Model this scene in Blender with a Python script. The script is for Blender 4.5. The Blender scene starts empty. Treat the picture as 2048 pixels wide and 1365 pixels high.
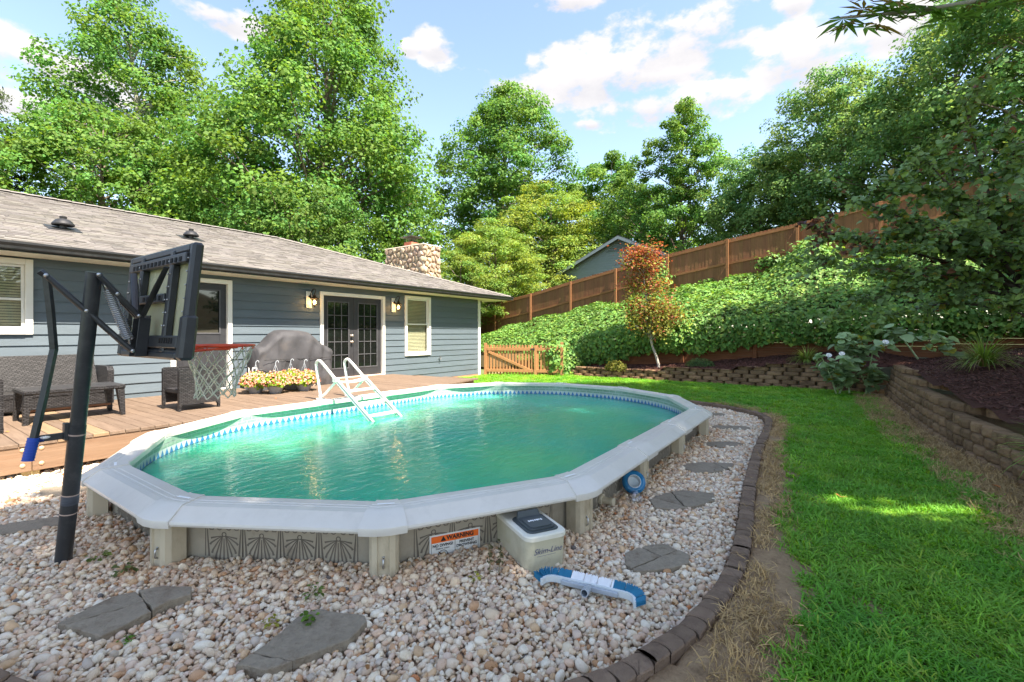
import bpy, bmesh, math, random
import numpy as np
from mathutils import Vector, Matrix, Euler, noise as mnoise

random.seed(7)
RNG = np.random.default_rng(7)
scene = bpy.context.scene
col = scene.collection
R = math.radians

# ------------------------------------------------------------------ camera
# World axes: x runs along the house front, y towards the house, z up. The photographer stands at the origin.
cam_d = bpy.data.cameras.new('camera')
cam_d.sensor_width = 36.0
cam_d.lens = 36.0 * 925 / 2048
cam_d.shift_y = -15.5 / 2048
cam_d.clip_start = 0.05
cam_d.clip_end = 3000
cam = bpy.data.objects.new('camera', cam_d)
col.objects.link(cam)
cam.location = (0, 0, 1.5)
cam.rotation_euler = (R(90), 0, -R(55.15))
scene.camera = cam

# ------------------------------------------------------------------ sky, sun, exposure
SUN_EL, SUN_AZ = 56.0, 8.0       # light travels towards +y, turned SUN_AZ degrees to +x
SKY_STRENGTH, SUN_STRENGTH = 0.125, 4.7
scene.view_settings.view_transform = 'Standard'
scene.view_settings.look = 'None'
scene.view_settings.exposure = 1.82
scene.view_settings.use_white_balance = True      # the photograph is balanced for the shade
scene.view_settings.white_balance_temperature = 7150
scene.view_settings.white_balance_tint = 12
scene.view_settings.gamma = 1.0
scene.view_settings.use_curve_mapping = False

world = bpy.data.worlds.new('World')
scene.world = world
world.use_nodes = True
wt = world.node_tree
for n in list(wt.nodes): wt.nodes.remove(n)
def wn(t, **k):
    n = wt.nodes.new(t)
    for a, v in k.items(): setattr(n, a, v)
    return n
def wmath(op, a, b=None, c=None, clamp=False):
    n = wn('ShaderNodeMath', operation=op, use_clamp=clamp)
    for i, v in enumerate((a, b, c)):
        if v is None: continue
        if isinstance(v, (int, float)): n.inputs[i].default_value = v
        else: wt.links.new(v, n.inputs[i])
    return n.outputs[0]
w_out = wn('ShaderNodeOutputWorld')
w_bg = wn('ShaderNodeBackground')
w_bg.inputs['Strength'].default_value = SKY_STRENGTH
sky = wn('ShaderNodeTexSky', sky_type='NISHITA')
sky.sun_disc = False
sky.sun_elevation = R(SUN_EL)
# the sun stands towards (-sin, -cos) of the travel azimuth
sky.sun_rotation = R(180 + SUN_AZ)
sky.air_density = 1.0
sky.dust_density = 0.8
sky.ozone_density = 1.5
# clouds: fair-weather cumulus all over the sky dome, in azimuth / elevation
wtc = wn('ShaderNodeTexCoord')
wsep = wn('ShaderNodeSeparateXYZ'); wt.links.new(wtc.outputs['Generated'], wsep.inputs[0])
waz = wmath('ARCTAN2', wsep.outputs[0], wsep.outputs[1])
wel = wmath('ARCSINE', wsep.outputs[2])
wnz = wn('ShaderNodeTexNoise'); wnz.inputs['Scale'].default_value = 11.0; wnz.inputs['Detail'].default_value = 8.0; wnz.inputs['Roughness'].default_value = 0.58
wmap = wn('ShaderNodeMapping'); wmap.inputs['Scale'].default_value = (1, 1, 1.9)
wt.links.new(wtc.outputs['Generated'], wmap.inputs[0]); wt.links.new(wmap.outputs[0], wnz.inputs['Vector'])
# (azimuth deg from +y clockwise, elevation deg, half width deg, half height deg)
CLOUDS = [(67.5, 28.6, 14.5, 3.4), (75.4, 31.2, 8.5, 3.2), (74.0, 25.0, 10.5, 2.1), (87.0, 27.0, 5.3, 3.4), (45.7, 31.5, 2.7, 1.8),
          (62.3, 35.6, 4.8, 1.3), (9.5, 22.2, 6.6, 2.3), (24.0, 30.0, 4.6, 1.4), (10.5, 18.8, 6.5, 1.4), (64.7, 24.0, 2.6, 0.7),
          (86.5, 31.4, 2.2, 1.4), (95.0, 27.0, 4.0, 2.2), (42.7, 31.0, 1.5, 0.9),
          (-25, 25, 9, 3), (-50, 33, 10, 4), (-78, 24, 9, 3), (-105, 36, 12, 4), (-135, 27, 10, 3.5), (-165, 33, 11, 4),
          (165, 25, 9, 3), (140, 36, 12, 4), (118, 27, 9, 3), (-20, 52, 14, 7), (60, 58, 14, 7), (130, 60, 14, 7), (-110, 58, 15, 7)]
best = None; vert = None
for a, e, wa, we in CLOUDS:
    da = wmath('MULTIPLY', wmath('SUBTRACT', waz, R(a)), 1 / R(wa))
    de = wmath('MULTIPLY', wmath('SUBTRACT', wel, R(e)), 1 / R(we))
    d2 = wmath('ADD', wmath('MULTIPLY', da, da), wmath('MULTIPLY', de, de))
    g = wmath('SUBTRACT', 1.0, d2)
    gv = wmath('MULTIPLY', wmath('MAXIMUM', g, 0.0), de)
    best = g if best is None else wmath('MAXIMUM', best, g)
    vert = gv if vert is None else wmath('ADD', vert, gv)
best = wmath('MAXIMUM', best, -1.0)
wmask0 = wmath('ADD', best, wmath('MULTIPLY', wmath('SUBTRACT', wnz.outputs['Fac'], 0.505), 5.6))
wmask = wn('ShaderNodeMapRange', interpolation_type='SMOOTHSTEP'); wmask.inputs[1].default_value = -0.10; wmask.inputs[2].default_value = 0.80
wt.links.new(wmask0, wmask.inputs[0])
wshade = wn('ShaderNodeMapRange'); wshade.inputs[1].default_value = -0.45; wshade.inputs[2].default_value = 0.35
wt.links.new(wmath('ADD', vert, wmath('MULTIPLY', wmath('SUBTRACT', wnz.outputs['Fac'], 0.5), 1.6)), wshade.inputs[0])
wcc = wn('ShaderNodeMix', data_type='RGBA'); wcc.inputs[6].default_value = (1.85, 1.92, 2.12, 1); wcc.inputs[7].default_value = (2.55, 2.58, 2.66, 1)
wt.links.new(wshade.outputs[0], wcc.inputs[0])
wmix = wn('ShaderNodeMix', data_type='RGBA')
wt.links.new(wmath('MULTIPLY', wmask.outputs[0], 0.93), wmix.inputs[0])
wt.links.new(sky.outputs[0], wmix.inputs[6]); wt.links.new(wcc.outputs[2], wmix.inputs[7])
wt.links.new(wmix.outputs[2], w_bg.inputs[0]); wt.links.new(w_bg.outputs[0], w_out.inputs[0])

sun_d = bpy.data.lights.new('sun', 'SUN')
sun_d.energy = SUN_STRENGTH
sun_d.angle = R(0.53)
sun_d.color = (1.0, 0.965, 0.90)
sun = bpy.data.objects.new('sun', sun_d)
col.objects.link(sun)
SUN_DIR = Vector((math.sin(R(SUN_AZ)) * math.cos(R(SUN_EL)), math.cos(R(SUN_AZ)) * math.cos(R(SUN_EL)), -math.sin(R(SUN_EL))))
sun.rotation_euler = SUN_DIR.to_track_quat('-Z', 'Y').to_euler()
sun.location = (-3, -15, 25)

# ------------------------------------------------------------------ materials
def srgb(r, g, b):
    f = lambda c: (c / 255 / 12.92) if c / 255 <= 0.04045 else ((c / 255 + 0.055) / 1.055) ** 2.4
    return (f(r), f(g), f(b))
MATS = {}
def mat(name, c1, c2=None, rough=0.6, scale=6.0, detail=5.0, stretch=(1, 1, 1), bump=0.15, bscale=40.0, bstretch=None, objvar=0.0,
        metal=0.0, spec=0.5, coords='Object', attr=None, emit=None, coat=0.0, rvar=0.1, contrast=0.6, huevar=0.0, dirt=None, trans=0.0):
    """Principled material: two-tone noise colour, bump relief, optional per-object variation, per-leaf colour attribute, dirt tone, translucency."""
    if name in MATS: return MATS[name]
    m = bpy.data.materials.new(name); m.use_nodes = True
    t = m.node_tree; N = t.nodes; L = t.links
    for n in list(N): N.remove(n)
    out = N.new('ShaderNodeOutputMaterial'); p = N.new('ShaderNodeBsdfPrincipled')
    L.new(p.outputs[0], out.inputs[0])
    p.inputs['Metallic'].default_value = metal
    p.inputs['Specular IOR Level'].default_value = spec
    p.inputs['Coat Weight'].default_value = coat
    if c2 is None: c2 = tuple(min(1, c * 1.25) for c in c1)
    tc = N.new('ShaderNodeTexCoord')
    mp = N.new('ShaderNodeMapping'); mp.inputs['Scale'].default_value = stretch
    L.new(tc.outputs[coords], mp.inputs[0])
    if objvar > 0 or huevar > 0:
        oi = N.new('ShaderNodeObjectInfo')
        vm = N.new('ShaderNodeVectorMath'); vm.operation = 'SCALE'; vm.inputs[0].default_value = (37.0, 53.0, 29.0)
        L.new(oi.outputs['Random'], vm.inputs['Scale']); L.new(vm.outputs[0], mp.inputs['Location'])
    nz = N.new('ShaderNodeTexNoise'); nz.inputs['Scale'].default_value = scale; nz.inputs['Detail'].default_value = detail; nz.inputs['Roughness'].default_value = 0.62
    L.new(mp.outputs[0], nz.inputs['Vector'])
    mr = N.new('ShaderNodeMapRange'); mr.inputs[1].default_value = 0.5 - 0.5 * (1 - contrast) - 0.05; mr.inputs[2].default_value = 0.5 + 0.5 * (1 - contrast) + 0.05
    L.new(nz.outputs['Fac'], mr.inputs[0])
    mx = N.new('ShaderNodeMix'); mx.data_type = 'RGBA'
    mx.inputs[6].default_value = (*c1, 1); mx.inputs[7].default_value = (*c2, 1)
    L.new(mr.outputs[0], mx.inputs[0])
    c = mx.outputs[2]
    if dirt:
        dn = N.new('ShaderNodeTexNoise'); dn.inputs['Scale'].default_value = dirt[1]; dn.inputs['Detail'].default_value = 8; dn.inputs['Roughness'].default_value = 0.7
        L.new(mp.outputs[0], dn.inputs['Vector'])
        dr = N.new('ShaderNodeMapRange'); dr.inputs[1].default_value = 0.52; dr.inputs[2].default_value = 0.72; dr.inputs[4].default_value = dirt[2]
        L.new(dn.outputs['Fac'], dr.inputs[0])
        dm = N.new('ShaderNodeMix'); dm.data_type = 'RGBA'; dm.inputs[7].default_value = (*dirt[0], 1)
        L.new(dr.outputs[0], dm.inputs[0]); L.new(c, dm.inputs[6]); c = dm.outputs[2]
    if attr:
        an = N.new('ShaderNodeAttribute'); an.attribute_name = 'col'; an.attribute_type = attr
        mm = N.new('ShaderNodeMix'); mm.data_type = 'RGBA'; mm.blend_type = 'MULTIPLY'; mm.inputs[0].default_value = 1.0
        L.new(c, mm.inputs[6]); L.new(an.outputs['Color'], mm.inputs[7]); c = mm.outputs[2]
    if objvar > 0 or huevar > 0:
        hs = N.new('ShaderNodeHueSaturation')
        r1 = N.new('ShaderNodeMapRange'); r1.inputs[3].default_value = 1 - objvar; r1.inputs[4].default_value = 1 + objvar
        L.new(oi.outputs['Random'], r1.inputs[0]); L.new(r1.outputs[0], hs.inputs['Value'])
        if huevar > 0:
            wn_ = N.new('ShaderNodeTexWhiteNoise'); wn_.noise_dimensions = '1D'; L.new(oi.outputs['Random'], wn_.inputs['W'])
            r2 = N.new('ShaderNodeMapRange'); r2.inputs[3].default_value = 0.5 - huevar; r2.inputs[4].default_value = 0.5 + huevar
            L.new(wn_.outputs['Value'], r2.inputs[0]); L.new(r2.outputs[0], hs.inputs['Hue'])
        L.new(c, hs.inputs['Color']); c = hs.outputs[0]
    L.new(c, p.inputs['Base Color'])
    rr = N.new('ShaderNodeMapRange'); rr.inputs[3].default_value = max(0.02, rough - rvar); rr.inputs[4].default_value = min(1, rough + rvar)
    L.new(nz.outputs['Fac'], rr.inputs[0]); L.new(rr.outputs[0], p.inputs['Roughness'])
    if bump > 0:
        mp2 = N.new('ShaderNodeMapping'); mp2.inputs['Scale'].default_value = bstretch or stretch
        L.new(tc.outputs[coords], mp2.inputs[0])
        bn = N.new('ShaderNodeTexNoise'); bn.inputs['Scale'].default_value = bscale; bn.inputs['Detail'].default_value = 6.0
        L.new(mp2.outputs[0], bn.inputs['Vector'])
        b = N.new('ShaderNodeBump'); b.inputs['Strength'].default_value = min(1, bump); b.inputs['Distance'].default_value = 0.01
        L.new(bn.outputs['Fac'], b.inputs['Height']); L.new(b.outputs[0], p.inputs['Normal'])
    if emit:
        p.inputs['Emission Color'].default_value = (*emit[0], 1); p.inputs['Emission Strength'].default_value = emit[1]
    if trans > 0:
        tr = N.new('ShaderNodeBsdfTranslucent'); ms = N.new('ShaderNodeMixShader'); ms.inputs[0].default_value = trans
        hs2 = N.new('ShaderNodeHueSaturation'); hs2.inputs['Hue'].default_value = 0.485; hs2.inputs['Saturation'].default_value = 1.15; hs2.inputs['Value'].default_value = 1.35
        L.new(c, hs2.inputs['Color']); L.new(hs2.outputs[0], tr.inputs['Color'])
        L.new(p.outputs[0], ms.inputs[1]); L.new(tr.outputs[0], ms.inputs[2]); L.new(ms.outputs[0], out.inputs[0])
    MATS[name] = m
    return m

def leafmat(name, c, trans=0.42, rough=0.6, spec=0.16):
    return mat(name, c, tuple(x * 1.15 for x in c), rough=rough, scale=0.6, bump=0, attr='GEOMETRY', trans=trans, spec=spec)

def glass_mat(name, tint=(0.9, 0.95, 0.93), base=0.05):
    if name in MATS: return MATS[name]
    m = bpy.data.materials.new(name); m.use_nodes = True
    t = m.node_tree; N = t.nodes; L = t.links
    for n in list(N): N.remove(n)
    out = N.new('ShaderNodeOutputMaterial'); ms = N.new('ShaderNodeMixShader'); tr = N.new('ShaderNodeBsdfTransparent'); gl = N.new('ShaderNodeBsdfGlossy'); fr = N.new('ShaderNodeFresnel')
    tr.inputs[0].default_value = (*tint, 1); gl.inputs['Roughness'].default_value = 0.02; fr.inputs[0].default_value = 1.5
    ad = N.new('ShaderNodeMath'); ad.operation = 'ADD'; ad.use_clamp = True; ad.inputs[1].default_value = base
    ge = N.new('ShaderNodeNewGeometry'); iv_ = N.new('ShaderNodeMath'); iv_.operation = 'SUBTRACT'; iv_.inputs[0].default_value = 1.0; L.new(ge.outputs['Backfacing'], iv_.inputs[1]); mu = N.new('ShaderNodeMath'); mu.operation = 'MULTIPLY'; L.new(fr.outputs[0], mu.inputs[0]); L.new(iv_.outputs[0], mu.inputs[1]); L.new(mu.outputs[0], ad.inputs[0]); L.new(ad.outputs[0], ms.inputs[0]); L.new(tr.outputs[0], ms.inputs[1]); L.new(gl.outputs[0], ms.inputs[2]); L.new(ms.outputs[0], out.inputs[0])
    MATS[name] = m
    return m

# ------------------------------------------------------------------ mesh helpers
def rotz(a):
    c, s = math.cos(a), math.sin(a)
    return np.array([[c, -s, 0], [s, c, 0], [0, 0, 1.0]])

class MB:
    """Collects shapes; build() links them as one mesh object."""
    def __init__(s): s.v = []; s.f = []; s.mi = []; s.n = 0; s.cur = 0
    def add(s, verts, faces):
        s.v.append(np.asarray(verts, float).reshape(-1, 3))
        for f in faces: s.f.append(tuple(int(i) + s.n for i in f)); s.mi.append(s.cur)
        s.n += len(s.v[-1]); return s
    def box(s, lo, hi, bev=0.0, M=None, off=(0, 0, 0)):
        lo = np.array(lo, float); hi = np.array(hi, float); lo, hi = np.minimum(lo, hi), np.maximum(lo, hi)
        b = min(bev, *(0.45 * (hi - lo)))
        if b <= 0:
            v = [(x, y, z) for z in (lo[2], hi[2]) for y in (lo[1], hi[1]) for x in (lo[0], hi[0])]
            f = [(0, 2, 3, 1), (4, 5, 7, 6), (0, 1, 5, 4), (2, 6, 7, 3), (0, 4, 6, 2), (1, 3, 7, 5)]
        else:
            v = []; idx = {}
            for i, sx in enumerate((0, 1)):
                for j, sy in enumerate((0, 1)):
                    for k, sz in enumerate((0, 1)):
                        c = [(lo, hi)[q][a] for a, q in enumerate((sx, sy, sz))]
                        d = [b if q == 0 else -b for q in (sx, sy, sz)]
                        for a in range(3):
                            p = [c[m] + (d[m] if m != a else 0) for m in range(3)]
                            idx[(sx, sy, sz, a)] = len(v); v.append(p)
            f = []
            I = idx
            for a in range(3):
                o = [m for m in range(3) if m != a]
                for q in (0, 1):
                    loop = []
                    for (r1, r2) in ((0, 0), (1, 0), (1, 1), (0, 1)):
                        key = [0, 0, 0]; key[a] = q; key[o[0]] = r1; key[o[1]] = r2
                        loop.append(I[(*key, a)])
                    # orientation: +a face ccw seen from outside
                    flip = (q == 0) != (a == 1)
                    f.append(tuple(reversed(loop)) if flip else tuple(loop))
            for a in range(3):   # edges parallel to a
                o = [m for m in range(3) if m != a]
                for r1 in (0, 1):
                    for r2 in (0, 1):
                        k0 = [0, 0, 0]; k1 = [0, 0, 0]; k1[a] = 1
                        for k in (k0, k1): k[o[0]] = r1; k[o[1]] = r2
                        f.append((I[(*k0, o[0])], I[(*k1, o[0])], I[(*k1, o[1])], I[(*k0, o[1])]))
            for sx in (0, 1):
                for sy in (0, 1):
                    for sz in (0, 1): f.append(tuple(I[(sx, sy, sz, a)] for a in range(3)))
        v = np.array(v, float)
        if M is not None: v = v @ np.asarray(M).T
        return s.add(v + np.array(off), f)
    def prism(s, poly, z0, z1, bev=0.0, M=None, off=(0, 0, 0)):
        """poly: ccw 2-D outline, extruded in z; bev insets the top edge."""
        p = np.array(poly, float); n = len(p)
        rings = [(p, z0), (p, z1 - bev)] if bev > 0 else [(p, z0), (p, z1)]
        if bev > 0: rings.append((inset(p, bev), z1))
        v = np.vstack([np.column_stack([q, np.full(n, z)]) for q, z in rings]); f = []
        for r in range(len(rings) - 1):
            for i in range(n): f.append((r * n + i, r * n + (i + 1) % n, (r + 1) * n + (i + 1) % n, (r + 1) * n + i))
        f.append(tuple(range((len(rings) - 1) * n, len(rings) * n))); f.append(tuple(reversed(range(n))))
        if M is not None: v = v @ np.asarray(M).T
        return s.add(v + np.array(off), f)
    def tube(s, path, rad, n=8, cap=True, flat=1.0):
        path = np.array(path, float); m = len(path)
        rad = np.full(m, rad) if np.isscalar(rad) else np.array(rad, float)
        tan = np.gradient(path, axis=0); tan /= np.maximum(np.linalg.norm(tan, axis=1, keepdims=True), 1e-9)
        up = np.array([0, 0, 1.0]) if abs(tan[0][2]) < 0.9 else np.array([1.0, 0, 0])
        a = np.cross(tan[0], up); a /= np.linalg.norm(a); vs = []
        for i in range(m):
            a = a - tan[i] * (a @ tan[i]); a /= max(np.linalg.norm(a), 1e-9); b = np.cross(tan[i], a)
            ang = np.arange(n) * 2 * math.pi / n
            vs.append(path[i] + rad[i] * (np.cos(ang)[:, None] * a + flat * np.sin(ang)[:, None] * b))
        f = []
        for i in range(m - 1):
            for j in range(n): f.append((i * n + j, i * n + (j + 1) % n, (i + 1) * n + (j + 1) % n, (i + 1) * n + j))
        if cap: f.append(tuple(reversed(range(n)))); f.append(tuple(range((m - 1) * n, m * n)))
        return s.add(np.vstack(vs), f)
    def lathe(s, prof, n=20, c=(0, 0, 0), M=None, cap=True):
        """prof: list of (radius, height) turned around z."""
        ang = np.arange(n) * 2 * math.pi / n; v = []
        for r, h in prof: v.append(np.column_stack([r * np.cos(ang), r * np.sin(ang), np.full(n, h)]))
        v = np.vstack(v); m = len(prof); f = []
        for i in range(m - 1):
            for j in range(n): f.append((i * n + j, i * n + (j + 1) % n, (i + 1) * n + (j + 1) % n, (i + 1) * n + j))
        if cap: f.append(tuple(reversed(range(n)))); f.append(tuple(range((m - 1) * n, m * n)))
        if M is not None: v = v @ np.asarray(M).T
        return s.add(v + np.array(c), f)
    def sphere(s, c, r, n=12, m=8, M=None):
        prof = [(max(1e-4, math.sin(math.pi * i / m)), -math.cos(math.pi * i / m)) for i in range(m + 1)]
        r = np.array([r] * 3 if np.isscalar(r) else r, float)
        mm = np.diag(r)
        if M is not None: mm = np.asarray(M) @ mm
        return s.lathe(prof, n, c, mm)
    def xf(s, M, off=(0, 0, 0)):
        s.v = [q @ np.asarray(M).T + np.array(off) for q in s.v]; return s
    def build(s, name, m, parent=None, smooth=False, local=False, angle=None, kind=None, label=None):
        me = bpy.data.meshes.new(name)
        v = np.vstack(s.v)
        if parent is not None and not local:
            o = np.zeros(3); q = parent
            while q is not None: o += np.array(q.location); q = q.parent
            v = v - o
        me.from_pydata(v.tolist(), [], s.f)
        for x in (m if isinstance(m, (list, tuple)) else [m]): me.materials.append(x)
        if any(s.mi): me.polygons.foreach_set('material_index', s.mi)
        if smooth: me.polygons.foreach_set('use_smooth', [True] * len(me.polygons))
        me.update()
        if smooth and angle: me.set_sharp_from_angle(angle=R(angle))
        ob = bpy.data.objects.new(name, me); col.objects.link(ob); ob.parent = parent
        if kind: ob['kind'] = kind
        if label: ob['label'] = label
        return ob

def inset(p, d):
    p = np.array(p, float); n = len(p); out = []
    area = 0.5 * np.sum(p[:, 0] * np.roll(p[:, 1], -1) - np.roll(p[:, 0], -1) * p[:, 1])
    sg = 1 if area > 0 else -1
    for i in range(n):
        a, b, c = p[i - 1], p[i], p[(i + 1) % n]
        e1 = (b - a) / max(np.linalg.norm(b - a), 1e-9); e2 = (c - b) / max(np.linalg.norm(c - b), 1e-9)
        n1 = sg * np.array([-e1[1], e1[0]]); n2 = sg * np.array([-e2[1], e2[0]])
        k = n1 + n2; k /= max(1e-6, (k @ n1)); L = np.linalg.norm(k)
        if L > 2.5: k *= 2.5 / L
        out.append(b + k * d)
    return np.array(out)

def thing(name, label, cat, loc=(0, 0, 0), group=None):
    o = bpy.data.objects.new(name, None); col.objects.link(o); o.location = loc
    o.empty_display_size = 0.1
    o['label'] = label; o['category'] = cat
    if group: o['group'] = group
    return o
def tag(o, label, cat, group=None):
    o['label'] = label; o['category'] = cat
    if group: o['group'] = group
    return o
def struct(o): o['kind'] = 'structure'; return o
def link_mesh(name, me, parent, loc=(0, 0, 0), rz=0.0, scale=(1, 1, 1)):
    o = bpy.data.objects.new(name, me); col.objects.link(o); o.parent = parent
    o.location = loc; o.rotation_euler = (0, 0, rz); o.scale = scale
    return o

def mesh_np(name, verts, faces, m, cols=None, smooth=False, tri=4):
    """verts (N,3), faces (F,k) numpy -> mesh, optional per-vertex colour."""
    me = bpy.data.meshes.new(name)
    nv, nf, k = len(verts), len(faces), faces.shape[1]
    me.vertices.add(nv); me.vertices.foreach_set('co', np.ascontiguousarray(verts, np.float32).ravel())
    me.loops.add(nf * k); me.loops.foreach_set('vertex_index', np.ascontiguousarray(faces, np.int32).ravel())
    me.polygons.add(nf); me.polygons.foreach_set('loop_start', np.arange(0, nf * k, k, dtype=np.int32))
    if smooth: me.polygons.foreach_set('use_smooth', np.ones(nf, bool))
    if cols is not None:
        a = me.attributes.new('col', 'FLOAT_COLOR', 'POINT')
        a.data.foreach_set('color', np.column_stack([cols, np.ones(nv)]).astype(np.float32).ravel())
    me.materials.append(m); me.update(calc_edges=True)
    return me

LEAF_SHAPES = {
    # (along, across, lift) outlines; faces are triangles / quads as index lists of 4
    'diamond': (np.array([[0, 0, 0], [.45, -.42, .06], [1, 0, -.08], [.45, .42, .06]]), np.array([[0, 1, 2, 3]])),
    'fold': (np.array([[0, 0, 0], [.35, -.40, .10], [.75, -.27, .06], [1, 0, -.10], [.75, .27, .06], [.35, .40, .10]]), np.array([[0, 1, 2, 3], [0, 3, 4, 5]])),
    'heart': (np.array([[0, 0, 0], [-.06, -.25, .05], [.22, -.47, .12], [.62, -.36, .06], [1, 0, -.14], [.62, .36, .06], [.22, .47, .12], [-.06, .25, .05], [.5, 0, -.02]]),
              np.array([[0, 1, 2, 8], [2, 3, 4, 8], [8, 4, 5, 6], [0, 8, 6, 7]])),
    'ivy': (np.array([[0, 0, 0], [.1, -.48, .06], [.5, -.3, .02], [1, 0, -.06], [.5, .3, .02], [.1, .48, .06]]), np.array([[0, 1, 2, 3], [0, 3, 4, 5]])),
    'lance': (np.array([[0, 0, 0], [.4, -.16, .04], [1, 0, -.12], [.4, .16, .04]]), np.array([[0, 1, 2, 3]])),
}
def leaves(pos, nrm, axis, size, shape, cols):
    """One leaf per row: position, face normal, growing direction, size."""
    V, F = LEAF_SHAPES[shape]; n = len(pos)
    nrm = nrm / np.maximum(np.linalg.norm(nrm, axis=1, keepdims=True), 1e-9)
    axis = axis - nrm * np.sum(axis * nrm, 1, keepdims=True)
    axis = axis / np.maximum(np.linalg.norm(axis, axis=1, keepdims=True), 1e-9)
    side = np.cross(nrm, axis)
    v = pos[:, None, :] + size[:, None, None] * (V[None, :, 0:1] * axis[:, None] + V[None, :, 1:2] * side[:, None] + V[None, :, 2:3] * nrm[:, None])
    f = (np.arange(n)[:, None, None] * len(V) + F[None]).reshape(-1, F.shape[1])
    return v.reshape(-1, 3), f, np.repeat(cols, len(V), axis=0)

# ------------------------------------------------------------------ scatter with geometry nodes (gravel, grass, mulch: nothing one could count)
def make_scatter(name, protos, pts, rot, scl, cols, seed=1):
    """Mesh of points + geometry nodes that put one of the prototype meshes on each point."""
    pc = bpy.data.collections.new(name + '_pieces')
    for i, me in enumerate(protos):
        o = bpy.data.objects.new(f'{name}_piece_{i:02d}', me); pc.objects.link(o)
    n = len(pts); rng = np.random.default_rng(seed)
    me = bpy.data.meshes.new(name); me.vertices.add(n); me.vertices.foreach_set('co', np.asarray(pts, np.float32).ravel())
    for an, ty, key, arr in (('rot', 'FLOAT_VECTOR', 'vector', rot), ('scl', 'FLOAT_VECTOR', 'vector', scl)):
        a = me.attributes.new(an, ty, 'POINT'); a.data.foreach_set(key, np.asarray(arr, np.float32).ravel())
    a = me.attributes.new('col', 'FLOAT_COLOR', 'POINT'); a.data.foreach_set('color', np.column_stack([cols, np.ones(n)]).astype(np.float32).ravel())
    a = me.attributes.new('idx', 'INT', 'POINT'); a.data.foreach_set('value', rng.integers(0, len(protos), n).astype(np.int32))
    for m_ in protos[0].materials: me.materials.append(m_)
    me.update()
    ob = bpy.data.objects.new(name, me); col.objects.link(ob); ob['kind'] = 'stuff'
    g = bpy.data.node_groups.new(name + '_scatter', 'GeometryNodeTree')
    g.interface.new_socket('Geometry', in_out='INPUT', socket_type='NodeSocketGeometry')
    g.interface.new_socket('Geometry', in_out='OUTPUT', socket_type='NodeSocketGeometry')
    gi = g.nodes.new('NodeGroupInput'); go = g.nodes.new('NodeGroupOutput')
    ci = g.nodes.new('GeometryNodeCollectionInfo'); ci.inputs['Collection'].default_value = pc
    ci.inputs['Separate Children'].default_value = True; ci.inputs['Reset Children'].default_value = True
    ip = g.nodes.new('GeometryNodeInstanceOnPoints'); ip.inputs['Pick Instance'].default_value = True
    def na(nm, ty):
        x = g.nodes.new('GeometryNodeInputNamedAttribute'); x.data_type = ty; x.inputs['Name'].default_value = nm
        return x.outputs['Attribute']
    g.links.new(gi.outputs[0], ip.inputs['Points']); g.links.new(ci.outputs[0], ip.inputs['Instance'])
    g.links.new(na('idx', 'INT'), ip.inputs['Instance Index']); g.links.new(na('rot', 'FLOAT_VECTOR'), ip.inputs['Rotation']); g.links.new(na('scl', 'FLOAT_VECTOR'), ip.inputs['Scale'])
    g.links.new(ip.outputs[0], go.inputs[0])
    md = ob.modifiers.new('scatter', 'NODES'); md.node_group = g
    return ob

def in_poly(P, poly):
    x, y = P[:, 0], P[:, 1]; poly = np.asarray(poly, float); r = np.zeros(len(P), bool); n = len(poly)
    for i in range(n):
        (x1, y1), (x2, y2) = poly[i - 1], poly[i]
        c = ((y1 > y) != (y2 > y)) & (x < (x2 - x1) * (y - y1) / (y2 - y1 + 1e-12) + x1)
        r ^= c
    return r
def seg_dist(P, a, b):
    a = np.array(a, float); b = np.array(b, float); d = b - a
    t = np.clip(((P - a) @ d) / max(d @ d, 1e-9), 0, 1)
    return np.linalg.norm(P - (a + t[:, None] * d), axis=1)
def path_dist(P, path): return np.min([seg_dist(P, path[i], path[i + 1]) for i in range(len(path) - 1)], axis=0)
def smooth_path(p, it=2, closed=False):
    p = np.array(p, float)
    for _ in range(it):
        if closed:
            q = np.roll(p, -1, axis=0); p = np.stack([.75 * p + .25 * q, .25 * p + .75 * q], 1).reshape(-1, p.shape[1])
        else:
            a, b = p[:-1], p[1:]
            p = np.vstack([p[:1], np.stack([.75 * a + .25 * b, .25 * a + .75 * b], 1).reshape(-1, p.shape[1]), p[-1:]])
    return p
def resample(p, step):
    p = np.array(p, float); d = np.r_[0, np.cumsum(np.linalg.norm(np.diff(p, axis=0), axis=1))]
    s = np.arange(0, d[-1], step); return np.column_stack([np.interp(s, d, p[:, k]) for k in range(p.shape[1])])
# ================================================================== palette
M_SIDING = mat('siding_paint', srgb(82, 94, 102), srgb(90, 102, 110), rough=0.55, scale=3, stretch=(.6, 1, 4), bump=.25, bscale=30, bstretch=(.5, 1, 14), objvar=.05, dirt=(srgb(76, 82, 82), 2.0, .35))
M_TRIM = mat('white_trim_paint', (.70, .68, .62), (.76, .75, .71), rough=.5, bump=.05, dirt=(srgb(190, 180, 160), 3, .3))
M_SOFFIT = mat('soffit_paint', (.72, .66, .53), (.78, .72, .60), rough=.6, bump=.05)
M_GUTTER = mat('gutter_metal', (.022, .023, .025), (.035, .035, .036), rough=.38, spec=.5, bump=.05, dirt=((.09, .085, .08), 5, .4))
M_DOOR = mat('door_paint', srgb(42, 42, 45), srgb(52, 52, 55), rough=.5, bump=.08)
M_DARKGLASS = mat('door_glass', (.006, .008, .007), (.010, .012, .010), rough=.03, rvar=0.01, bump=0, spec=.9)
M_GLASS = glass_mat('window_glass')
M_BLIND = mat('blind_vinyl', srgb(186, 166, 138), srgb(204, 186, 158), rough=.6, bump=0)
M_SHINGLE = mat('shingle', (.150, .141, .132), (.205, .194, .184), rough=.95, scale=60, attr='GEOMETRY', bump=.5, bscale=220, spec=.15)
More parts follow.
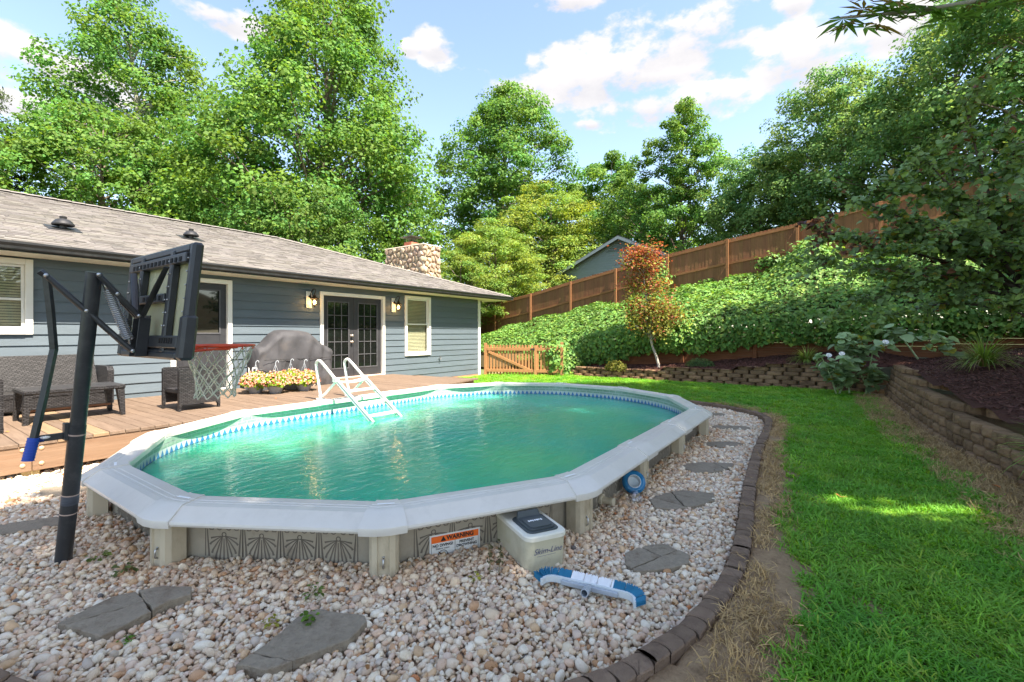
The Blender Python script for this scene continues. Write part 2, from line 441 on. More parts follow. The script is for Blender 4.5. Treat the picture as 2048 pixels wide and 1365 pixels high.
M_MORTAR = mat('mortar', (.50, .42, .32), (.60, .52, .42), rough=.95, bump=.5, bscale=40)
M_STONE = mat('fieldstone', srgb(136, 108, 82), srgb(196, 178, 154), rough=.9, scale=5, bump=.7, bscale=18, objvar=.34, huevar=.018, contrast=.4, dirt=(srgb(120, 100, 84), 4, .5))
M_DECK = mat('deck_wood', srgb(102, 85, 71), srgb(126, 107, 91), rough=.75, scale=3.5, stretch=(9, .7, 9), bump=.35, bscale=14, bstretch=(12, .8, 12), objvar=.10, dirt=(srgb(86, 66, 54), 2.2, .55), spec=.25)
M_DECKNEW = mat('new_deck_wood', srgb(124, 101, 76), srgb(146, 121, 92), rough=.7, scale=3.5, stretch=(9, .7, 9), bump=.3, bscale=14, bstretch=(12, .8, 12))
M_FASCIA = mat('fascia_wood', srgb(116, 92, 72), srgb(138, 113, 92), rough=.75, scale=3, stretch=(.6, 9, 9), bump=.3, bscale=14, bstretch=(.8, 12, 12), objvar=.06, dirt=(srgb(120, 84, 60), 2, .5), spec=.25)
M_POST = mat('treated_post', srgb(176, 158, 112), srgb(196, 178, 134), rough=.8, stretch=(9, 9, .7), bump=.25)
M_BOLT = mat('bolt_head', srgb(190, 160, 130), srgb(205, 180, 150), rough=.5, metal=.3)
M_BLACKMETAL = mat('black_metal', (.012, .012, .013), (.03, .03, .03), rough=.45, bump=.12, bscale=25, dirt=((.07, .07, .065), 4, .4))
M_IRON = mat('bronze_iron', (.03, .018, .012), (.06, .035, .02), rough=.5, metal=.4, bump=.1)
M_TERRA = mat('terracotta', srgb(176, 98, 76), srgb(192, 116, 92), rough=.9)
M_BULB = mat('lit_bulb', (1, .62, .2), emit=((1.0, .62, .26), 9.0), bump=0)
M_LAMPGLASS = glass_mat('lamp_glass', (1, .95, .85), .02)
M_SOIL = mat('soil', srgb(132, 106, 82), srgb(172, 146, 114), rough=1, scale=18, contrast=.3, bump=1, bscale=70, dirt=(srgb(96, 76, 58), 14, .75), spec=.1)
M_MULCH = mat('mulch', srgb(62, 38, 32), srgb(90, 60, 50), rough=1, scale=40, bump=1, bscale=120, spec=.15)
M_BANKSOIL = mat('bank_soil', srgb(52, 50, 34), srgb(74, 66, 46), rough=1, scale=3, bump=.8, spec=.1)
M_GRAVELBASE = mat('gravel_base', srgb(150, 122, 98), srgb(176, 150, 126), rough=1, scale=40, bump=1, bscale=90)

# ================================================================== ground
# one sheet to the horizon
g = MB(); seg = [0, 3, 8, 16, 30, 60, 120, 250, 500, 1000, 2000]
ang = np.arange(48) * 2 * math.pi / 48
pts = [(8, 6, -.06)]
for r in seg[1:]:
    for a in ang: pts.append((8 + r * math.cos(a), 6 + r * math.sin(a), -.06))
fc = [(0, 1 + i, 1 + (i + 1) % 48) for i in range(48)]
for k in range(len(seg) - 2):
    for i in range(48): fc.append((1 + k * 48 + i, 1 + (k + 1) * 48 + i, 1 + (k + 1) * 48 + (i + 1) % 48, 1 + k * 48 + (i + 1) % 48))
g.add(pts, fc)
M_FARGROUND = mat('far_ground', srgb(78, 92, 48), srgb(104, 112, 62), rough=1, scale=.4, bump=.5, bscale=3)
struct(g.build('ground', M_FARGROUND))

# pool outline (outer lip of the top rail), counter-clockwise seen from above
POOL = np.array([(1.07, 5.06), (1.07, 3.54), (1.83, 2.22), (3.15, 1.46), (4.52, 1.46), (5.90, 1.46), (7.25, 1.46), (8.57, 2.22), (9.30, 3.54), (9.30, 5.06),
                 (8.57, 6.38), (7.25, 7.14), (5.90, 7.14), (4.52, 7.14), (3.15, 7.14), (1.83, 6.38)])
# garden edging (centre line of the blocks)
EDGE = smooth_path([(-.9, 5.6), (-.5, 4.7), (-.1, 4.0), (.2, 3.3), (.33, 2.85), (.5, 2.3), (.85, 1.6), (1.3, 1.07), (1.78, .77), (2.2, .60), (2.6, .525), (3.14, .485), (3.9, .55), (4.66, .64), (6.49, .78), (8.0, .82), (8.9, .90),
                    (9.4, 1.15), (9.72, 1.5), (10.05, 2.0), (10.22, 2.7), (10.20, 3.6), (10.05, 4.7), (9.75, 5.7), (9.25, 6.7), (8.95, 7.2)], 2)
GRAVEL_POLY = np.vstack([EDGE, [(8.9, 7.4), (-2.5, 7.4), (-2.5, 5.2)]])
DECK_FRONT = 6.86

def grid_mesh(name, xs, ys, fz, m, mask=None):
    X, Y = np.meshgrid(xs, ys, indexing='ij'); P = np.column_stack([X.ravel(), Y.ravel()]); Z = fz(P)
    nx, ny = len(xs), len(ys); I = np.arange(nx * ny).reshape(nx, ny)
    F = np.stack([I[:-1, :-1], I[1:, :-1], I[1:, 1:], I[:-1, 1:]], -1).reshape(-1, 4)
    if mask is not None:
        k = mask(P); F = F[k[F].any(1)]
        used = np.unique(F); mp = -np.ones(nx * ny, int); mp[used] = np.arange(len(used)); F = mp[F]; P = P[used]; Z = Z[used]
    me = mesh_np(name, np.column_stack([P, Z]), F, m, smooth=True)
    o = bpy.data.objects.new(name, me); col.objects.link(o); return o
def vnoise(P, s, amp, seed=0.0): return np.array([mnoise.noise(Vector((p[0] * s, p[1] * s, seed))) for p in P]) * amp

# soil under the lawn
def lawn_z(P): return 0.045 + vnoise(P, .8, .015) + vnoise(P, 5, .006, 3)
def lawn_soil_z(P): return np.where(in_poly(P, GRAVEL_POLY), -.05, lawn_z(P))
struct(grid_mesh('lawn_soil', np.arange(-4, 15.0, .08), np.arange(-6, 11.2, .08), lawn_soil_z, M_SOIL, lambda P: ~in_poly(P, GRAVEL_POLY) & (P[:, 1] < 10.3)))
# gravel bed base
def gravel_z(P): return -0.012 + vnoise(P, 1.2, .012, 5)
struct(grid_mesh('gravel_base', np.arange(-2.6, 10.4, .12), np.arange(.5, 7.4, .12), gravel_z, M_GRAVELBASE, lambda P: in_poly(P, GRAVEL_POLY)))

# mulch bed behind the block walls
COURSE = .11
def back_wall_courses(v): return 3 if v > 4.35 else (4 if v > 2.3 else (5 if v > 1.55 else 6))
def timber_base(v): return np.interp(v, [-9, -3.5, 0, 1.95, 4.07, 6, 8, 10], [1.35, 1.12, 1.0, .78, .52, .40, .28, .1])
RW_END = [3.2, 3.6, 4.4, 5.6, 7.9, 10.2, 11.5]        # where each course of the right-hand wall turns into the bank
def right_base_y(x): return np.interp(x, [3, 6.3, 8, 9.3, 11.7, 13.6], [-1.62, -1.48, -1.24, -1.14, -1.02, -.98])
def right_top(x): return np.interp(x, [2.5, 4.6, 6.6, 8.9, 10.9, 12.5, 14.3], [.20, .36, .50, .60, .70, .76, .74])
def mulch_z(P):
    x, y = P[:, 0], P[:, 1]
    zb = np.interp(y, [-1, 1.5, 1.6, 2.25, 2.35, 4.3, 4.4, 8], [.68, .68, .57, .57, .46, .46, .34, .30])
    za = zb + (timber_base(y) - zb) * np.clip((x - 14.45) / 1.15, 0, 1)
    d = np.clip(right_base_y(x) - .12 - y, 0, 9)
    zr = right_top(x) - .03 + .16 * np.minimum(d, 3.2) + .02 * d
    w = np.clip((x - 13.7) / .9, 0, 1) * np.clip((y + 1.9) / .9, 0, 1)
    z = np.where((x > 14.2) & (y > -1.0), za, zr * (1 - w) + za * w)
    return z + vnoise(P, 3, .03, 8) + vnoise(P, 12, .015, 2)
def mulch_mask(P):
    x, y = P[:, 0], P[:, 1]
    return ((x > 14.35) & (x < 15.7) & (y > -1.2) & (y < 7.6)) | ((y < right_base_y(x) - .34) & (x < 15.7) & (x > 2.5))
struct(grid_mesh('mulch_bed', np.arange(2.4, 15.9, .12), np.arange(-7.2, 7.8, .12), mulch_z, M_MULCH, mulch_mask))

# bank behind the timber wall, up to and past the fence
def fence_base(v): return np.interp(v, [-12, -6, -1.3, 1.1, 3.56, 6, 10.9, 13.3, 15.75, 19], [4.7, 4.45, 4.1, 3.8, 3.5, 3.15, 2.3, 1.85, 1.42, .9])
def bank_z(P):
    x, y = P[:, 0], P[:, 1]
    low = np.interp(y, [-9, -3, 0, 4, 7, 9, 10.5, 12], [2.2, 2.1, 1.9, 1.65, 1.35, .7, .25, .0])
    t = np.clip((x - 15.65) / 4.9, 0, 1)
    z = low + (fence_base(y) - low) * (t ** .8)
    far = np.clip((x - 20.6) / 25, 0, 1) * np.interp(y, [-30, 5, 20, 40], [3.5, 2.2, .6, 0])
    side = np.interp(y, [12, 22, 34], [1, .75, .0])
    return z * side + far + vnoise(P, .4, .12, 4) - .05 * (1 - side)
struct(grid_mesh('bank', np.r_[np.arange(15.66, 22, .4), np.arange(22, 70, 2.5)], np.arange(-34, 40, .7), bank_z, M_BANKSOIL))
def right_bank_z(P): return 1.3 + np.clip((-P[:, 1] - 6.5) * .22, 0, 3.4) + vnoise(P, .4, .1, 6) + np.clip((P[:, 0] - 5) * .05, -.8, .6)
struct(grid_mesh('side_bank', np.arange(-16, 15.9, .8), np.arange(-26, -6.4, .8), right_bank_z, M_BANKSOIL))

# ================================================================== house
WY = 10.15
house = thing('house', 'single-storey blue-grey clapboard house with shingled hip roof behind the deck', 'house', (4, 12, 0))
OPEN = [(.60, 1.63, 1.48, 2.63), (3.43, 4.50, .0, 2.58), (6.48, 8.43, .0, 2.51), (9.15, 10.18, .84, 2.59)]
# clapboards: each course cut at the openings
z = .10; bi = 0
while z < 2.60:
    z1 = min(z + .173, 2.655); zc = .5 * (z + z1)
    iv = [(-6.0, 12.56)]
    for (a, b, c, d) in OPEN:
        if z1 > c + .02 and z < d - .02:
            iv = [q for (s, e) in iv for q in ((s, min(e, a + .004)), (max(s, b - .004), e)) if q[1] - q[0] > .05]
    cuts = []
    for (s, e) in iv:
        if e - s > 4.2: k = s + (e - s) * random.uniform(.35, .65); cuts += [(s, k - .0015), (k + .0015, e)]
        else: cuts.append((s, e))
    for (s, e) in cuts:
        b = MB(); th0, th1 = .026 + random.uniform(-.002, .002), .006
        v = [(s, WY - th0, z), (e, WY - th0, z), (e, WY - th1, z1 + .006), (s, WY - th1, z1 + .006), (s, WY, z), (e, WY, z), (e, WY, z1 + .006), (s, WY, z1 + .006),
             (s, WY - th0, z + .004), (e, WY - th0, z + .004)]
        b.add(v, [(8, 9, 2, 3), (0, 1, 9, 8), (0, 4, 5, 1), (4, 0, 8, 3, 7), (1, 5, 6, 2, 9), (3, 2, 6, 7)])
        b.build('siding_board', M_SIDING, house)
    z += .173
# sheathing with real openings behind the boards
b = MB()
xs = sorted({-6.0, 12.5, *[q for o in OPEN for q in o[:2]]}); zs = sorted({.0, 2.68, *[q for o in OPEN for q in o[2:]]})
for i in range(len(xs) - 1):
    for j in range(len(zs) - 1):
        cx, cz = .5 * (xs[i] + xs[i + 1]), .5 * (zs[j] + zs[j + 1])
        if any(o[0] < cx < o[1] and o[2] < cz < o[3] for o in OPEN): continue
        b.box((xs[i], WY + .002, zs[j]), (xs[i + 1], WY + .14, zs[j + 1]))
b.box((12.40, WY + .15, 0), (12.58, 20.3, 2.68))
b.box((-6, 20.2, 0), (12.39, 20.4, 2.68)); b.box((-6.2, WY + .01, 0), (-6.01, 20.4, 2.68))
b.build('wall', M_SIDING, house)
MB().box((-6, WY - .02, 0.0), (12.58, WY + .0, .099)).build('foundation_board', mat('foundation', srgb(150, 110, 84), srgb(170, 130, 102), rough=.9), house)
# dark room behind the glass
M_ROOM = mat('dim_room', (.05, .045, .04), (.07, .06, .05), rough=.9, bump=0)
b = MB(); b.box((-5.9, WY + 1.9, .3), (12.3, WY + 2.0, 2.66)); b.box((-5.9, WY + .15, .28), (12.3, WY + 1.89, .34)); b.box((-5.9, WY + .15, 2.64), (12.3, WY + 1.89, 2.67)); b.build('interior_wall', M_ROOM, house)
for xx in (12.555,):
    b = MB(); b.box((xx - .075, WY - .045, .05), (xx + .045, WY - .001, 2.66), .004); b.box((xx + .026, WY + .001, .05), (xx + .045, WY + .10, 2.66), .004); b.build('corner_trim', M_TRIM, house)
# soffit, fascia, gutter
EY = 9.50; EX = 13.55; EZ = 2.79
b = MB(); b.box((-6.6, EY + .05, 2.660), (EX - .05, WY + .05, 2.674)); b.box((12.50, WY + .051, 2.660), (EX - .05, 20.8, 2.674)); b.build('soffit', M_SOFFIT, house)
b = MB(); b.box((-6.6, EY + .03, 2.664), (EX - .03, EY + .049, EZ)); b.box((EX - .049, EY + .05, 2.664), (EX - .03, 20.8, EZ)); b.build('fascia', M_GUTTER, house)
prof = [(.0, .0), (.075, .0), (.085, .012), (.092, .045), (.118, .085), (.118, .112), (.108, .112), (.108, .09), (.08, .05), (.07, .012), (.0, .012)]
b = MB(); n = len(prof)
for x in (-6.6, EX + .085):
    b.add([(x, EY + .028 - p, 2.682 + q) for p, q in prof], [])
b.add([], [])
b.f += [(i, (i + 1) % n, n + (i + 1) % n, n + i) for i in range(n)] + [tuple(reversed(range(n))), tuple(range(n, 2 * n))]; b.mi += [0] * (n + 2)
b.build('gutter', M_GUTTER, house)
b = MB()
for y in (EY - .08, 20.8): b.add([(EX - .028 + p, y, 2.682 + q) for p, q in prof], [])
b.f += [(i, n + i, n + (i + 1) % n, (i + 1) % n) for i in range(n)] + [tuple(range(n)), tuple(reversed(range(n, 2 * n)))]; b.mi += [0] * (n + 2)
b.build('gutter', M_GUTTER, house)
b = MB(); b.tube(smooth_path([(12.9, 10.35, 2.68), (12.9, 10.35, 2.55), (12.70, 10.33, 2.35), (12.66, 10.32, 2.1), (12.66, 10.32, .3)], 2), .038, 8); b.build('downspout', M_GUTTER, house, smooth=True)

# roof: deck planes plus overlapping shingle tabs
RY, RZ = 15.0, 4.62
sl = (RZ - EZ) / (RY - EY)
HX = EX - (RY - EY)
roof = MB()
roof.add([(-7, EY - .03, EZ - .0), (EX + .03, EY - .03, EZ), (HX, RY, RZ), (-7, RY, RZ), (EX + .03, 20.53, EZ), (-7, 20.53, EZ), (-7, EY - .03, EZ - .03), (EX + .03, EY - .03, EZ - .03), (EX + .03, 20.53, EZ - .03), (-7, 20.53, EZ - .03)],
         [(0, 1, 2, 3), (1, 4, 2), (4, 5, 3, 2), (6, 7, 1, 0), (7, 8, 4, 1), (8, 9, 5, 4), (6, 9, 8, 7), (6, 0, 3, 5, 9)])
roof = roof.build('roof', mat('roof_felt', (.10, .095, .09), (.13, .12, .11), rough=1), house)
V = []; F = []; C = []
slen = math.hypot(RY - EY, RZ - EZ); ncs = int(slen / .135)
rng = np.random.default_rng(3)
for k in range(ncs + 1):
    s0 = k * .135; s1 = min(s0 + .15, slen)
    y0, z0 = EY - .035 + (RY - EY + .035) * s0 / slen, EZ + (RZ - EZ) * s0 / slen; y1, z1 = EY - .035 + (RY - EY + .035) * s1 / slen, EZ + (RZ - EZ) * s1 / slen
    x = -7.0; xe = EX + .03 - (y0 - EY)
    while x < xe - .03:
        w = rng.uniform(.10, .34); x2 = min(x + w, xe); th = rng.choice([.006, .006, .014])
        xr = min(x2, EX + .03 - (y1 - EY))
        i = len(V)
        V += [(x, y0 - rng.uniform(0, .006), z0 + th + .004), (x2, y0 - rng.uniform(0, .006), z0 + th + .004), (max(xr, x), y1, z1 + .003), (x, y1, z1 + .003), (x, y0, z0), (x2, y0, z0)]
        F += [(i, i + 1, i + 2, i + 3), (i + 4, i + 5, i + 1, i), (i + 5, i + 4, i + 3, i + 2), (i + 4, i, i + 3, i + 3)]
        c = rng.uniform(.84, 1.08) * np.array([1, rng.uniform(.96, 1.0), rng.uniform(.92, .99)])
        if rng.random() < .16: c *= .72
        C += [c] * 6
        x = x2 + .003
    # hip end slope
    x0h, x1h = EX + .035 - (y0 - EY), EX + .035 - (y1 - EY); y = y0
    while y < 30 - y0 - .03:
        w = rng.uniform(.10, .34); yb = min(y + w, 30 - y0); i = len(V)
        V += [(x0h, y, z0 + .01), (x0h, yb, z0 + .01), (x1h, min(yb, 30 - y1), z1 + .003), (x1h, max(y, y1), z1 + .003), (x0h, y, z0), (x0h, yb, z0)]
        F += [(i, i + 1, i + 2, i + 3), (i + 4, i + 5, i + 1, i), (i + 5, i + 4, i + 3, i + 2), (i + 4, i, i + 3, i + 3)]
        C += [rng.uniform(.72, 1.1) * np.ones(3)] * 6
        y = yb + .003
me = bpy.data.meshes.new('shingles'); me.from_pydata([tuple(float(q) for q in v) for v in V], [], [f if len(set(f)) == 4 else (f[0], f[1], f[2]) for f in F])
a = me.attributes.new('col', 'FLOAT_COLOR', 'POINT'); a.data.foreach_set('color', np.column_stack([np.array(C), np.ones(len(C))]).astype(np.float32).ravel())
me.materials.append(M_SHINGLE); me.update()
o = bpy.data.objects.new('shingles', me); col.objects.link(o); o.parent = roof; o.location = -Vector(house.location); o['kind'] = 'stuff'
# ridge and hip caps
b = MB(); M_CAP = mat('ridge_cap', (.16, .145, .13), (.22, .20, .18), rough=1, scale=30, bump=.4, bscale=100)
def capline(p, q, step=.25):
    p = np.array(p); q = np.array(q); L = np.linalg.norm(q - p); t = (q - p) / L; s = np.cross(t, (0, 0, 1.0)); s /= np.linalg.norm(s)
    k = 0
    while k < L:
        a = p + t * k; e = p + t * min(k + step + .03, L)
        b.add([a - s * .14 + (0, 0, -.03), a + (0, 0, .022), a + s * .14 + (0, 0, -.03), e - s * .14 + (0, 0, -.04), e + (0, 0, .012), e + s * .14 + (0, 0, -.04)], [(0, 3, 4, 1), (1, 4, 5, 2), (0, 1, 2)]); k += step
capline((HX, RY, RZ + .03), (-7, RY, RZ + .03)); capline((EX, EY, EZ + .03), (HX, RY, RZ + .03)); capline((EX, 20.5, EZ + .03), (HX, RY, RZ + .03))
b.build('ridge_caps', M_CAP, roof)
# roof vents
for (vx, vy, sc) in ((2.15, 11.05, 1.0), (4.50, 12.1, .8)):
    vz = EZ + sl * (vy - EY); Mt = Matrix.Rotation(math.atan(sl), 3, 'X')
    b = MB(); b.box((-.22, -.2, 0), (.22, .26, .012), M=np.array(Mt), off=(vx, vy, vz + .012))
    b.lathe([(.05, 0), (.05, .05), (.15, .055), (.155, .075), (.13, .11), (.10, .15), (.05, .17), (.045, .175)], 20, (vx, vy, vz + .02))
    b.lathe([(.045, 0), (.05, .01), (.05, .04), (.03, .045)], 12, (vx, vy, vz + .195))
    b.build('roof_vent', M_BLACKMETAL, roof, smooth=True, angle=40)

# chimney
CH = (12.60, 13.58, 12.90, 15.13, 4.93)
chim = MB().box((CH[0] + .04, CH[2] + .04, 2.4), (CH[1] - .04, CH[3] - .04, CH[4] - .03)).build('chimney', M_MORTAR, house)
def voronoi(w, h, nx, ny, jit=.42, seed=1):
    rg = np.random.default_rng(seed); sites = []
    for j in range(-1, ny + 1):
        for i in range(-1, nx + 1): sites.append(((i + .5 + (.5 if j % 2 else 0) + rg.uniform(-jit, jit)) * w / nx, (j + .5 + rg.uniform(-jit, jit)) * h / ny))
    sites = np.array(sites); out = []
    for k, c in enumerate(sites):
        if not (0 <= c[0] <= w and 0 <= c[1] <= h): continue
        poly = [np.array(q, float) for q in ((0, 0), (w, 0), (w, h), (0, h))]
        for m, d in enumerate(sites):
            if m == k or np.linalg.norm(d - c) > 3.2 * max(w / nx, h / ny): continue
            mid = .5 * (c + d); nn = d - c; new = []
            for i in range(len(poly)):
                p, q = poly[i], poly[(i + 1) % len(poly)]; dp, dq = (p - mid) @ nn, (q - mid) @ nn
                if dp <= 0: new.append(p)
                if (dp < 0) != (dq < 0) and abs(dp - dq) > 1e-12: new.append(p + (q - p) * dp / (dp - dq))
            poly = new
            if len(poly) < 3: break
        if len(poly) >= 3: out.append(np.array(poly))
    return out
def stone_mesh(poly, depth, rg, gap=.012):
    p = smooth_path(inset(poly, gap), 1, closed=True); n = len(p); c = p.mean(0)
    rings = [(p, -.03), (p, depth * .45), (c + (p - c) * .86, depth * .85), (c + (p - c) * .55, depth * rg.uniform(.95, 1.1))]
    v = np.vstack([np.column_stack([q, np.full(n, z) + rg.uniform(-.006, .006, n) * (z > 0)]) for q, z in rings]); f = []
    for r in range(3):
        for i in range(n): f.append((r * n + i, r * n + (i + 1) % n, (r + 1) * n + (i + 1) % n, (r + 1) * n + i))
    f.append(tuple(range(3 * n, 4 * n))); return v, f
rg = np.random.default_rng(11)
z0c = 2.95
for poly in voronoi(CH[1] - CH[0], CH[4] - z0c, 5, 9, seed=4):       # face towards the garden
    v, f = stone_mesh(poly, .085, rg, .017); w = np.column_stack([CH[0] + v[:, 0], CH[2] + .04 - v[:, 2], z0c + v[:, 1]])
    MB().add(w, [tuple(reversed(q)) for q in f][::1]).build('stone', M_STONE, chim, smooth=True, angle=45)
for poly in voronoi(CH[3] - CH[2], CH[4] - z0c, 10, 9, seed=5):      # face towards the roof
    v, f = stone_mesh(poly, .085, rg, .017); w = np.column_stack([CH[0] + .04 - v[:, 2], CH[3] - v[:, 0], z0c + v[:, 1]])
    MB().add(w, [tuple(reversed(q)) for q in f]).build('stone', M_STONE, chim, smooth=True, angle=45)
MB().box((CH[0] - .02, CH[2] - .02, CH[4] - .029), (CH[1] + .02, CH[3] + .02, CH[4] + .025), .02).build('crown', M_MORTAR, chim)
fl = (13.09, 14.1)
MB().box((fl[0] - .2, fl[1] - .22, CH[4] + .026), (fl[0] + .2, fl[1] + .22, CH[4] + .25), .01).build('flue', M_TERRA, chim)
b = MB(); M_MESHM = mat('cap_metal', (.16, .15, .14), (.24, .22, .2), rough=.45, metal=.8, bump=.05)
zt = CH[4] + .252
for i in range(9):
    t = i / 8
    for (p, q) in (((-.19 + .38 * t, -.21), None), ((-.19 + .38 * t, .21), None), ((-.19, -.21 + .42 * t), None), ((.19, -.21 + .42 * t), None)):
        b.box((fl[0] + p[0] - .004, fl[1] + p[1] - .004, zt), (fl[0] + p[0] + .004, fl[1] + p[1] + .004, zt + .19))
b.add([(fl[0] + sx * .33, fl[1] + sy * .36, zt + .19) for sx, sy in ((-1, -1), (1, -1), (1, 1), (-1, 1))] + [(fl[0] + sx * .33, fl[1] + sy * .36, zt + .205) for sx, sy in ((-1, -1), (1, -1), (1, 1), (-1, 1))] + [(fl[0], fl[1], zt + .25)],
      [(3, 2, 1, 0), (0, 1, 5, 4), (1, 2, 6, 5), (2, 3, 7, 6), (3, 0, 4, 7), (4, 5, 8), (5, 6, 8), (6, 7, 8), (7, 4, 8)])
b.build('chimney_cap', M_MESHM, chim)

# windows
def window(x0, x1, z0, z1, sashsplit):
    wdw = MB()
    t = .085; yo = WY - .05
    for (a, c) in (((x0, z0), (x0 + t, z1)), ((x1 - t, z0), (x1, z1))): wdw.box((a[0], yo, a[1]), (c[0], WY + .03, c[1]), .004)
    wdw.box((x0 + t + .001, yo, z1 - t), (x1 - t - .001, WY + .03, z1), .004)
    wo = wdw.build('window', M_TRIM, house)
    MB().box((x0 + t + .001, yo - .012, z0), (x1 - t - .001, WY + .03, z0 + t), .006).build('sill', M_TRIM, wo)
    zm = z0 + t + (z1 - z0 - 2 * t) * sashsplit
    for (za, zb, yy) in ((z0 + t + .002, zm + .02, WY + .012), (zm - .018, z1 - t - .002, WY + .036)):
        s = MB(); r = .035
        xa, xb = x0 + t + .002, x1 - t - .002
        s.box((xa, yy - .018, za), (xa + r, yy + .012, zb), .003); s.box((xb - r, yy - .018, za), (xb, yy + .012, zb), .003)
        s.box((xa + r, yy - .018, za), (xb - r, yy + .012, za + r), .003); s.box((xa + r, yy - .018, zb - r), (xb - r, yy + .012, zb), .003)
        s.build('sash', M_TRIM, wo)
        MB().box((xa + r - .003, yy - .004, za + r - .003), (xb - r + .003, yy, zb - r + .003)).build('pane', M_GLASS, wo)
    b = MB(); zz = z0 + t + .02
    while zz < z1 - t - .02:
        b.add([(x0 + t + .03, WY + .066, zz), (x1 - t - .03, WY + .066, zz), (x1 - t - .03, WY + .080, zz + .034), (x0 + t + .03, WY + .080, zz + .034)], [(0, 1, 2, 3)]); zz += .042
    b.build('blind', M_BLIND, wo)
window(.60, 1.63, 1.48, 2.63, .46); window(9.15, 10.18, .84, 2.59, .53)

# doors
DZ = .365
def door_trim(x0, x1, z1):
    t = .085; b = MB()
    b.box((x0, WY - .045, DZ + .003), (x0 + t, WY + .10, z1), .004); b.box((x1 - t, WY - .045, DZ + .003), (x1, WY + .10, z1), .004); b.box((x0 + t + .001, WY - .045, z1 - t), (x1 - t - .001, WY + .10, z1), .004)
    return b.build('door_trim', M_TRIM, house)
door_trim(3.43, 4.50, 2.58); door_trim(6.48, 8.43, 2.51)
MB().box((3.515, WY - .05, DZ + .002), (4.415, WY + .10, DZ + .03), .004).build('threshold', M_TRIM, house)
MB().box((6.565, WY - .05, DZ + .002), (8.345, WY + .10, DZ + .03), .004).build('threshold', mat('threshold_wood', srgb(206, 180, 160), rough=.6), house)
M_MUNTIN = mat('muntin_paint', srgb(64, 64, 68), srgb(86, 86, 88), rough=.45, bump=0)
def leaf(x0, x1, z0, z1, glass, cols_, rows_, knob=None):
    gx0, gx1, gz0, gz1 = glass; y0, y1 = WY + .03, WY + .075
    b = MB(); b.box((x0, y0, z0), (gx0, y1, z1), .003); b.box((gx1, y0, z0), (x1, y1, z1), .003); b.box((gx0 + .0005, y0, z0), (gx1 - .0005, y1, gz0), .003); b.box((gx0 + .0005, y0, gz1), (gx1 - .0005, y1, z1), .003)
    d = b.build('door', M_DOOR, house)
    fr = MB(); r = .018
    fr.box((gx0 - r, y0 - .012, gz0 - r), (gx0 + .012, y0 - .001, gz1 + r), .003); fr.box((gx1 - .012, y0 - .012, gz0 - r), (gx1 + r, y0 - .001, gz1 + r), .003)
    fr.box((gx0 + .0125, y0 - .012, gz0 - r), (gx1 - .0125, y0 - .001, gz0 + .012), .003); fr.box((gx0 + .0125, y0 - .012, gz1 - .012), (gx1 - .0125, y0 - .001, gz1 + r), .003)
    fr.build('glass_frame', M_MUNTIN, d)
    pw, ph = (gx1 - gx0) / cols_, (gz1 - gz0) / rows_
    for i in range(cols_):
        for j in range(rows_):
            MB().box((gx0 + i * pw + .001, y0 + .014, gz0 + j * ph + .001), (gx0 + (i + 1) * pw - .001, y0 + .020, gz0 + (j + 1) * ph - .001)).build('pane', M_DARKGLASS, d)
    if cols_ * rows_ > 1:
        m = MB()
        for i in range(1, cols_): m.box((gx0 + i * pw - .010, y0 + .0015, gz0 + .013), (gx0 + i * pw + .010, y0 + .013, gz1 - .013), .003)
        for j in range(1, rows_): m.box((gx0 + .013, y0 + .0005, gz0 + j * ph - .010), (gx1 - .013, y0 + .0125, gz0 + j * ph + .010), .003)
        m.build('muntins', M_MUNTIN, d)
    for (kx, kz) in (knob or ()):
        MB().lathe([(.032, 0), (.032, .006), (.014, .010), (.012, .035), (.028, .045), (.032, .06), (.02, .075), (.002, .078)], 16, (kx, y0 - .001, kz), M=np.array(Matrix.Rotation(R(90), 3, 'X'))).build('handle', mat('nickel', (.62, .56, .50), rough=.3, metal=.9, bump=0), d, smooth=True)
    return d
leaf(3.52, 4.41, DZ + .032, 2.49, (3.64, 4.29, 1.50, 2.36), 1, 1)
leaf(6.57, 7.452, DZ + .032, 2.42, (6.71, 7.31, .62, 2.28), 3, 5, knob=((7.39, 1.44), (7.39, 1.28)))
leaf(7.458, 8.34, DZ + .032, 2.42, (7.60, 8.20, .62, 2.28), 3, 5)

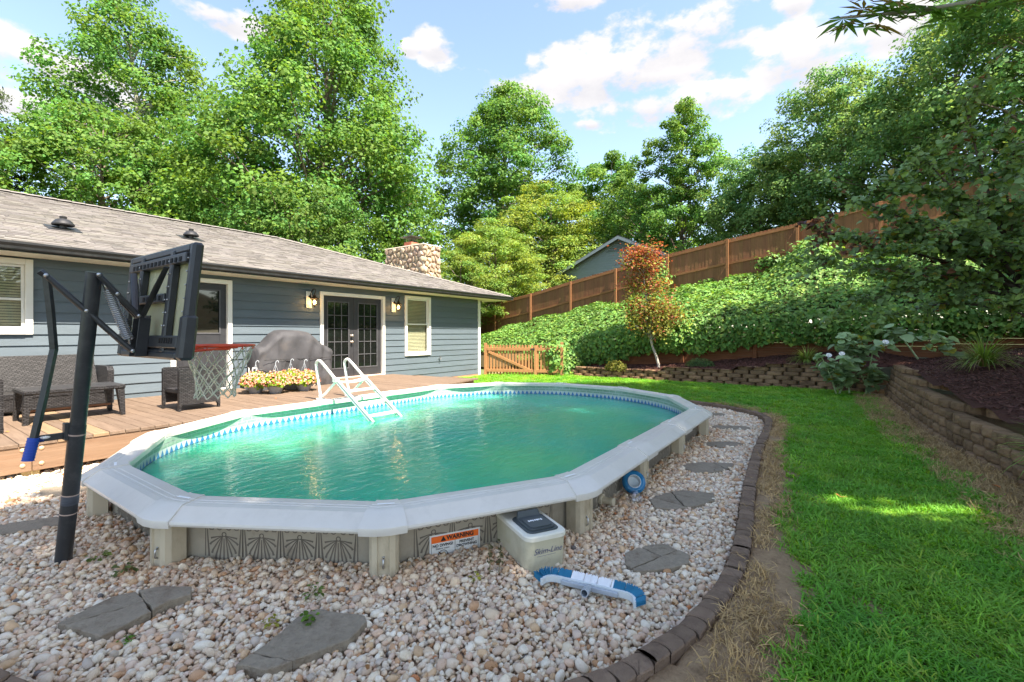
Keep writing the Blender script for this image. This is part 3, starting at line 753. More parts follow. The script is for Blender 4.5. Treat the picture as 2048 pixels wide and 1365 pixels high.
# wall lanterns either side of the French doors
def sconce(x, label):
    s = thing('wall_lantern', label, 'lamp', (x, WY - .02, 2.10), 'lit lanterns beside the French doors')
    MB().box((x - .07, WY - .052, 2.09), (x + .07, WY - .031, 2.48), .006).build('back_plate', M_TRIM, s)
    lx, ly = x + .05, WY - .19
    a = MB(); pth = [(x + .02, WY - .052, 2.36), (x + .02, WY - .09, 2.44), (x + .03, WY - .14, 2.52), (lx, ly - .01, 2.54), (lx, ly - .05, 2.50), (lx, ly - .03, 2.45), (lx, ly, 2.43), (lx, ly, 2.39)]
    a.tube(smooth_path(pth, 2), .009, 8); a.lathe([(.035, 0), (.035, .012)], 14, (x + .02, WY - .054, 2.36), M=np.array(Matrix.Rotation(R(90), 3, 'X'))); a.build('arm', M_IRON, s, smooth=True, angle=40)
    MB().lathe([(.012, .0), (.03, -.01), (.045, -.05), (.10, -.085), (.10, -.095), (.03, -.09)], 18, (lx, ly, 2.40)).build('lamp_shade', M_IRON, s, smooth=True, angle=40)
    MB().lathe([(.062, -.095), (.075, -.13), (.075, -.20), (.055, -.255), (.02, -.262)], 18, (lx, ly, 2.40), cap=False).build('glass', M_LAMPGLASS, s, smooth=True)
    c = MB()
    for k in range(4):
        an = k * math.pi / 2 + .6; c.tube([(lx + .080 * math.cos(an), ly + .080 * math.sin(an), 2.31), (lx + .080 * math.cos(an), ly + .080 * math.sin(an), 2.20), (lx + .02 * math.cos(an), ly + .02 * math.sin(an), 2.135)], .004, 5)
    c.lathe([(.022, 0), (.018, -.012), (.006, -.03)], 10, (lx, ly, 2.138)); c.build('cage', M_IRON, s)
    MB().sphere((lx, ly, 2.225), (.030, .030, .045), 12, 8).build('bulb', M_BULB, s, smooth=True)
    ld = bpy.data.lights.new('bulb_light', 'POINT'); ld.energy = 4.0; ld.color = (1, .62, .25); ld.shadow_soft_size = .04
    lo = bpy.data.objects.new('bulb_light', ld); col.objects.link(lo); lo.parent = s; lo.location = Vector((lx, ly, 2.225)) - s.location
sconce(6.18, 'lit bronze wall lantern left of the French doors, above the covered grill')
sconce(8.72, 'lit bronze wall lantern between the French doors and the narrow window')
b = MB(); b.tube([(10.56, WY - .03, .73), (10.56, WY - .09, .73), (10.56, WY - .10, .68)], .014, 8); b.lathe([(.03, 0), (.03, .01)], 10, (10.56, WY - .085, .755)); tag(b.build('hose_tap', mat('tap_brass', (.32, .30, .28), rough=.4, metal=.7, bump=0)), 'small outdoor hose tap on the siding below the narrow window', 'tap')

# ================================================================== deck
deck = thing('deck', 'low weathered wooden deck between the house and the pool', 'deck', (4, 8, 0))
def deck_edge(x):
    e = DECK_FRONT
    for i in range(len(POOL)):
        (x1, y1), (x2, y2) = POOL[i], POOL[(i + 1) % 16]
        if min(y1, y2) > 4.3 and min(x1, x2) <= x <= max(x1, x2) and abs(x1 - x2) > 1e-6:
            e = max(e, y1 + (y2 - y1) * (x - x1) / (x2 - x1) + .03)
    if x > 7.3: e = max(e, 7.15 + .2 * (x - 7.9))
    return e
x = -3.2; k = 0
while x < 8.98:
    x1 = x + .139
    y1 = WY - .055
    e0, e1 = deck_edge(x), deck_edge(x1)
    if x > 8.55: y1 = 10.09 - (x - 8.55) * 6.0
    if y1 - max(e0, e1) > .1:
        dz = random.uniform(-.002, .002)
        b = MB(); b.prism([(x, e0), (x1, e1), (x1, y1), (x, y1)], DZ - .036 + dz, DZ + dz, bev=.005)
        b.build('deck_board', M_DECKNEW if k in (31, 33) else M_DECK, deck)
    x += .145; k += 1
for (a, c) in ((-3.2, 1.0975), (1.1025, 3.4)):
    MB().box((a, DECK_FRONT + .012, .06), (c, DECK_FRONT + .05, DZ - .037), .004).build('fascia_board', M_FASCIA, deck)
MB().box((-3, 9.9, .0), (8.5, 9.95, DZ - .04)).build('ledger', M_FASCIA, deck)
b = MB(); b.add([(7.2, 7.22, .02), (9.0, 7.44, .02), (9.0, 7.44, DZ - .037), (7.2, 7.22, DZ - .037), (7.2, 7.26, .02), (9.0, 7.48, .02), (9.0, 7.48, DZ - .037), (7.2, 7.26, DZ - .037)], [(0, 1, 2, 3), (5, 4, 7, 6), (1, 5, 6, 2), (4, 0, 3, 7)]); b.build('fascia_board', M_FASCIA, deck)
b = MB(); b.add([(9.0, 7.44, .02), (8.62, 10.09, .02), (8.62, 10.09, DZ - .037), (9.0, 7.44, DZ - .037), (8.96, 7.44, .02), (8.58, 10.09, .02), (8.58, 10.09, DZ - .037), (8.96, 7.44, DZ - .037)], [(0, 1, 2, 3), (5, 4, 7, 6)]); b.build('fascia_board', M_FASCIA, deck)
for px in (-1.6, 1.07, 2.9): MB().box((px - .045, DECK_FRONT + .051, -.05), (px + .045 + .05, DECK_FRONT + .14, DZ - .037), .004).build('post', M_POST, deck)
for (bx_, bz_) in ((1.03, .29), (1.03, .13), (1.17, .29), (1.17, .13)):
    MB().lathe([(.022, 0), (.022, .004), (.015, .010), (.003, .012)], 14, (bx_, DECK_FRONT + .0119, bz_), M=np.array(Matrix.Rotation(R(90), 3, 'X'))).build('bolt', M_BOLT, deck, smooth=True)
# ================================================================== pool
M_RAIL = mat('pool_rail_plastic', (.62, .58, .515), (.69, .65, .585), rough=.38, scale=4, bump=.06, dirt=((.48, .45, .40), 7, .35), spec=.5)
M_CAPP = mat('pool_cap_plastic', (.63, .59, .525), (.70, .66, .595), rough=.36, scale=4, bump=.05, dirt=((.50, .47, .42), 7, .3))
M_UPRIGHT = mat('pool_upright_plastic', srgb(182, 168, 142), srgb(200, 188, 164), rough=.5, scale=3, stretch=(1, 1, .5), bump=.06, dirt=(srgb(134, 116, 92), 5, .6))
M_POOLWALL = mat('pool_wall_steel', srgb(150, 140, 122), srgb(172, 162, 144), rough=.55, scale=4, bump=.12, bscale=50, dirt=(srgb(110, 94, 76), 4, .65))
M_MOTIF = mat('pool_wall_print', srgb(92, 84, 74), srgb(112, 102, 90), rough=.6, bump=0)
M_LINER = mat('liner_white', (.46, .52, .50), (.52, .58, .56), rough=.5, bump=.03)
M_LINERG = mat('liner_tile_green', srgb(120, 150, 134), srgb(150, 176, 158), rough=.5, scale=14, bump=0)
M_LINERB = mat('liner_tile_blue', srgb(26, 96, 156), srgb(62, 134, 184), rough=.45, scale=18, bump=0)
M_STEEL = mat('zinc', (.42, .42, .42), (.55, .55, .55), rough=.35, metal=.9, bump=0)

pool = thing('above_ground_pool', 'oval above-ground pool with pale grey top rail and green water', 'pool', (5.2, 4.3, 0))
NP = len(POOL)
T = [(POOL[(i + 1) % NP] - POOL[i]) / np.linalg.norm(POOL[(i + 1) % NP] - POOL[i]) for i in range(NP)]
NRM = [np.array([-t[1], t[0]]) for t in T]
LEN = [np.linalg.norm(POOL[(i + 1) % NP] - POOL[i]) for i in range(NP)]
TAN = []
for i in range(NP):
    a = math.atan2(T[i - 1][0] * T[i][1] - T[i - 1][1] * T[i][0], T[i - 1] @ T[i]); TAN.append(math.tan(a / 2))
def P3(i, s, d, z): q = POOL[i] + T[i] * s + NRM[i] * d; return (q[0], q[1], z)
RPROF = [(.30, .325), (.303, .372), (.294, .382), (.215, .3855), (.21, .382), (.19, .382), (.185, .3855), (.175, .3855), (.17, .382), (.15, .382), (.145, .3855), (.105, .383), (.022, .328), (.004, .318), (0, .304), (.006, .290), (.03, .288), (.032, .294), (.09, .30), (.20, .30)]
CAPL = .15
def loft(rings, closed_ends=True):
    n = len(rings[0]); b = MB(); b.add(np.vstack([np.array(r) for r in rings]), [])
    for k in range(len(rings) - 1):
        for j in range(n):
            b.f.append((k * n + j, (k + 1) * n + j, (k + 1) * n + (j + 1) % n, k * n + (j + 1) % n)); b.mi.append(0)
    if closed_ends:
        b.f.append(tuple(range(n))); b.mi.append(0); b.f.append(tuple(reversed(range((len(rings) - 1) * n, len(rings) * n)))); b.mi.append(0)
    return b
for i in range(NP):
    L = LEN[i]
    rings = [[P3(i, s, d, z) for d, z in RPROF] for s in (CAPL - .03, L * .5, L - CAPL + .03)]
    loft(rings).build('top_rail', M_RAIL, pool, smooth=True, angle=25)
    # cap over the joint at vertex i
    j = (i - 1) % NP
    CP = [(d + (.004 if d > .25 else (-.009 if d < .05 else 0)), z + (.008 if z > .3 else -.012)) for d, z in RPROF]
    rings = [[P3(j, LEN[j] - CAPL, d, z) for d, z in CP], [P3(j, LEN[j] - .05 - d * TAN[i] * .9, d, z) for d, z in CP],
             [P3(i, .05 + d * TAN[i] * .9, d, z) for d, z in CP], [P3(i, CAPL, d, z) for d, z in CP]]
    cp = loft(rings).build('rail_cap', M_CAPP, pool, smooth=True, angle=28)
    bis = NRM[j] + NRM[i]; bis /= np.linalg.norm(bis); tt = np.array([bis[1], -bis[0]])
    c = POOL[i] + bis * .235
    b = MB(); b.box((-.055, -.009, .3942), (.055, .009, .3965), .001, M=np.array([[tt[0], bis[0], 0], [tt[1], bis[1], 0], [0, 0, 1]]), off=(c[0], c[1], 0)); b.build('cap_sticker', mat('sticker_white', (.85, .86, .88), rough=.35, bump=0), cp)
    # upright under the cap
    W, D = .088, .10
    po = [(-W, -.035), (-W, D * .6), (-W * .8, D * .9), (-W * .42, D), (-W * .36, D - .012), (-W * .1, D - .014), (W * .1, D - .014), (W * .36, D - .012), (W * .42, D), (W * .8, D * .9), (W, D * .6), (W, -.035)]
    c = POOL[i] + bis * .155; ou = -bis
    w2 = [(c[0] + tt[0] * p + ou[0] * q, c[1] + tt[1] * p + ou[1] * q) for p, q in po]
    w2 = np.array(w2)
    if np.sum(w2[:, 0] * np.roll(w2[:, 1], -1) - np.roll(w2[:, 0], -1) * w2[:, 1]) < 0: w2 = w2[::-1]
    up = MB().prism(w2, -.08, .296).build('upright', M_UPRIGHT, pool)
    h = c + ou * (D - .012)
    b = MB(); b.tube([(h[0], h[1], .12), (h[0] + ou[0] * .015, h[1] + ou[1] * .015, .115), (h[0] + ou[0] * .015, h[1] + ou[1] * .015, .07), (h[0] + ou[0] * .004, h[1] + ou[1] * .004, .06)], .006, 6)
    b.lathe([(.008, 0), (.008, .006)], 8, (h[0], h[1], .125)); b.build('rope_clip', M_STEEL, up, smooth=True)
# outer wall panels with the printed scroll motif
def ribbons(strokes, O, t, n, eps, name, m, parent, wk=1.0):
    b = MB()
    for pts, w0, w1 in strokes:
        p = np.array(pts, float); k = len(p)
        d = np.gradient(p, axis=0); d /= np.maximum(np.linalg.norm(d, axis=1, keepdims=True), 1e-9); q = np.column_stack([-d[:, 1], d[:, 0]])
        w = np.linspace(w0, w1, k)[:, None] * .5 * wk
        a, c = p + q * w, p - q * w
        pts3 = [(O[0] + t[0] * s - n[0] * eps, O[1] + t[1] * s - n[1] * eps, z) for s, z in np.vstack([a, c])]
        b.add(pts3, [(i, i + 1, k + i + 1, k + i) for i in range(k - 1)])
    return b.build(name, m, parent)
def spiral(cx, cz, r0, r1, a0, turns, n=16): return [(cx + (r0 + (r1 - r0) * i / n) * math.cos(a0 + turns * 2 * math.pi * i / n), cz + (r0 + (r1 - r0) * i / n) * math.sin(a0 + turns * 2 * math.pi * i / n)) for i in range(n + 1)]
def motif(c):
    st = []
    for sg in (-1, 1):
        sp = [(c + sg * (x - c), z) for x, z in spiral(c + .030, .212, .006, .024, 0, 1.25)]
        st.append((sp, .004, .005))
        st.append(([(c + sg * .030, .234), (c + sg * .055, .228), (c + sg * .078, .196), (c + sg * .098, .196), (c + sg * .106, .216), (c + sg * .094, .224)], .005, .005))
        for (dx, dz, w) in ((.020, -.165, .010), (.048, -.15, .011), (.074, -.115, .011), (.088, -.058, .011), (.082, -.016, .010)):
            st.append(([(c + sg * .010, .155), (c + sg * (.010 + dx * .45), .155 + dz * .35), (c + sg * (.010 + dx * .9), .155 + dz * .8), (c + sg * (.010 + dx), .155 + dz)], .003, w))
        st.append(([(c + sg * .118, .20), (c + sg * .112, .12), (c + sg * .104, .02)], .004, .010))
        st.append(([(c + sg * .130, .205), (c + sg * .130, .02)], .003, .006))
    st.append((spiral(c, .165, .014, .014, 0, 1.0, 10), .005, .005)); st.append(([(c, .14), (c, -.02)], .004, .009))
    return st
for i in range(NP):
    d = .20; s0, s1 = d * TAN[i], LEN[i] - d * TAN[(i + 1) % NP]
    b = MB(); b.add([P3(i, s0, d, -.2), P3(i, s1, d, -.2), P3(i, s1, d, .318), P3(i, s0, d, .318), P3(i, s0, d + .012, -.2), P3(i, s1, d + .012, -.2), P3(i, s1, d + .012, .318), P3(i, s0, d + .012, .318)],
                   [(0, 1, 2, 3), (5, 4, 7, 6), (3, 2, 6, 7), (0, 4, 5, 1)])
    wl = b.build('wall_panel', M_POOLWALL, pool)
    if i in (0, 1, 2, 3, 4, 5, 6):
        st = []; k = int((s1 - s0 - .12) / .262); c0 = .5 * (s0 + s1) - (k - 1) * .131
        for q in range(k): st += motif(c0 + q * .262)
        O = POOL[i] + NRM[i] * d
        ribbons(st, O, T[i], NRM[i], .0015, 'scroll_print', M_MOTIF, wl, 1.45)
# liner: smooth oval inside the rail, tile border at the water line
LIN = smooth_path(np.array([POOL[i] + .5 * (NRM[i - 1] + NRM[i]) * .228 / max(.5, (.5 * (NRM[i - 1] + NRM[i])) @ NRM[i]) for i in range(NP)]), 3, closed=True)
n = len(LIN)
b = MB(); b.add(np.vstack([np.column_stack([LIN, np.full(n, -1.0)]), np.column_stack([LIN, np.full(n, .33)])]), [(i, n + i, n + (i + 1) % n, (i + 1) % n) for i in range(n)])
liner = b.build('liner', M_LINER, pool, smooth=True)
WATER_Z = .150
per = np.r_[0, np.cumsum(np.linalg.norm(np.roll(LIN, -1, 0) - LIN, axis=1))]; LL = per[-1]; Lc = np.vstack([LIN, LIN[:1]])
def lp(s, ins):
    s = s % LL; q = np.array([np.interp(s, per, Lc[:, 0]), np.interp(s, per, Lc[:, 1])]); q2 = np.array([np.interp((s + .05) % LL, per, Lc[:, 0]), np.interp((s + .05) % LL, per, Lc[:, 1])])
    t = q2 - q; t /= np.linalg.norm(t); return q + np.array([-t[1], t[0]]) * ins
m = int(round(LL / .094)); w = LL / m; b = MB()
for k in range(m):
    a, c, e = lp(k * w + w * .06, .003), lp((k + .5) * w, .004), lp((k + 1) * w - w * .06, .003)
    b.add([(*a, .138), (*e, .138), (*c, .218)], [(0, 1, 2)])
b.build('blue_triangle_border', M_LINERB, liner)
m = int(round(LL / .155)); w = LL / m; b = MB()
for k in range(m):
    for (z0, z1, o) in ((.228, .262, .5), (.272, .318, 0)):
        q = [lp(k * w + w * (o + f), .003) for f in (.03, .35, .65, .97)]
        b.add([(*p, z0) for p in q] + [(*p, z1) for p in q], [(i, i + 1, 5 + i, 4 + i) for i in range(3)])
b.build('green_tile_border', M_LINERG, liner)

# water
def water_mat():
    m = bpy.data.materials.new('pool_water'); m.use_nodes = True; t = m.node_tree; N = t.nodes; L = t.links
    p = N['Principled BSDF']
    tc = N.new('ShaderNodeTexCoord')
    nz = N.new('ShaderNodeTexNoise'); nz.inputs['Scale'].default_value = .55; nz.inputs['Detail'].default_value = 3; L.new(tc.outputs['Object'], nz.inputs['Vector'])
    mr = N.new('ShaderNodeMapRange'); mr.inputs[1].default_value = .38; mr.inputs[2].default_value = .64; L.new(nz.outputs['Fac'], mr.inputs[0])
    mx = N.new('ShaderNodeMix'); mx.data_type = 'RGBA'; mx.inputs[6].default_value = (.016, .44, .30, 1); mx.inputs[7].default_value = (.045, .47, .25, 1)  # yellow-green patches are partly algae, partly reflections put into the colour
    L.new(mr.outputs[0], mx.inputs[0]); L.new(mx.outputs[2], p.inputs['Base Color'])
    p.inputs['Subsurface Weight'].default_value = 1.0; p.inputs['Subsurface Radius'].default_value = (.25, 1.0, .8); p.inputs['Subsurface Scale'].default_value = 2.0; p.inputs['Roughness'].default_value = .08; p.inputs['IOR'].default_value = 1.33; p.inputs['Specular IOR Level'].default_value = .5
    mp = N.new('ShaderNodeMapping'); mp.inputs['Rotation'].default_value = (0, 0, R(35)); mp.inputs['Scale'].default_value = (1.0, 2.6, 1)
    L.new(tc.outputs['Object'], mp.inputs[0])
    w1 = N.new('ShaderNodeTexNoise'); w1.inputs['Scale'].default_value = 5.0; w1.inputs['Detail'].default_value = 4; w1.inputs['Distortion'].default_value = .6; L.new(mp.outputs[0], w1.inputs['Vector'])
    b = N.new('ShaderNodeBump'); b.inputs['Strength'].default_value = .5; b.inputs['Distance'].default_value = .016
    L.new(w1.outputs['Fac'], b.inputs['Height']); L.new(b.outputs[0], p.inputs['Normal'])
    return m
b = MB(); b.prism(inset(LIN, .001), -.6, WATER_Z); struct(b.build('pool_water', water_mat()))

# skimmer box on the wall panel towards the camera
sk = 2; tS, oS = T[sk], -NRM[sk]
MS = np.array([[tS[0], oS[0], 0], [tS[1], oS[1], 0], [0, 0, 1]]); OS = np.array([*(POOL[sk] + T[sk] * .972), 0.0])
M_SKIM = mat('skimmer_plastic', srgb(184, 178, 152), srgb(200, 194, 170), rough=.5, scale=5, bump=.05, dirt=(srgb(150, 138, 110), 6, .5))
M_SKIMLID = mat('skimmer_cream', srgb(214, 210, 194), srgb(226, 222, 208), rough=.45, bump=.03)
M_DKLID = mat('skimmer_dark_lid', srgb(52, 60, 62), srgb(66, 74, 76), rough=.45, bump=.05)
def rrect(x0, x1, y0, y1, r, n=4, back=False):
    pts = []
    for (cx, cy, a0) in ((x1 - r, y1 - r, 0), (x0 + r, y1 - r, 90), (x0 + r, y0 + r, 180), (x1 - r, y0 + r, 270)):
        if back and a0 >= 180: pts.append((x0 if a0 == 180 else x1, y0)); continue
        for k in range(n + 1): a = R(a0 + 90 * k / n); pts.append((cx + r * math.cos(a), cy + r * math.sin(a)))
    return pts
p0 = np.array(rrect(-.145, .145, -.19, .29, .06, 5, True)); p1 = np.array(rrect(-.15, .15, -.19, .30, .06, 5, True))
n = len(p0)
b = MB(); b.add(np.vstack([np.column_stack([p0 * .93 + (0, .01), np.full(n, -.08)]), np.column_stack([p0 * .97, np.full(n, .02)]), np.column_stack([p0, np.full(n, .20)])]),
                [(r * n + i, r * n + (i + 1) % n, (r + 1) * n + (i + 1) % n, (r + 1) * n + i) for r in range(2) for i in range(n)] + [tuple(range(2 * n, 3 * n))])
for k in range(4): b.box((-.147, -.02 + k * .016, .09), (-.143, -.014 + k * .016, .19))
b.xf(MS, OS); skim = b.build('skimmer', M_SKIM, pool, smooth=True, angle=40)
b = MB(); b.prism(p1, .201, .232, bev=.008, M=MS, off=OS); b.build('skimmer_top', M_SKIMLID, skim, smooth=True, angle=30)
b = MB(); b.prism(rrect(-.115, .115, -.03, .255, .045), .2325, .240, bev=.004, M=MS, off=OS); b.prism(rrect(-.095, .095, .02, .235, .035), .2405, .250, bev=.004, M=MS, off=OS)
b.prism(rrect(-.08, .08, .055, .22, .03), .2505, .257, bev=.003, M=MS, off=OS)
b.build('lid', M_DKLID, skim, smooth=True, angle=30)
b = MB(); b.add([(-.09, .012, .2405), (.09, .012, .2405), (.075, .0, .285), (-.075, .0, .285), (-.09, .035, .2405), (.09, .035, .2405), (.075, .012, .285), (-.075, .012, .285)], [(0, 3, 2, 1), (4, 5, 6, 7), (3, 7, 6, 2), (0, 4, 7, 3), (1, 2, 6, 5)]); b.xf(MS, OS); b.build('lid_handle', M_DKLID, skim)
b = MB()
for k, (w, hh) in enumerate([(.010, .020), (.012, .016), (.008, .022), (.011, .017), (.012, .02), (.009, .016), (.010, .021)]):
    b.box((-.052 + k * .015, .11, .2575), (-.052 + k * .015 + w, .11 + hh, .259))
b.xf(MS, OS); b.build('lid_mark', mat('print_white', (.8, .8, .8), rough=.5, bump=0), skim)

TEXTS = []
def text(name, body, size, m, parent, O, ex, ey, align='CENTER', shear=0.0, bold=0.0):
    cu = bpy.data.curves.new(name, 'FONT'); cu.body = body; cu.size = size; cu.align_x = align; cu.align_y = 'CENTER'; cu.shear = shear; cu.offset = bold
    cu.extrude = .0004; cu.materials.append(m)
    o = bpy.data.objects.new(name, cu); col.objects.link(o); o.parent = parent
    ex = Vector(ex).normalized(); ey = Vector(ey).normalized(); ez = ex.cross(ey)
    Mx = Matrix((ex, ey, ez)).transposed().to_4x4()
    off = Vector((0, 0, 0)); q = parent
    while q is not None: off += Vector(q.location); q = q.parent
    Mx.translation = Vector(O) - off; o.matrix_basis = Mx; TEXTS.append(o)
    return o
M_INK = mat('print_black', (.012, .012, .012), rough=.6, bump=0)
M_INKB = mat('print_blue_grey', srgb(96, 98, 120), rough=.6, bump=0)
fr = OS + MS @ np.array([0, .3015, .13])
text('lettering', 'Skim-Line', .052, M_INKB, skim, fr - MS @ np.array([0, .0105, 0]), (tS[0], tS[1], 0), (0, 0, 1), shear=.35)
b = MB(); b.box((-.075, .2835, .098), (.06, .286, .1)); b.xf(MS, OS); b.build('underline', M_INKB, skim)

# warning label
lab = MB(); O2 = POOL[2] + NRM[2] * .20
def WP(s, z, e=.006): q = O2 + T[2] * s - NRM[2] * e; return (q[0], q[1], z)
def wrect(b, s0, s1, z0, z1, e): b.add([WP(s0, z0, e), WP(s1, z0, e), WP(s1, z1, e), WP(s0, z1, e), WP(s0, z0, e - .002), WP(s1, z0, e - .002), WP(s1, z1, e - .002), WP(s0, z1, e - .002)], [(0, 1, 2, 3), (0, 4, 5, 1), (1, 5, 6, 2), (2, 6, 7, 3), (3, 7, 4, 0)])
S0, S1, Z0, Z1 = .34, .70, -.05, .142
wrect(lab, S0, S1, Z0, Z1, .006)
lab = lab.build('warning_label', mat('label_white', (.72, .71, .66), (.78, .77, .74), rough=.5, bump=0, dirt=(srgb(170, 150, 120), 6, .5)), pool)
b = MB(); wrect(b, S0 + .012, S1 - .012, .088, Z1 - .010, .0085); b.build('orange_band', mat('label_orange', srgb(232, 104, 34), rough=.5, bump=0), lab)
b = MB()
for (s0, s1, z0, z1) in ((S0 + .012, S0 + .0135, -.05, .087), (.517, .519, -.05, .087), (S1 - .0135, S1 - .012, -.05, .087)): wrect(b, s0, s1, z0, z1, .0082)
b.add([WP(.415, .095, .0092), WP(.455, .095, .0092), WP(.435, .128, .0092)], [(0, 1, 2)]); b.build('label_lines', M_INK, lab)
tx, zx = (T[2][0], T[2][1], 0), (0, 0, 1)
text('lettering', 'WARNING', .040, M_INK, lab, WP(.555, .111, .0092), tx, zx, bold=.0016)
text('lettering', 'NO DIVING!', .026, M_INK, lab, WP(.432, .068, .0082), tx, zx, bold=.0007)
text('lettering', 'Shallow water.', .017, M_INK, lab, WP(.432, .047, .0082), tx, zx)
text('lettering', 'PREVENT', .026, M_INK, lab, WP(.602, .068, .0082), tx, zx, bold=.0007)
text('lettering', 'DROWNING', .026, M_INK, lab, WP(.602, .043, .0082), tx, zx, bold=.0007)
st = [(spiral(.432, .000, .034, .034, 0, 1, 24), .004, .004), ([(.408, .024), (.456, -.024)], .004, .004), ([(.448, .018), (.438, .004), (.428, -.004), (.418, -.012)], .004, .010), (spiral(.558, .012, .004, .010, 0, 1.2, 12), .008, .008), ([(.548, .012), (.572, -.01)], .012, .006)]
ribbons(st, O2, T[2], NRM[2], .0082, 'pictograms', M_INK, lab)

# lettering becomes plain mesh
bpy.context.view_layer.update(); dg_ = bpy.context.evaluated_depsgraph_get()
for o in TEXTS:
    me = bpy.data.meshes.new_from_object(o.evaluated_get(dg_)); q = bpy.data.objects.new('lettering', me); col.objects.link(q); q.parent = o.parent; q.matrix_basis = o.matrix_basis.copy(); bpy.data.objects.remove(o)

# return fitting on the long side
b = MB(); Mx = np.array(Matrix.Rotation(R(90), 3, 'X')); b.lathe([(.05, 0), (.05, .02), (.032, .025), (.028, .09), (.036, .092), (.036, .12), (.02, .125)], 18, (3.72, 1.655, .065), M=Mx); b.build('return_fitting', M_UPRIGHT, pool, smooth=True, angle=35)

# ------------------------------------------------------------------ entry ladder
M_LAD = mat('ladder_plastic', (.70, .68, .62), (.77, .75, .70), rough=.4, scale=6, bump=.04, dirt=((.55, .52, .44), 8, .4))
lad = thing('pool_ladder', 'white plastic entry ladder hooked over the far pool rail from the deck', 'ladder', (4.88, 7.15, DZ))
U0, U1 = 4.60, 5.16
for u in (U0, U1):
    b = MB(); b.tube(smooth_path([(u, 7.17, DZ + .03), (u, 7.22, .62), (u, 7.31, .95), (u, 7.30, 1.00), (u, 7.22, 1.045), (u, 7.12, .99), (u, 6.90, .84), (u, 6.73, .72)], 2), .024, 10); b.build('handrail', M_LAD, lad, smooth=True, angle=50)
    b = MB(); dy, dz = -.84, -.54
    for o in (-.024, .024): b.tube([(u, 6.75 - o * .5, .735 + o * .8), (u, 5.30 - o * .5, -.20 + o * .8)], .019, 8)
    b.build('side_rail', M_LAD, lad, smooth=True, angle=50)
    b = MB(); b.box((u - .034, 6.68, .69), (u + .034, 6.80, .77), .012); b.build('collar', M_LAD, lad)
    b = MB(); b.tube(smooth_path([(u, 6.76, .69), (u, 6.92, .57), (u, 7.05, .47), (u, 7.16, DZ + .05)], 2), .022, 8); b.build('brace', M_LAD, lad, smooth=True, angle=50)
    b = MB(); b.box((u - .05, 7.10, DZ + .001), (u + .05, 7.24, DZ + .03), .008); b.box((u - .03, 7.13, DZ + .031), (u + .03, 7.20, DZ + .09), .01); b.build('foot', M_LAD, lad)
for k, (yy, zz) in enumerate(((6.74, .69), (6.47, .545), (6.19, .365), (5.93, .195), (5.66, .02))):
    b = MB(); sag = .03 if k == 0 else 0
    xs = np.linspace(U0 + .02, U1 - .02, 7); pr = [(-.055, 0), (.055, 0), (.06, .012), (.055, .03), (-.055, .03), (-.06, .012)]
    b = loft([[(x, yy + p, zz + q - sag * math.sin(math.pi * (x - U0) / (U1 - U0))) for p, q in pr] for x in xs]); b.build('step', M_LAD, lad)

# ------------------------------------------------------------------ basketball hoop
M_HOOP = mat('hoop_pole_paint', (.016, .018, .021), (.038, .041, .046), rough=.42, scale=9, contrast=.3, bump=.15, bscale=30, dirt=((.11, .11, .11), 12, .35))
M_HPLASTIC = mat('hoop_black_plastic', (.018, .019, .022), (.034, .036, .04), rough=.42, bump=.1, bscale=60, dirt=((.09, .09, .08), 8, .3))
M_ACRYL = mat('acrylic_board', srgb(190, 186, 158), srgb(208, 204, 178), rough=.25, bump=0, scale=3, trans=.35)
M_RIM = mat('rim_orange', srgb(214, 66, 32), srgb(226, 84, 44), rough=.45, bump=.05)
M_NET = mat('net_cord', srgb(214, 210, 194), srgb(196, 194, 166), rough=.9, scale=20, bump=0)
M_BLUEGRIP = mat('blue_grip', srgb(16, 62, 158), srgb(26, 78, 180), rough=.5, bump=.1)
hoop = thing('basketball_hoop', 'black poolside basketball hoop leaning over the near left corner of the pool', 'basketball hoop', (.804, 4.148, 0))
pb, pt = np.array([.804, 4.148, -.03]), np.array([.890, 3.835, 1.885])
b = MB(); ax = (pt - pb) / np.linalg.norm(pt - pb)
b.tube([pb, pb + ax * .95, pb + ax * .951, pt], [.044, .044, .041, .041], 20); b.build('pole', M_HOOP, hoop, smooth=True, angle=50)
for (z, m_, r, h) in ((.46, mat('tape_clear', srgb(170, 150, 140), rough=.3, bump=0), .0448, .008), (.40, None, .0452, .06), (.86, mat('tape_clear'  , (1, 1, 1)), .0452, .01), (.335, mat('tape_clear', (1, 1, 1)), .0448, .008)):
    c = pb + ax * (z + .03); m_ = m_ or mat('pole_label', srgb(54, 60, 70), srgb(84, 90, 100), rough=.4, scale=60, stretch=(.2, .2, 3), bump=0)
    MB().tube([c, c + ax * h], r, 20, cap=False).build('pole_band', m_, hoop, smooth=True)
# backboard: x = 1.235 plane, y from 3.29 to 4.42, tilted a little
BX = 1.235; BZ0, BZ1 = 1.345, 2.075
def BP(y, z, x=0.0): return np.array([BX + x + (z - 1.7) * .10, y, z])
def bbox(y0, y1, z0, z1, x0, x1, bev=.006):
    b = MB(); b.box((x0, y0, z0), (x1, y1, z1), bev)
    v = b.v[0]; v[:, 0] += BX + (v[:, 2] - 1.7) * .10; return b
Y0, Y1 = 3.285, 4.425
bd = bbox(Y0 + .05, Y1 - .05, BZ0 + .05, BZ1 - .05, .006, .016, 0).build('backboard', M_ACRYL, hoop)
def bpart(name, *boxes):
    m = MB()
    for q in boxes:
        t = bbox(*q); m.add(t.v[0], t.f)
    return m.build(name, M_HPLASTIC, bd)
bpart('frame', (Y0, Y0 + .06, BZ0, BZ1, -.035, .03, .016), (Y1 - .06, Y1, BZ0, BZ1, -.035, .03, .016), (Y0 + .05, Y1 - .05, BZ1 - .06, BZ1, -.035, .03, .016), (Y0 + .05, Y1 - .05, BZ0, BZ0 + .06, -.035, .03, .016))
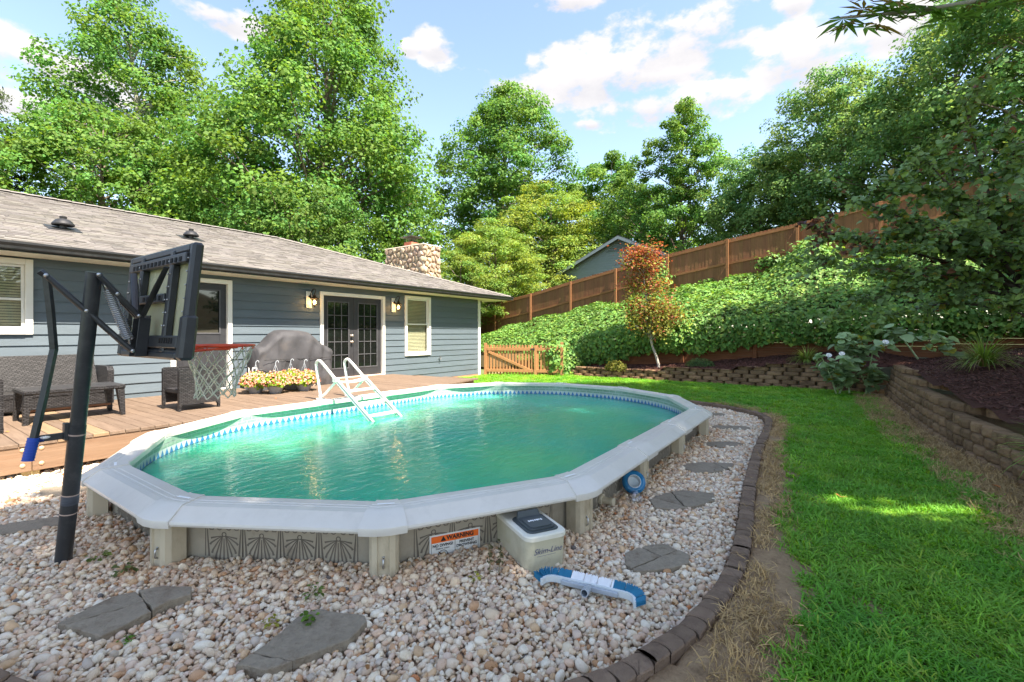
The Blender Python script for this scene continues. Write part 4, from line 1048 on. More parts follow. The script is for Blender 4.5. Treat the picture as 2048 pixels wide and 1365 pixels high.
bpart('bumper', (Y0 - .012, Y0 + .072, BZ0 - .014, BZ0 + .27, -.045, .04, .018), (Y1 - .072, Y1 + .012, BZ0 - .014, BZ0 + .27, -.045, .04, .018), (Y0 + .073, Y1 - .073, BZ0 - .014, BZ0 + .04, -.045, .04, .015))
rb = []
for y in (Y0 + .30, Y1 - .30): rb.append((y - .028, y + .028, BZ0 + .03, BZ1 - .03, -.045, .004, .008))
rb += [(Y0 + .06, Y1 - .06, BZ1 - .125, BZ1 - .061, -.05, .004, .006), (Y0 + .06, Y1 - .06, BZ0 + .061, BZ0 + .14, -.05, .004, .006), (Y0 + .346, Y1 - .346, BZ0 + .36, BZ0 + .42, -.05, .004, .006)]
bpart('rib', *rb)
# shade in the rib hollows laid on as black patches, then bolts
m = MB()
for k in range(13): t = bbox(Y0 + .12 + k * .069, Y0 + .155 + k * .069, BZ1 - .115, BZ1 - .085, -.0535, -.0505, 0); m.add(t.v[0], t.f)
for k in range(6): t = bbox(Y0 + .12 + k * .038, Y0 + .14 + k * .038, BZ0 + .09, BZ0 + .125, -.0535, -.0505, 0); m.add(t.v[0], t.f)
for k in range(6): t = bbox(Y1 - .33 + k * .038, Y1 - .31 + k * .038, BZ0 + .09, BZ0 + .125, -.0535, -.0505, 0); m.add(t.v[0], t.f)
for k in range(5): t = bbox(Y0 + .40 + k * .07, Y0 + .43 + k * .07, BZ0 + .375, BZ0 + .405, -.0535, -.0505, 0); m.add(t.v[0], t.f)
m.build('pocket_shade', mat('pocket_shade_black', (.004, .004, .004), rough=.9, bump=0), bd, kind='stuff')
m = MB()
for y in (Y0 + .28, Y0 + .32, Y1 - .28, Y1 - .32, Y0 + .05, Y1 - .05):
    for k in range(7): p = BP(y, BZ0 + .12 + k * .085, -.048 if abs(y - .5 * (Y0 + Y1)) < .4 else -.037); m.sphere(p, .006, 6, 4)
m.build('bolts', M_STEEL, bd, smooth=True, kind='stuff')
YM = .5 * (Y0 + Y1)
brk = MB(); t = bbox(YM - .06, YM - .052, 1.345, 1.60, -.115, -.05, .002); brk.add(t.v[0], t.f); t = bbox(YM + .052, YM + .06, 1.345, 1.60, -.115, -.05, .002); brk.add(t.v[0], t.f); t = bbox(YM - .0515, YM + .0515, 1.345, 1.62, -.056, -.05, 0); brk.add(t.v[0], t.f)
brk.tube([BP(YM - .07, 1.62, -.10), BP(YM - .20, 1.80, -.085), BP(YM - .30, 1.93, -.075)], [.018, .022, .018], 8, flat=.35); brk.tube([BP(YM + .07, 1.62, -.10), BP(YM + .20, 1.80, -.085), BP(YM + .30, 1.93, -.075)], [.018, .022, .018], 8, flat=.35)
brk.build('bracket', M_HPLASTIC, hoop)
def bolt(b, p, d=.012, l=.02): b.lathe([(d, -l), (d, l)], 8, p, M=np.array(Matrix.Rotation(R(90), 3, 'X')))
UA, UB = pt + np.array([0.02, 0, -.02]), BP(YM, 1.615, -.11)
LB = BP(YM, 1.385, -.12)
hp = pb + ax * 1.70; PV = np.array([.70, 3.98, 1.85])     # rear pivot of the lift handle
LA = PV
for (nm, A, B) in (('upper_arm', UA, UB), ('lower_arm', LA, LB)):
    for sg in (-1, 1):
        o = np.array([.012 * sg, .058 * sg, 0]); b = MB(); b.tube([A + o, A + (B - A) * .02 + o, B + o * 1.25], .0165, 10); bolt(b, A + o); bolt(b, B + o * 1.2); b.build(nm, M_HOOP, hoop, smooth=True, angle=40)
b = MB(); hpath = [PV + (-.03, .0, .03), PV, PV + (.02, .01, -.22), PV + (.035, .015, -.45), PV + (-.01, .02, -.75), PV + (-.055, .03, -1.02)]
b.tube(hpath, .021, 4); handle = b.build('lift_handle', M_HOOP, hoop)
b = MB(); b.tube([hpath[-1] + (.004, 0, .03), hpath[-1] + (-.02, .005, -.10)], .028, 12)
for k in range(9): q = hpath[-1] + np.array([.004, 0, .03]) + np.array([-.024, .005, -.13]) * k / 8; b.tube([q, q + (-.0006, 0, -.004)], .0305, 12)
b.build('grip', M_BLUEGRIP, handle, smooth=True, angle=40)
b = MB(); q = pb + ax * .90; b.box((-.12, -.012, -.02), (.03, .012, .02), .003, off=q + (-.05, .03, -.01)); b.box((-.015, -.03, -.05), (.015, .03, .06), .004, off=q + (-.045, .02, .01)); b.build('lock_bracket', M_HOOP, hoop)
b = MB()
for k in range(5): b.sphere(q + (-.175 + .004 * k, .03, -.02), (.045 - .004 * k, .014, .014), 10, 6)
cl = b.build('cleat_rope', M_BLUEGRIP, hoop, smooth=True)
b = MB(); b.sphere(q + (-.145, .022, -.005), (.03, .012, .01), 8, 6); b.sphere(q + (-.19, .022, -.012), (.02, .012, .008), 8, 6); b.build('rope_end', mat('white_rope', (.7, .7, .7), rough=.9), cl, smooth=True)
b = MB()
for A, B in ((UA, UB), (LA, LB)):
    for sg in (-1, 1):
        o = np.array([.012 * sg, .058 * sg, 0])
        for q in (A + o * 1.35, B + o * 1.6, A + (B - A) * .45 + o * 1.35): b.sphere(q, .012, 8, 6)
b.build('arm_bolts', M_STEEL, hoop, smooth=True, kind='stuff')
# spring
A, B = pt + np.array([.05, -.02, -.06]), BP(YM, 1.43, -.13); nt = 26; L = np.linalg.norm(B - A); d = (B - A) / L; e1 = np.cross(d, (0, 0, 1)); e1 /= np.linalg.norm(e1); e2 = np.cross(d, e1)
tt = np.linspace(0, 1, nt * 8); b = MB(); b.tube([A + d * L * (.12 + .80 * q) + .027 * (math.cos(2 * math.pi * nt * q) * e1 + math.sin(2 * math.pi * nt * q) * e2) for q in tt], .0048, 5); b.tube([A, A + d * L * .14], .02, 8); b.tube([A + d * L * .9, B], .005, 6)
b.build('spring', M_STEEL, hoop, smooth=True)
# rim and net
RC = np.array([BX + .40, YM + .005, 1.405]); RR = .225
a = np.linspace(0, 2 * math.pi, 49); b = MB()
b.tube([RC + (RR * math.cos(q), RR * math.sin(q), 0) for q in a], .0095, 8, cap=False)
b.tube([RC + (RR * math.cos(q), RR * math.sin(q), -.022) for q in np.linspace(math.pi * .55, math.pi * 1.45, 25)], .007, 8)
for sg in (-1, 1): b.tube([BP(YM + sg * .10, 1.40, .02), RC + (-.21, sg * .11, -.003)], .009, 8); b.tube([BP(YM + sg * .10, 1.355, .02), RC + (-.10, sg * .20, -.018), RC + (.02, sg * .225, -.008)], .008, 8)
b.box((BX - .01, YM - .12, 1.345), (BX + .006, YM + .12, 1.44), .003)
for k in range(12): q = 2 * math.pi * (k + .5) / 12; p = RC + (RR * math.cos(q), RR * math.sin(q), -.014); b.tube([p + (0, 0, .004), p + (0, 0, -.012)], .004, 5)
rim = b.build('rim', M_RIM, hoop, smooth=True, angle=40)
b = MB(); NL = 12; lev = [(0, .222), (.09, .20), (.16, .172), (.22, .150), (.28, .135), (.34, .128), (.385, .135)]
rg = np.random.default_rng(2)
def npnt(k, l): z, r = lev[l]; q = 2 * math.pi * (k + .5 * (l % 2) + .5) / NL; return RC + np.array([r * math.cos(q) - .02 * (z / .4), r * math.sin(q) + .05 * (z / .4), -.012 - z])
for l in range(len(lev) - 1):
    for k in range(NL):
        p = npnt(k, l)
        for dk in ((0, -1) if l % 2 == 0 else (0, 1)):
            e = npnt(k + dk, l + 1); mid = .5 * (p + e) + rg.uniform(-.008, .008, 3); b.tube(smooth_path([p, mid, e], 1), .0046, 5, cap=False)
b.build('net', M_NET, rim, smooth=True)

# ------------------------------------------------------------------ floating dispenser, its lid, vacuum brush
M_BLUEPL = mat('blue_plastic', srgb(16, 104, 150), srgb(24, 122, 168), rough=.22, bump=0, spec=.6)
M_WHPL = mat('white_plastic', srgb(196, 204, 206), srgb(212, 218, 220), rough=.35, bump=0)
fl_ = thing('chlorine_floater', 'round blue chlorine floater leaning against the side of the pool', 'pool floater', (4.20, 1.52, 0))
# tipped so that its opening looks back at the photographer and slightly up
Mt = np.array(Euler((R(62), 0, R(-55 - 6)), 'XYZ').to_matrix())
C0 = np.array([4.18, 1.53, .115])
prof = [(.052, -.045)] + [(.075 + .033 * math.cos(q), .042 * math.sin(q)) for q in np.linspace(-1.9, 1.9, 14)] + [(.056, .047), (.052, .04), (.052, -.03)]
MB().lathe(prof, 32, C0, M=Mt, cap=False).build('ring', M_BLUEPL, fl_, smooth=True, angle=60)
MB().lathe([(.052, .046), (.058, .052), (.060, .046)], 28, C0, M=Mt, cap=False).build('collar', M_WHPL, fl_, smooth=True)
MB().lathe([(.001, -.035), (.035, -.034), (.050, -.03), (.0505, .044)], 28, C0, M=Mt, cap=False).build('cup', M_WHPL, fl_, smooth=True, angle=50)
lid = MB(); Ml = np.array(Euler((R(48), R(8), R(-60)), 'XYZ').to_matrix()); lid.lathe([(.001, .014), (.03, .012), (.05, .006), (.058, -.004), (.06, -.016), (.057, -.016), (.05, .002), (.001, .009)], 26, (3.98, 1.44, .055), M=Ml, cap=False)
tag(lid.build('floater_lid', glass_mat('clear_plastic', (.86, .88, .92), .10), smooth=True), 'clear round plastic lid lying on the gravel beside the blue floater', 'lid')

br = thing('pool_brush', 'curved pool brush with white and blue bristles lying on the gravel', 'brush', (2.40, 1.12, 0))
A, B = np.array([2.385, 1.335]), np.array([2.452, .955]); u = (B - A) / np.linalg.norm(B - A); w = np.array([-u[1], u[0]])   # w points away from the photographer
if w @ np.array([.82, .57]) < 0: w = -w
E0 = [A - u * .03 * 0, A - u * .035 - w * .006, A - u * .062 - w * .030, A - u * .072 - w * .070]; E1 = [B, B + u * .035 - w * .006, B + u * .062 - w * .030, B + u * .072 - w * .075]
sp2 = resample(smooth_path(np.array(E0[::-1] + [A + u * .1, B - u * .1] + E1), 2), .006); zb = .055
prof = [(-.006, -.018), (.010, -.018), (.010, .018), (-.006, .018)]
b = MB(); rings = []
for k in range(len(sp2)):
    t = sp2[min(k + 1, len(sp2) - 1)] - sp2[max(k - 1, 0)]; t /= np.linalg.norm(t); nn = np.array([-t[1], t[0]]); nn = nn if nn @ w > 0 or abs(nn @ w) < .3 else -nn
    # keep the outward side continuous
    if k and nn @ last < 0: nn = -nn
    last = nn; rings.append((sp2[k], nn))
loft([[(p[0] + m_[0] * q[0], p[1] + m_[1] * q[0], zb + q[1]) for q in prof] for p, m_ in rings]).build('frame', M_WHPL, br)
M_GREYPL = mat('grey_plastic', srgb(150, 158, 168), srgb(170, 178, 186), rough=.4, bump=0)
b = MB(); Mb = np.array([[u[0], w[0], 0], [u[1], w[1], 0], [0, 0, 1]]); c = .5 * (A + B)
b.box((-.165, -.026, -.016), (.165, -.0065, .012), .004, M=Mb, off=(c[0], c[1], zb)); b.build('back_bar', M_GREYPL, br)
b = MB(); q = np.array([c[0], c[1], zb]); o = np.array([-w[0], -w[1], 0.15]); o /= np.linalg.norm(o); Mo = np.array(Vector(o).to_track_quat('Z', 'Y').to_matrix()); b.lathe([(.017, 0), (.022, .04), (.022, .095), (.0175, .095), (.0175, .02)], 18, q + o * .015, M=Mo, cap=False); b.build('handle_socket', M_GREYPL, br, smooth=True, angle=40)
MB().lathe([(.0005, 0), (.017, 0)], 18, q + o * .05, M=Mo, cap=False).build('socket_hole', mat('socket_dark', srgb(22, 60, 84), rough=.6, bump=0), br)
tot = len(rings)
M_BRW = mat('white_bristle', (.72, .73, .75), rough=.8, bump=0); M_BRB = mat('blue_bristle', srgb(14, 104, 140), srgb(24, 122, 158), rough=.7, bump=0)
wb, bb = MB(), MB(); rg = np.random.default_rng(5)
sarc = np.r_[0, np.cumsum(np.linalg.norm(np.diff(sp2, axis=0), axis=1))]
for s in np.arange(.004, sarc[-1], .0065):
    k = int(np.searchsorted(sarc, s)); k = min(k, tot - 1); p, m_ = rings[k]
    white = .30 < s / sarc[-1] < .70
    m3 = np.array([m_[0], m_[1], .45]); m3 /= np.linalg.norm(m3)
    for z in (-.012, -.004, .004, .012):
        for j in range(3):
            r0 = np.array([p[0], p[1], zb + z]) + m3 * .008 + rg.uniform(-.0015, .0015, 3); (wb if white else bb).tube([r0, r0 + m3 * (.054 + rg.uniform(-.004, .004)) + rg.uniform(-.003, .003, 3)], .0030, 3, cap=False)
wb.build('white_bristles', M_BRW, br); bb.build('blue_bristles', M_BRB, br)
# ================================================================== flagstones
M_FLAG = mat('flagstone', srgb(122, 110, 95), srgb(160, 147, 128), rough=.9, scale=26, contrast=.25, bump=1, bscale=60, objvar=.08, dirt=(srgb(106, 86, 68), 9, .7), spec=.2)
def clip_half(poly, p, nrm):
    out = []
    for i in range(len(poly)):
        a, b = np.array(poly[i]), np.array(poly[(i + 1) % len(poly)]); da, db = (a - p) @ nrm, (b - p) @ nrm
        if da <= 0: out.append(a)
        if (da < 0) != (db < 0) and abs(da - db) > 1e-12: out.append(a + (b - a) * da / (da - db))
    return out
def ccw(p):
    p = np.array(p, float); return p if np.sum(p[:, 0] * np.roll(p[:, 1], -1) - np.roll(p[:, 0], -1) * p[:, 1]) > 0 else p[::-1]
FLAGS = []
def flagstone(poly, cuts, label, top=.035, seed=0):
    rg = np.random.default_rng(seed); poly = ccw(poly); FLAGS.append(poly); c = poly.mean(0)
    st = thing('stepping_stone', label, 'stepping stone', (c[0], c[1], 0), 'flagstone stepping stones in the gravel')
    pieces = [list(poly)]
    for (p, q) in cuts:
        p = np.array(p); q = np.array(q); nn = np.array([-(q - p)[1], (q - p)[0]]); new = []
        # cut only the largest piece that the crack crosses
        areas = [abs(np.sum(np.array(x)[:, 0] * np.roll(np.array(x)[:, 1], -1) - np.roll(np.array(x)[:, 0], -1) * np.array(x)[:, 1])) for x in pieces]
        k = int(np.argmax(areas))
        for i, x in enumerate(pieces):
            if i != k: new.append(x); continue
            for sg in (1, -1):
                y = clip_half(x, p, sg * nn)
                if len(y) >= 3: new.append(y)
        pieces = new
    for x in pieces:
        x = np.array(x); x = x[np.linalg.norm(x - np.roll(x, 1, 0), axis=1) > .004]
        x = inset(x, .004); e = []
        for i in range(len(x)):       # rough broken edge
            a, b = x[i], x[(i + 1) % len(x)]; L = np.linalg.norm(b - a); k = max(1, int(L / .035))
            for j in range(k): e.append(a + (b - a) * j / k + (rg.uniform(-.006, .006, 2) if j else rg.uniform(-.002, .002, 2)))
        e = np.array(e); dz = rg.uniform(-.004, .004)
        MB().prism(e, -.03, top + dz, bev=.004).build('slab', M_FLAG, st)
flagstone([(.595, 3.20), (.69, 2.885), (.80, 2.90), (1.0, 2.955), (1.09, 2.93), (1.13, 3.02), (1.04, 3.17), (.95, 3.22), (.84, 3.275)], [((.94, 3.3), (.90, 2.8)), ((.88, 3.08), (1.2, 3.0))], 'cracked flagstone closest to the foot of the hoop pole, at lower left', .05, 1)
flagstone([(.97, 2.16), (1.035, 2.01), (1.16, 1.955), (1.36, 1.885), (1.50, 1.93), (1.525, 1.985), (1.42, 2.245), (1.31, 2.26), (1.2, 2.21)], [((1.02, 2.25), (1.16, 1.9))], 'large flagstone at the bottom edge with one cracked corner and a weed on it', .05, 2)
flagstone([(2.98, 1.155), (3.12, 1.10), (3.27, .99), (3.20, .78), (3.08, .76), (2.95, .83), (2.78, 1.0), (2.84, 1.10)], [((2.75, 1.06), (3.3, .84)), ((3.15, 1.2), (3.0, .7))], 'grey flagstone split in three to the right of the pool brush', .03, 3)
flagstone([(4.07, 1.35), (4.30, 1.29), (4.47, 1.17), (4.55, .90), (4.35, .86), (4.12, .96), (3.95, 1.10), (3.90, 1.25)], [((4.15, 1.45), (4.05, .9)), ((4.0, 1.0), (4.3, 1.2))], 'brown cracked flagstone beside the blue chlorine floater', .03, 4)
flagstone([(5.26, 1.40), (5.45, 1.36), (5.60, 1.25), (5.74, .93), (5.55, .92), (5.35, .99), (5.20, 1.10), (5.13, 1.22)], [((5.75, 1.25), (5.4, .9))], 'long grey flagstone, third from the far bend of the edging', .025, 5)
flagstone([(6.55, 1.5), (6.75, 1.42), (6.95, 1.10), (6.85, .98), (6.65, 1.05), (6.45, 1.22)], [], 'half-buried flagstone between the curving edging and the pool', .02, 6)
flagstone([(7.82, 1.66), (8.02, 1.55), (8.20, 1.15), (8.05, 1.03), (7.82, 1.20), (7.72, 1.45)], [], 'small flat flagstone just before the far bend of the edging', .02, 7)
flagstone([(8.98, 2.10), (9.20, 2.02), (9.30, 1.72), (9.15, 1.60), (8.95, 1.66), (8.86, 1.88)], [], 'farthest flagstone, tucked against the far end of the pool', .02, 8)
flagstone([(.67, 5.30), (.97, 5.15), (1.01, 4.90), (.80, 4.94), (.40, 5.16), (.30, 5.42), (.48, 5.48)], [], 'flagstone behind the hoop pole at the left edge', .025, 9)
flagstone([(1.05, 6.25), (1.32, 6.05), (1.40, 5.80), (1.20, 5.72), (.98, 5.92)], [], 'flagstone in the sunny gravel below the deck edge', .02, 10)

# ================================================================== garden edging
M_EDGE = mat('edging_concrete', srgb(108, 88, 74), srgb(138, 117, 99), rough=.95, scale=14, contrast=.4, bump=.6, bscale=70, objvar=.12, dirt=(srgb(78, 62, 56), 6, .6), spec=.15)
edging = thing('garden_edging', 'curved row of brown concrete edging blocks between gravel and lawn', 'edging', (5, .7, 0))
ep = resample(EDGE, .108); W = .054
variants = []
for k in range(5):
    rg = np.random.default_rng(k + 20); Lb = .106; pts = []
    for q in np.linspace(-90, 90, 7): pts.append((Lb / 2 - .03 + .034 * math.cos(R(q)), W * math.sin(R(q))))
    for q in np.linspace(90, -90, 7): pts.append((-Lb / 2 - .027 + .034 * math.cos(R(q)), W * math.sin(R(q))))
    pts = np.array(pts) + rg.uniform(-.002, .002, (14, 2))
    m = MB().prism(pts, -.06, .075 + rg.uniform(-.004, .004), bev=.006).build('edging_block', M_EDGE, None, local=True); variants.append(m.data); bpy.data.objects.remove(m)
for i in range(len(ep) - 1):
    d = ep[i + 1] - ep[i]; p = ep[i]
    if p[0] < -.4: continue
    o = link_mesh('edging_block', variants[random.randrange(5)], edging, (p[0] - 5, p[1] - .7, random.uniform(-.006, .006)), math.atan2(d[1], d[0]) + random.uniform(-.05, .05))
    o.rotation_euler.x = random.uniform(-.03, .03)

# ================================================================== gravel
def icosphere(sub):
    bm = bmesh.new(); bmesh.ops.create_icosphere(bm, subdivisions=sub, radius=1.0); v = np.array([x.co[:] for x in bm.verts]); f = [tuple(q.index for q in p.verts) for p in bm.faces]; bm.free(); return v, np.array(f)
IV, IF = icosphere(2)
M_PEBBLE = mat('pebble', (.92, .90, .88), (1.0, .99, .98), rough=.8, scale=2.5, contrast=.5, bump=.3, bscale=6, attr='INSTANCER', dirt=((.70, .54, .42), 1.6, .55), spec=.3)
peb = []
for k in range(14):
    rg = np.random.default_rng(50 + k); v = IV.copy()
    for _ in range(5):       # flatten facets
        d = rg.normal(size=3); d /= np.linalg.norm(d); h = rg.uniform(.62, .9); s = v @ d; v = v - np.maximum(s - h, 0)[:, None] * d * .85
    off = rg.uniform(0, 50, 3); v *= 1 + .16 * np.array([mnoise.noise(Vector(q * 1.3 + off)) for q in v])[:, None]
    v *= np.array([1.25, .95, .72]) * rg.uniform(.85, 1.15, 3)
    peb.append(mesh_np(f'pebble_{k}', v, IF, M_PEBBLE, smooth=True))
PCOL = np.array([srgb(*c) for c in [(232, 224, 216), (240, 236, 230), (226, 208, 190), (214, 186, 158), (222, 196, 180), (206, 168, 140), (236, 226, 212), (198, 190, 186), (228, 214, 202), (210, 190, 176), (190, 150, 118), (218, 200, 192)]])
PW = np.array([5, 5, 4, 2.2, 3, 1.3, 4, 2, 4, 2, .5, 3]); PW = PW / PW.sum()
def jitter_grid(x0, x1, y0, y1, s, rg, j=.5):
    X, Y = np.meshgrid(np.arange(x0, x1, s), np.arange(y0, y1, s), indexing='ij'); P = np.column_stack([X.ravel(), Y.ravel()]); return P + rg.uniform(-j * s, j * s, P.shape)
rg = np.random.default_rng(9)
pool_hole = inset(POOL, .20)
def gravel_ok(P):
    k = in_poly(P, GRAVEL_POLY) & ~in_poly(P, pool_hole) & (path_dist(P, EDGE[::3]) > .07) & ~((P[:, 1] > 7.05))
    for f in FLAGS: k &= ~in_poly(P, inset(f, .012))
    return k
layers = []
for s, zz, r0, r1 in ((.025, .004, .009, .018), (.030, .014, .010, .021), (.078, .022, .014, .031)):
    P = jitter_grid(-.9, 10.3, .45, 7.1, s, rg); P = P[gravel_ok(P)]
    layers.append(np.column_stack([P, np.full(len(P), zz) + rg.uniform(-.006, .006, len(P)) + gravel_z(P) * .6, rg.uniform(0, 1, len(P)) ** 1.6 * (r1 - r0) + r0]))
G = np.vstack(layers); n = len(G)
PCOL = PCOL * np.array([1.0, .935, .81])
cols = PCOL[rg.choice(len(PCOL), n, p=PW)] * rg.uniform(.86, 1.06, (n, 1))
hot = rg.random(n); cols[hot < .004] = srgb(196, 130, 88); cols[(hot > .006) & (hot < .010)] = srgb(112, 108, 106)
# rusty tinge by the pool wall and the walls of the uprights
near = np.clip(1 - np.abs(path_dist(G[:, :2], np.vstack([POOL, POOL[:1]])) - .02) / .30, 0, 1)[:, None] * .35
cols = cols * (1 - near) + cols * np.array([1.0, .80, .62]) * near
gravel = make_scatter('gravel', peb, G[:, :3], np.column_stack([rg.normal(0, .5, n), rg.normal(0, .5, n), rg.uniform(0, 6.28, n)]), G[:, 3:4] * rg.uniform(.85, 1.15, (n, 3)), np.clip(cols, 0, 1))
gravel['label'] = 'white and tan river pebbles around the pool'; gravel['category'] = 'gravel'

# ================================================================== lawn
def blade_mesh(name, nb, h0, h1, spread, lean, m, w=.0035, seed=0):
    rg = np.random.default_rng(seed); V = []; F = []
    for _ in range(nb):
        b0 = np.array([*rg.normal(0, spread, 2), 0]); a = rg.uniform(0, 6.28); h = rg.uniform(h0, h1); le = rg.uniform(.2, 1) * lean * h
        d = np.array([math.cos(a), math.sin(a), 0]); s = np.array([-d[1], d[0], 0]); i = len(V)
        for t, ww in ((0, w), (.5, w * .95), (.85, w * .6)): c = b0 + d * le * t ** 1.8 + np.array([0, 0, h * (t - .35 * t * t * min(1, lean))]); V += [c - s * ww, c + s * ww]
        c = b0 + d * le * 1.15 + np.array([0, 0, h * (1 - .42 * min(1, lean))]); V.append(c); F += [(i, i + 1, i + 3, i + 2), (i + 2, i + 3, i + 5, i + 4), (i + 4, i + 5, i + 6, i + 6)]
    me = bpy.data.meshes.new(name); me.from_pydata([tuple(v) for v in V], [], [f if f[2] != f[3] else f[:3] for f in F]); me.materials.append(m); me.update(); return me
M_GRASS = mat('grass_blade', srgb(92, 150, 50), srgb(126, 186, 72), rough=.5, scale=9, bump=0, attr='INSTANCER', trans=.35, spec=.3)
M_STRAW = mat('dry_grass_blade', srgb(178, 148, 104), srgb(204, 176, 130), rough=.8, scale=9, bump=0, attr='INSTANCER', spec=.2)
tufts = [blade_mesh(f'tuft_{k}', 20, .035, .085, .030, 1.0 + .25 * (k % 3), M_GRASS, .0036, k) for k in range(8)]
rg = np.random.default_rng(12)
def lawn_ok(P, soft=0.0):
    nz = vnoise(P, 1.7, 1.0, 1) * .5 + vnoise(P, 6, 1.0, 2) * .35
    d = path_dist(P, EDGE[::3]); wl = P[:, 1] - right_base_y(P[:, 0])
    bare = np.interp(P[:, 0], [1.5, 2.6, 4, 5.5, 8.5, 9.5, 12], [.34, .40, .26, .30, .22, .12, .06])
    dry = np.interp(P[:, 0], [3, 6, 9, 12, 13.5], [.50, .42, .36, .27, .22])
    k = (d > np.maximum(.08, bare + nz * .22)) & (wl > dry + nz * .35) & (P[:, 0] < 14.15 - np.clip(vnoise(P, 4, .1), -.1, .1)) & ~in_poly(P, GRAVEL_POLY)
    k &= ~((P[:, 0] < 9.05) & (P[:, 1] > 6.9)) & (P[:, 1] < 9.9)
    thin = rg.random(len(P)) > np.clip(.75 - d * .9 + nz * .5, 0, .8) * (d < .9)
    return k & thin
parts_ = []
for (x0, x1, y0, y1, s, sc) in ((1.4, 5.2, -2.2, 1.0, .040, 1.0), (5.2, 9.0, -2.2, 1.4, .052, 1.08), (9.0, 14.2, -1.6, 7.4, .075, 1.15), (8.6, 14.2, 7.4, 10.2, .085, 1.15)):
    P = jitter_grid(x0, x1, y0, y1, s, rg); P = P[lawn_ok(P)]; parts_.append(np.column_stack([P, np.full(len(P), sc)]))
G = np.vstack(parts_); n = len(G); Z = lawn_z(G[:, :2]) - .004
tone = vnoise(G[:, :2], .9, 1.0, 9)[:, None]; r1 = rg.uniform(.75, 1.2, (n, 1))
tone2 = vnoise(G[:, :2], 3.1, 1.0, 19)[:, None]; cols = r1 * (np.array([[1.0, .98, .85]]) + tone * np.array([[.55, .18, .25]]) + tone2 * np.array([[.30, .10, .1]])); yl = rg.random(n) < .10; cols[yl] *= np.array([1.7, 1.2, 1.1]); dn_ = rg.random(n) < .05; cols[dn_] = (1.9, 1.1, 1.3)
hs = np.clip(1 + vnoise(G[:, :2], 2.2, .8, 11), .5, 1.6)
grass = make_scatter('grass', tufts, np.column_stack([G[:, :2], Z]), np.column_stack([rg.normal(0, .12, n), rg.normal(0, .12, n), rg.uniform(0, 6.28, n)]), np.column_stack([G[:, 2] * 1.1, G[:, 2] * 1.1, G[:, 2] * hs * rg.uniform(.65, 1.05, n)]), np.clip(cols, 0.05, 2))
grass['label'] = 'bright green lawn grass curving around the gravel'; grass['category'] = 'grass'
# dry stems on the bare strips
st = [blade_mesh(f'straw_{k}', 16, .02, .06, .04, 1.6, M_STRAW, .0022, 40 + k) for k in range(6)]
P = jitter_grid(1.3, 13.5, -1.8, 2.2, .038, rg)
d = path_dist(P, EDGE[::3]); wl = P[:, 1] - right_base_y(P[:, 0]); nz = vnoise(P, 2.5, 1, 21)
k = ~in_poly(P, GRAVEL_POLY) & (((d > .075) & (d < np.interp(P[:, 0], [1.5, 3.2, 5], [.46, .38, .26])) & (nz > -.15)) | ((wl > .05) & (wl < .62))) & (rg.random(len(P)) < .75)
P = P[k]; n = len(P)
dg = make_scatter('dry_grass', st, np.column_stack([P, lawn_z(P) - .002]), np.column_stack([rg.normal(0, .5, n), rg.normal(0, .5, n), rg.uniform(0, 6.28, n)]), np.ones((n, 3)) * rg.uniform(.6, 1.3, (n, 1)), rg.uniform(.6, 1.1, (n, 1)) * np.array([[1, .96, .9]]))
dg['label'] = 'dry straw-coloured grass along the edging and the block wall'; dg['category'] = 'dry grass'
# mulch chips
chip = []
M_CHIP = mat('mulch_chip', srgb(70, 44, 40), srgb(112, 80, 70), rough=1, scale=8, bump=0, attr='INSTANCER', spec=.2)
for k in range(5):
    b = MB(); r_ = np.random.default_rng(k); v = np.array([(x, y, z) for z in (-.004, .004) for y in (-.009, .009) for x in (-.03, .03)]) * r_.uniform(.7, 1.3, (8, 3)); b.add(v, [(0, 2, 3, 1), (4, 5, 7, 6), (0, 1, 5, 4), (2, 6, 7, 3), (0, 4, 6, 2), (1, 3, 7, 5)]); o = b.build('chip', M_CHIP); chip.append(o.data); bpy.data.objects.remove(o)
P = jitter_grid(4, 15.6, -4.2, 7.6, .055, rg); P = P[mulch_mask(P)]; n = len(P)
mc = make_scatter('mulch_chips', chip, np.column_stack([P, mulch_z(P) + .004]), np.column_stack([rg.normal(0, .35, n), rg.normal(0, .35, n), rg.uniform(0, 6.28, n)]), np.ones((n, 3)) * rg.uniform(.5, 1.3, (n, 1)), rg.uniform(.45, 1.25, (n, 1)) * np.ones((1, 3)))
mc['label'] = 'dark brown bark mulch in the raised beds'; mc['category'] = 'mulch'

# leaf litter caught between the pebbles and on the bare soil
M_LITTER = mat('litter', srgb(120, 84, 54), srgb(156, 116, 78), rough=1, bump=0, attr='INSTANCER', spec=.1)
lt = []
for k in range(4):
    v, f, c = leaves(np.zeros((1, 3)), np.array([[.2 * k, .3, 1.0]]), np.array([[1.0, 0, .2]]), np.array([1.0]), ('fold', 'lance', 'diamond', 'lance')[k], np.ones((1, 3)))
    lt.append(mesh_np(f'litter_{k}', v, f, M_LITTER))
P = jitter_grid(-.5, 10.2, .2, 6.6, .16, rg); P = P[(gravel_ok(P) | ((path_dist(P, EDGE[::3]) < .4) & ~in_poly(P, GRAVEL_POLY)))]; dd = path_dist(P, np.vstack([POOL, POOL[:1]])); P = P[rg.random(len(P)) < np.where(dd < .3, .75, .28)]; n = len(P)
lz = make_scatter('leaf_litter', lt, np.column_stack([P, np.where(in_poly(P, GRAVEL_POLY), .038, .065)]), np.column_stack([rg.normal(0, .5, n), rg.normal(0, .5, n), rg.uniform(0, 6.28, n)]), np.ones((n, 3)) * rg.uniform(.012, .034, (n, 1)), rg.uniform(.45, 1.2, (n, 1)) * np.ones((1, 3)))
lz['label'] = 'scraps of dry leaf scattered over the gravel'; lz['category'] = 'leaf litter'

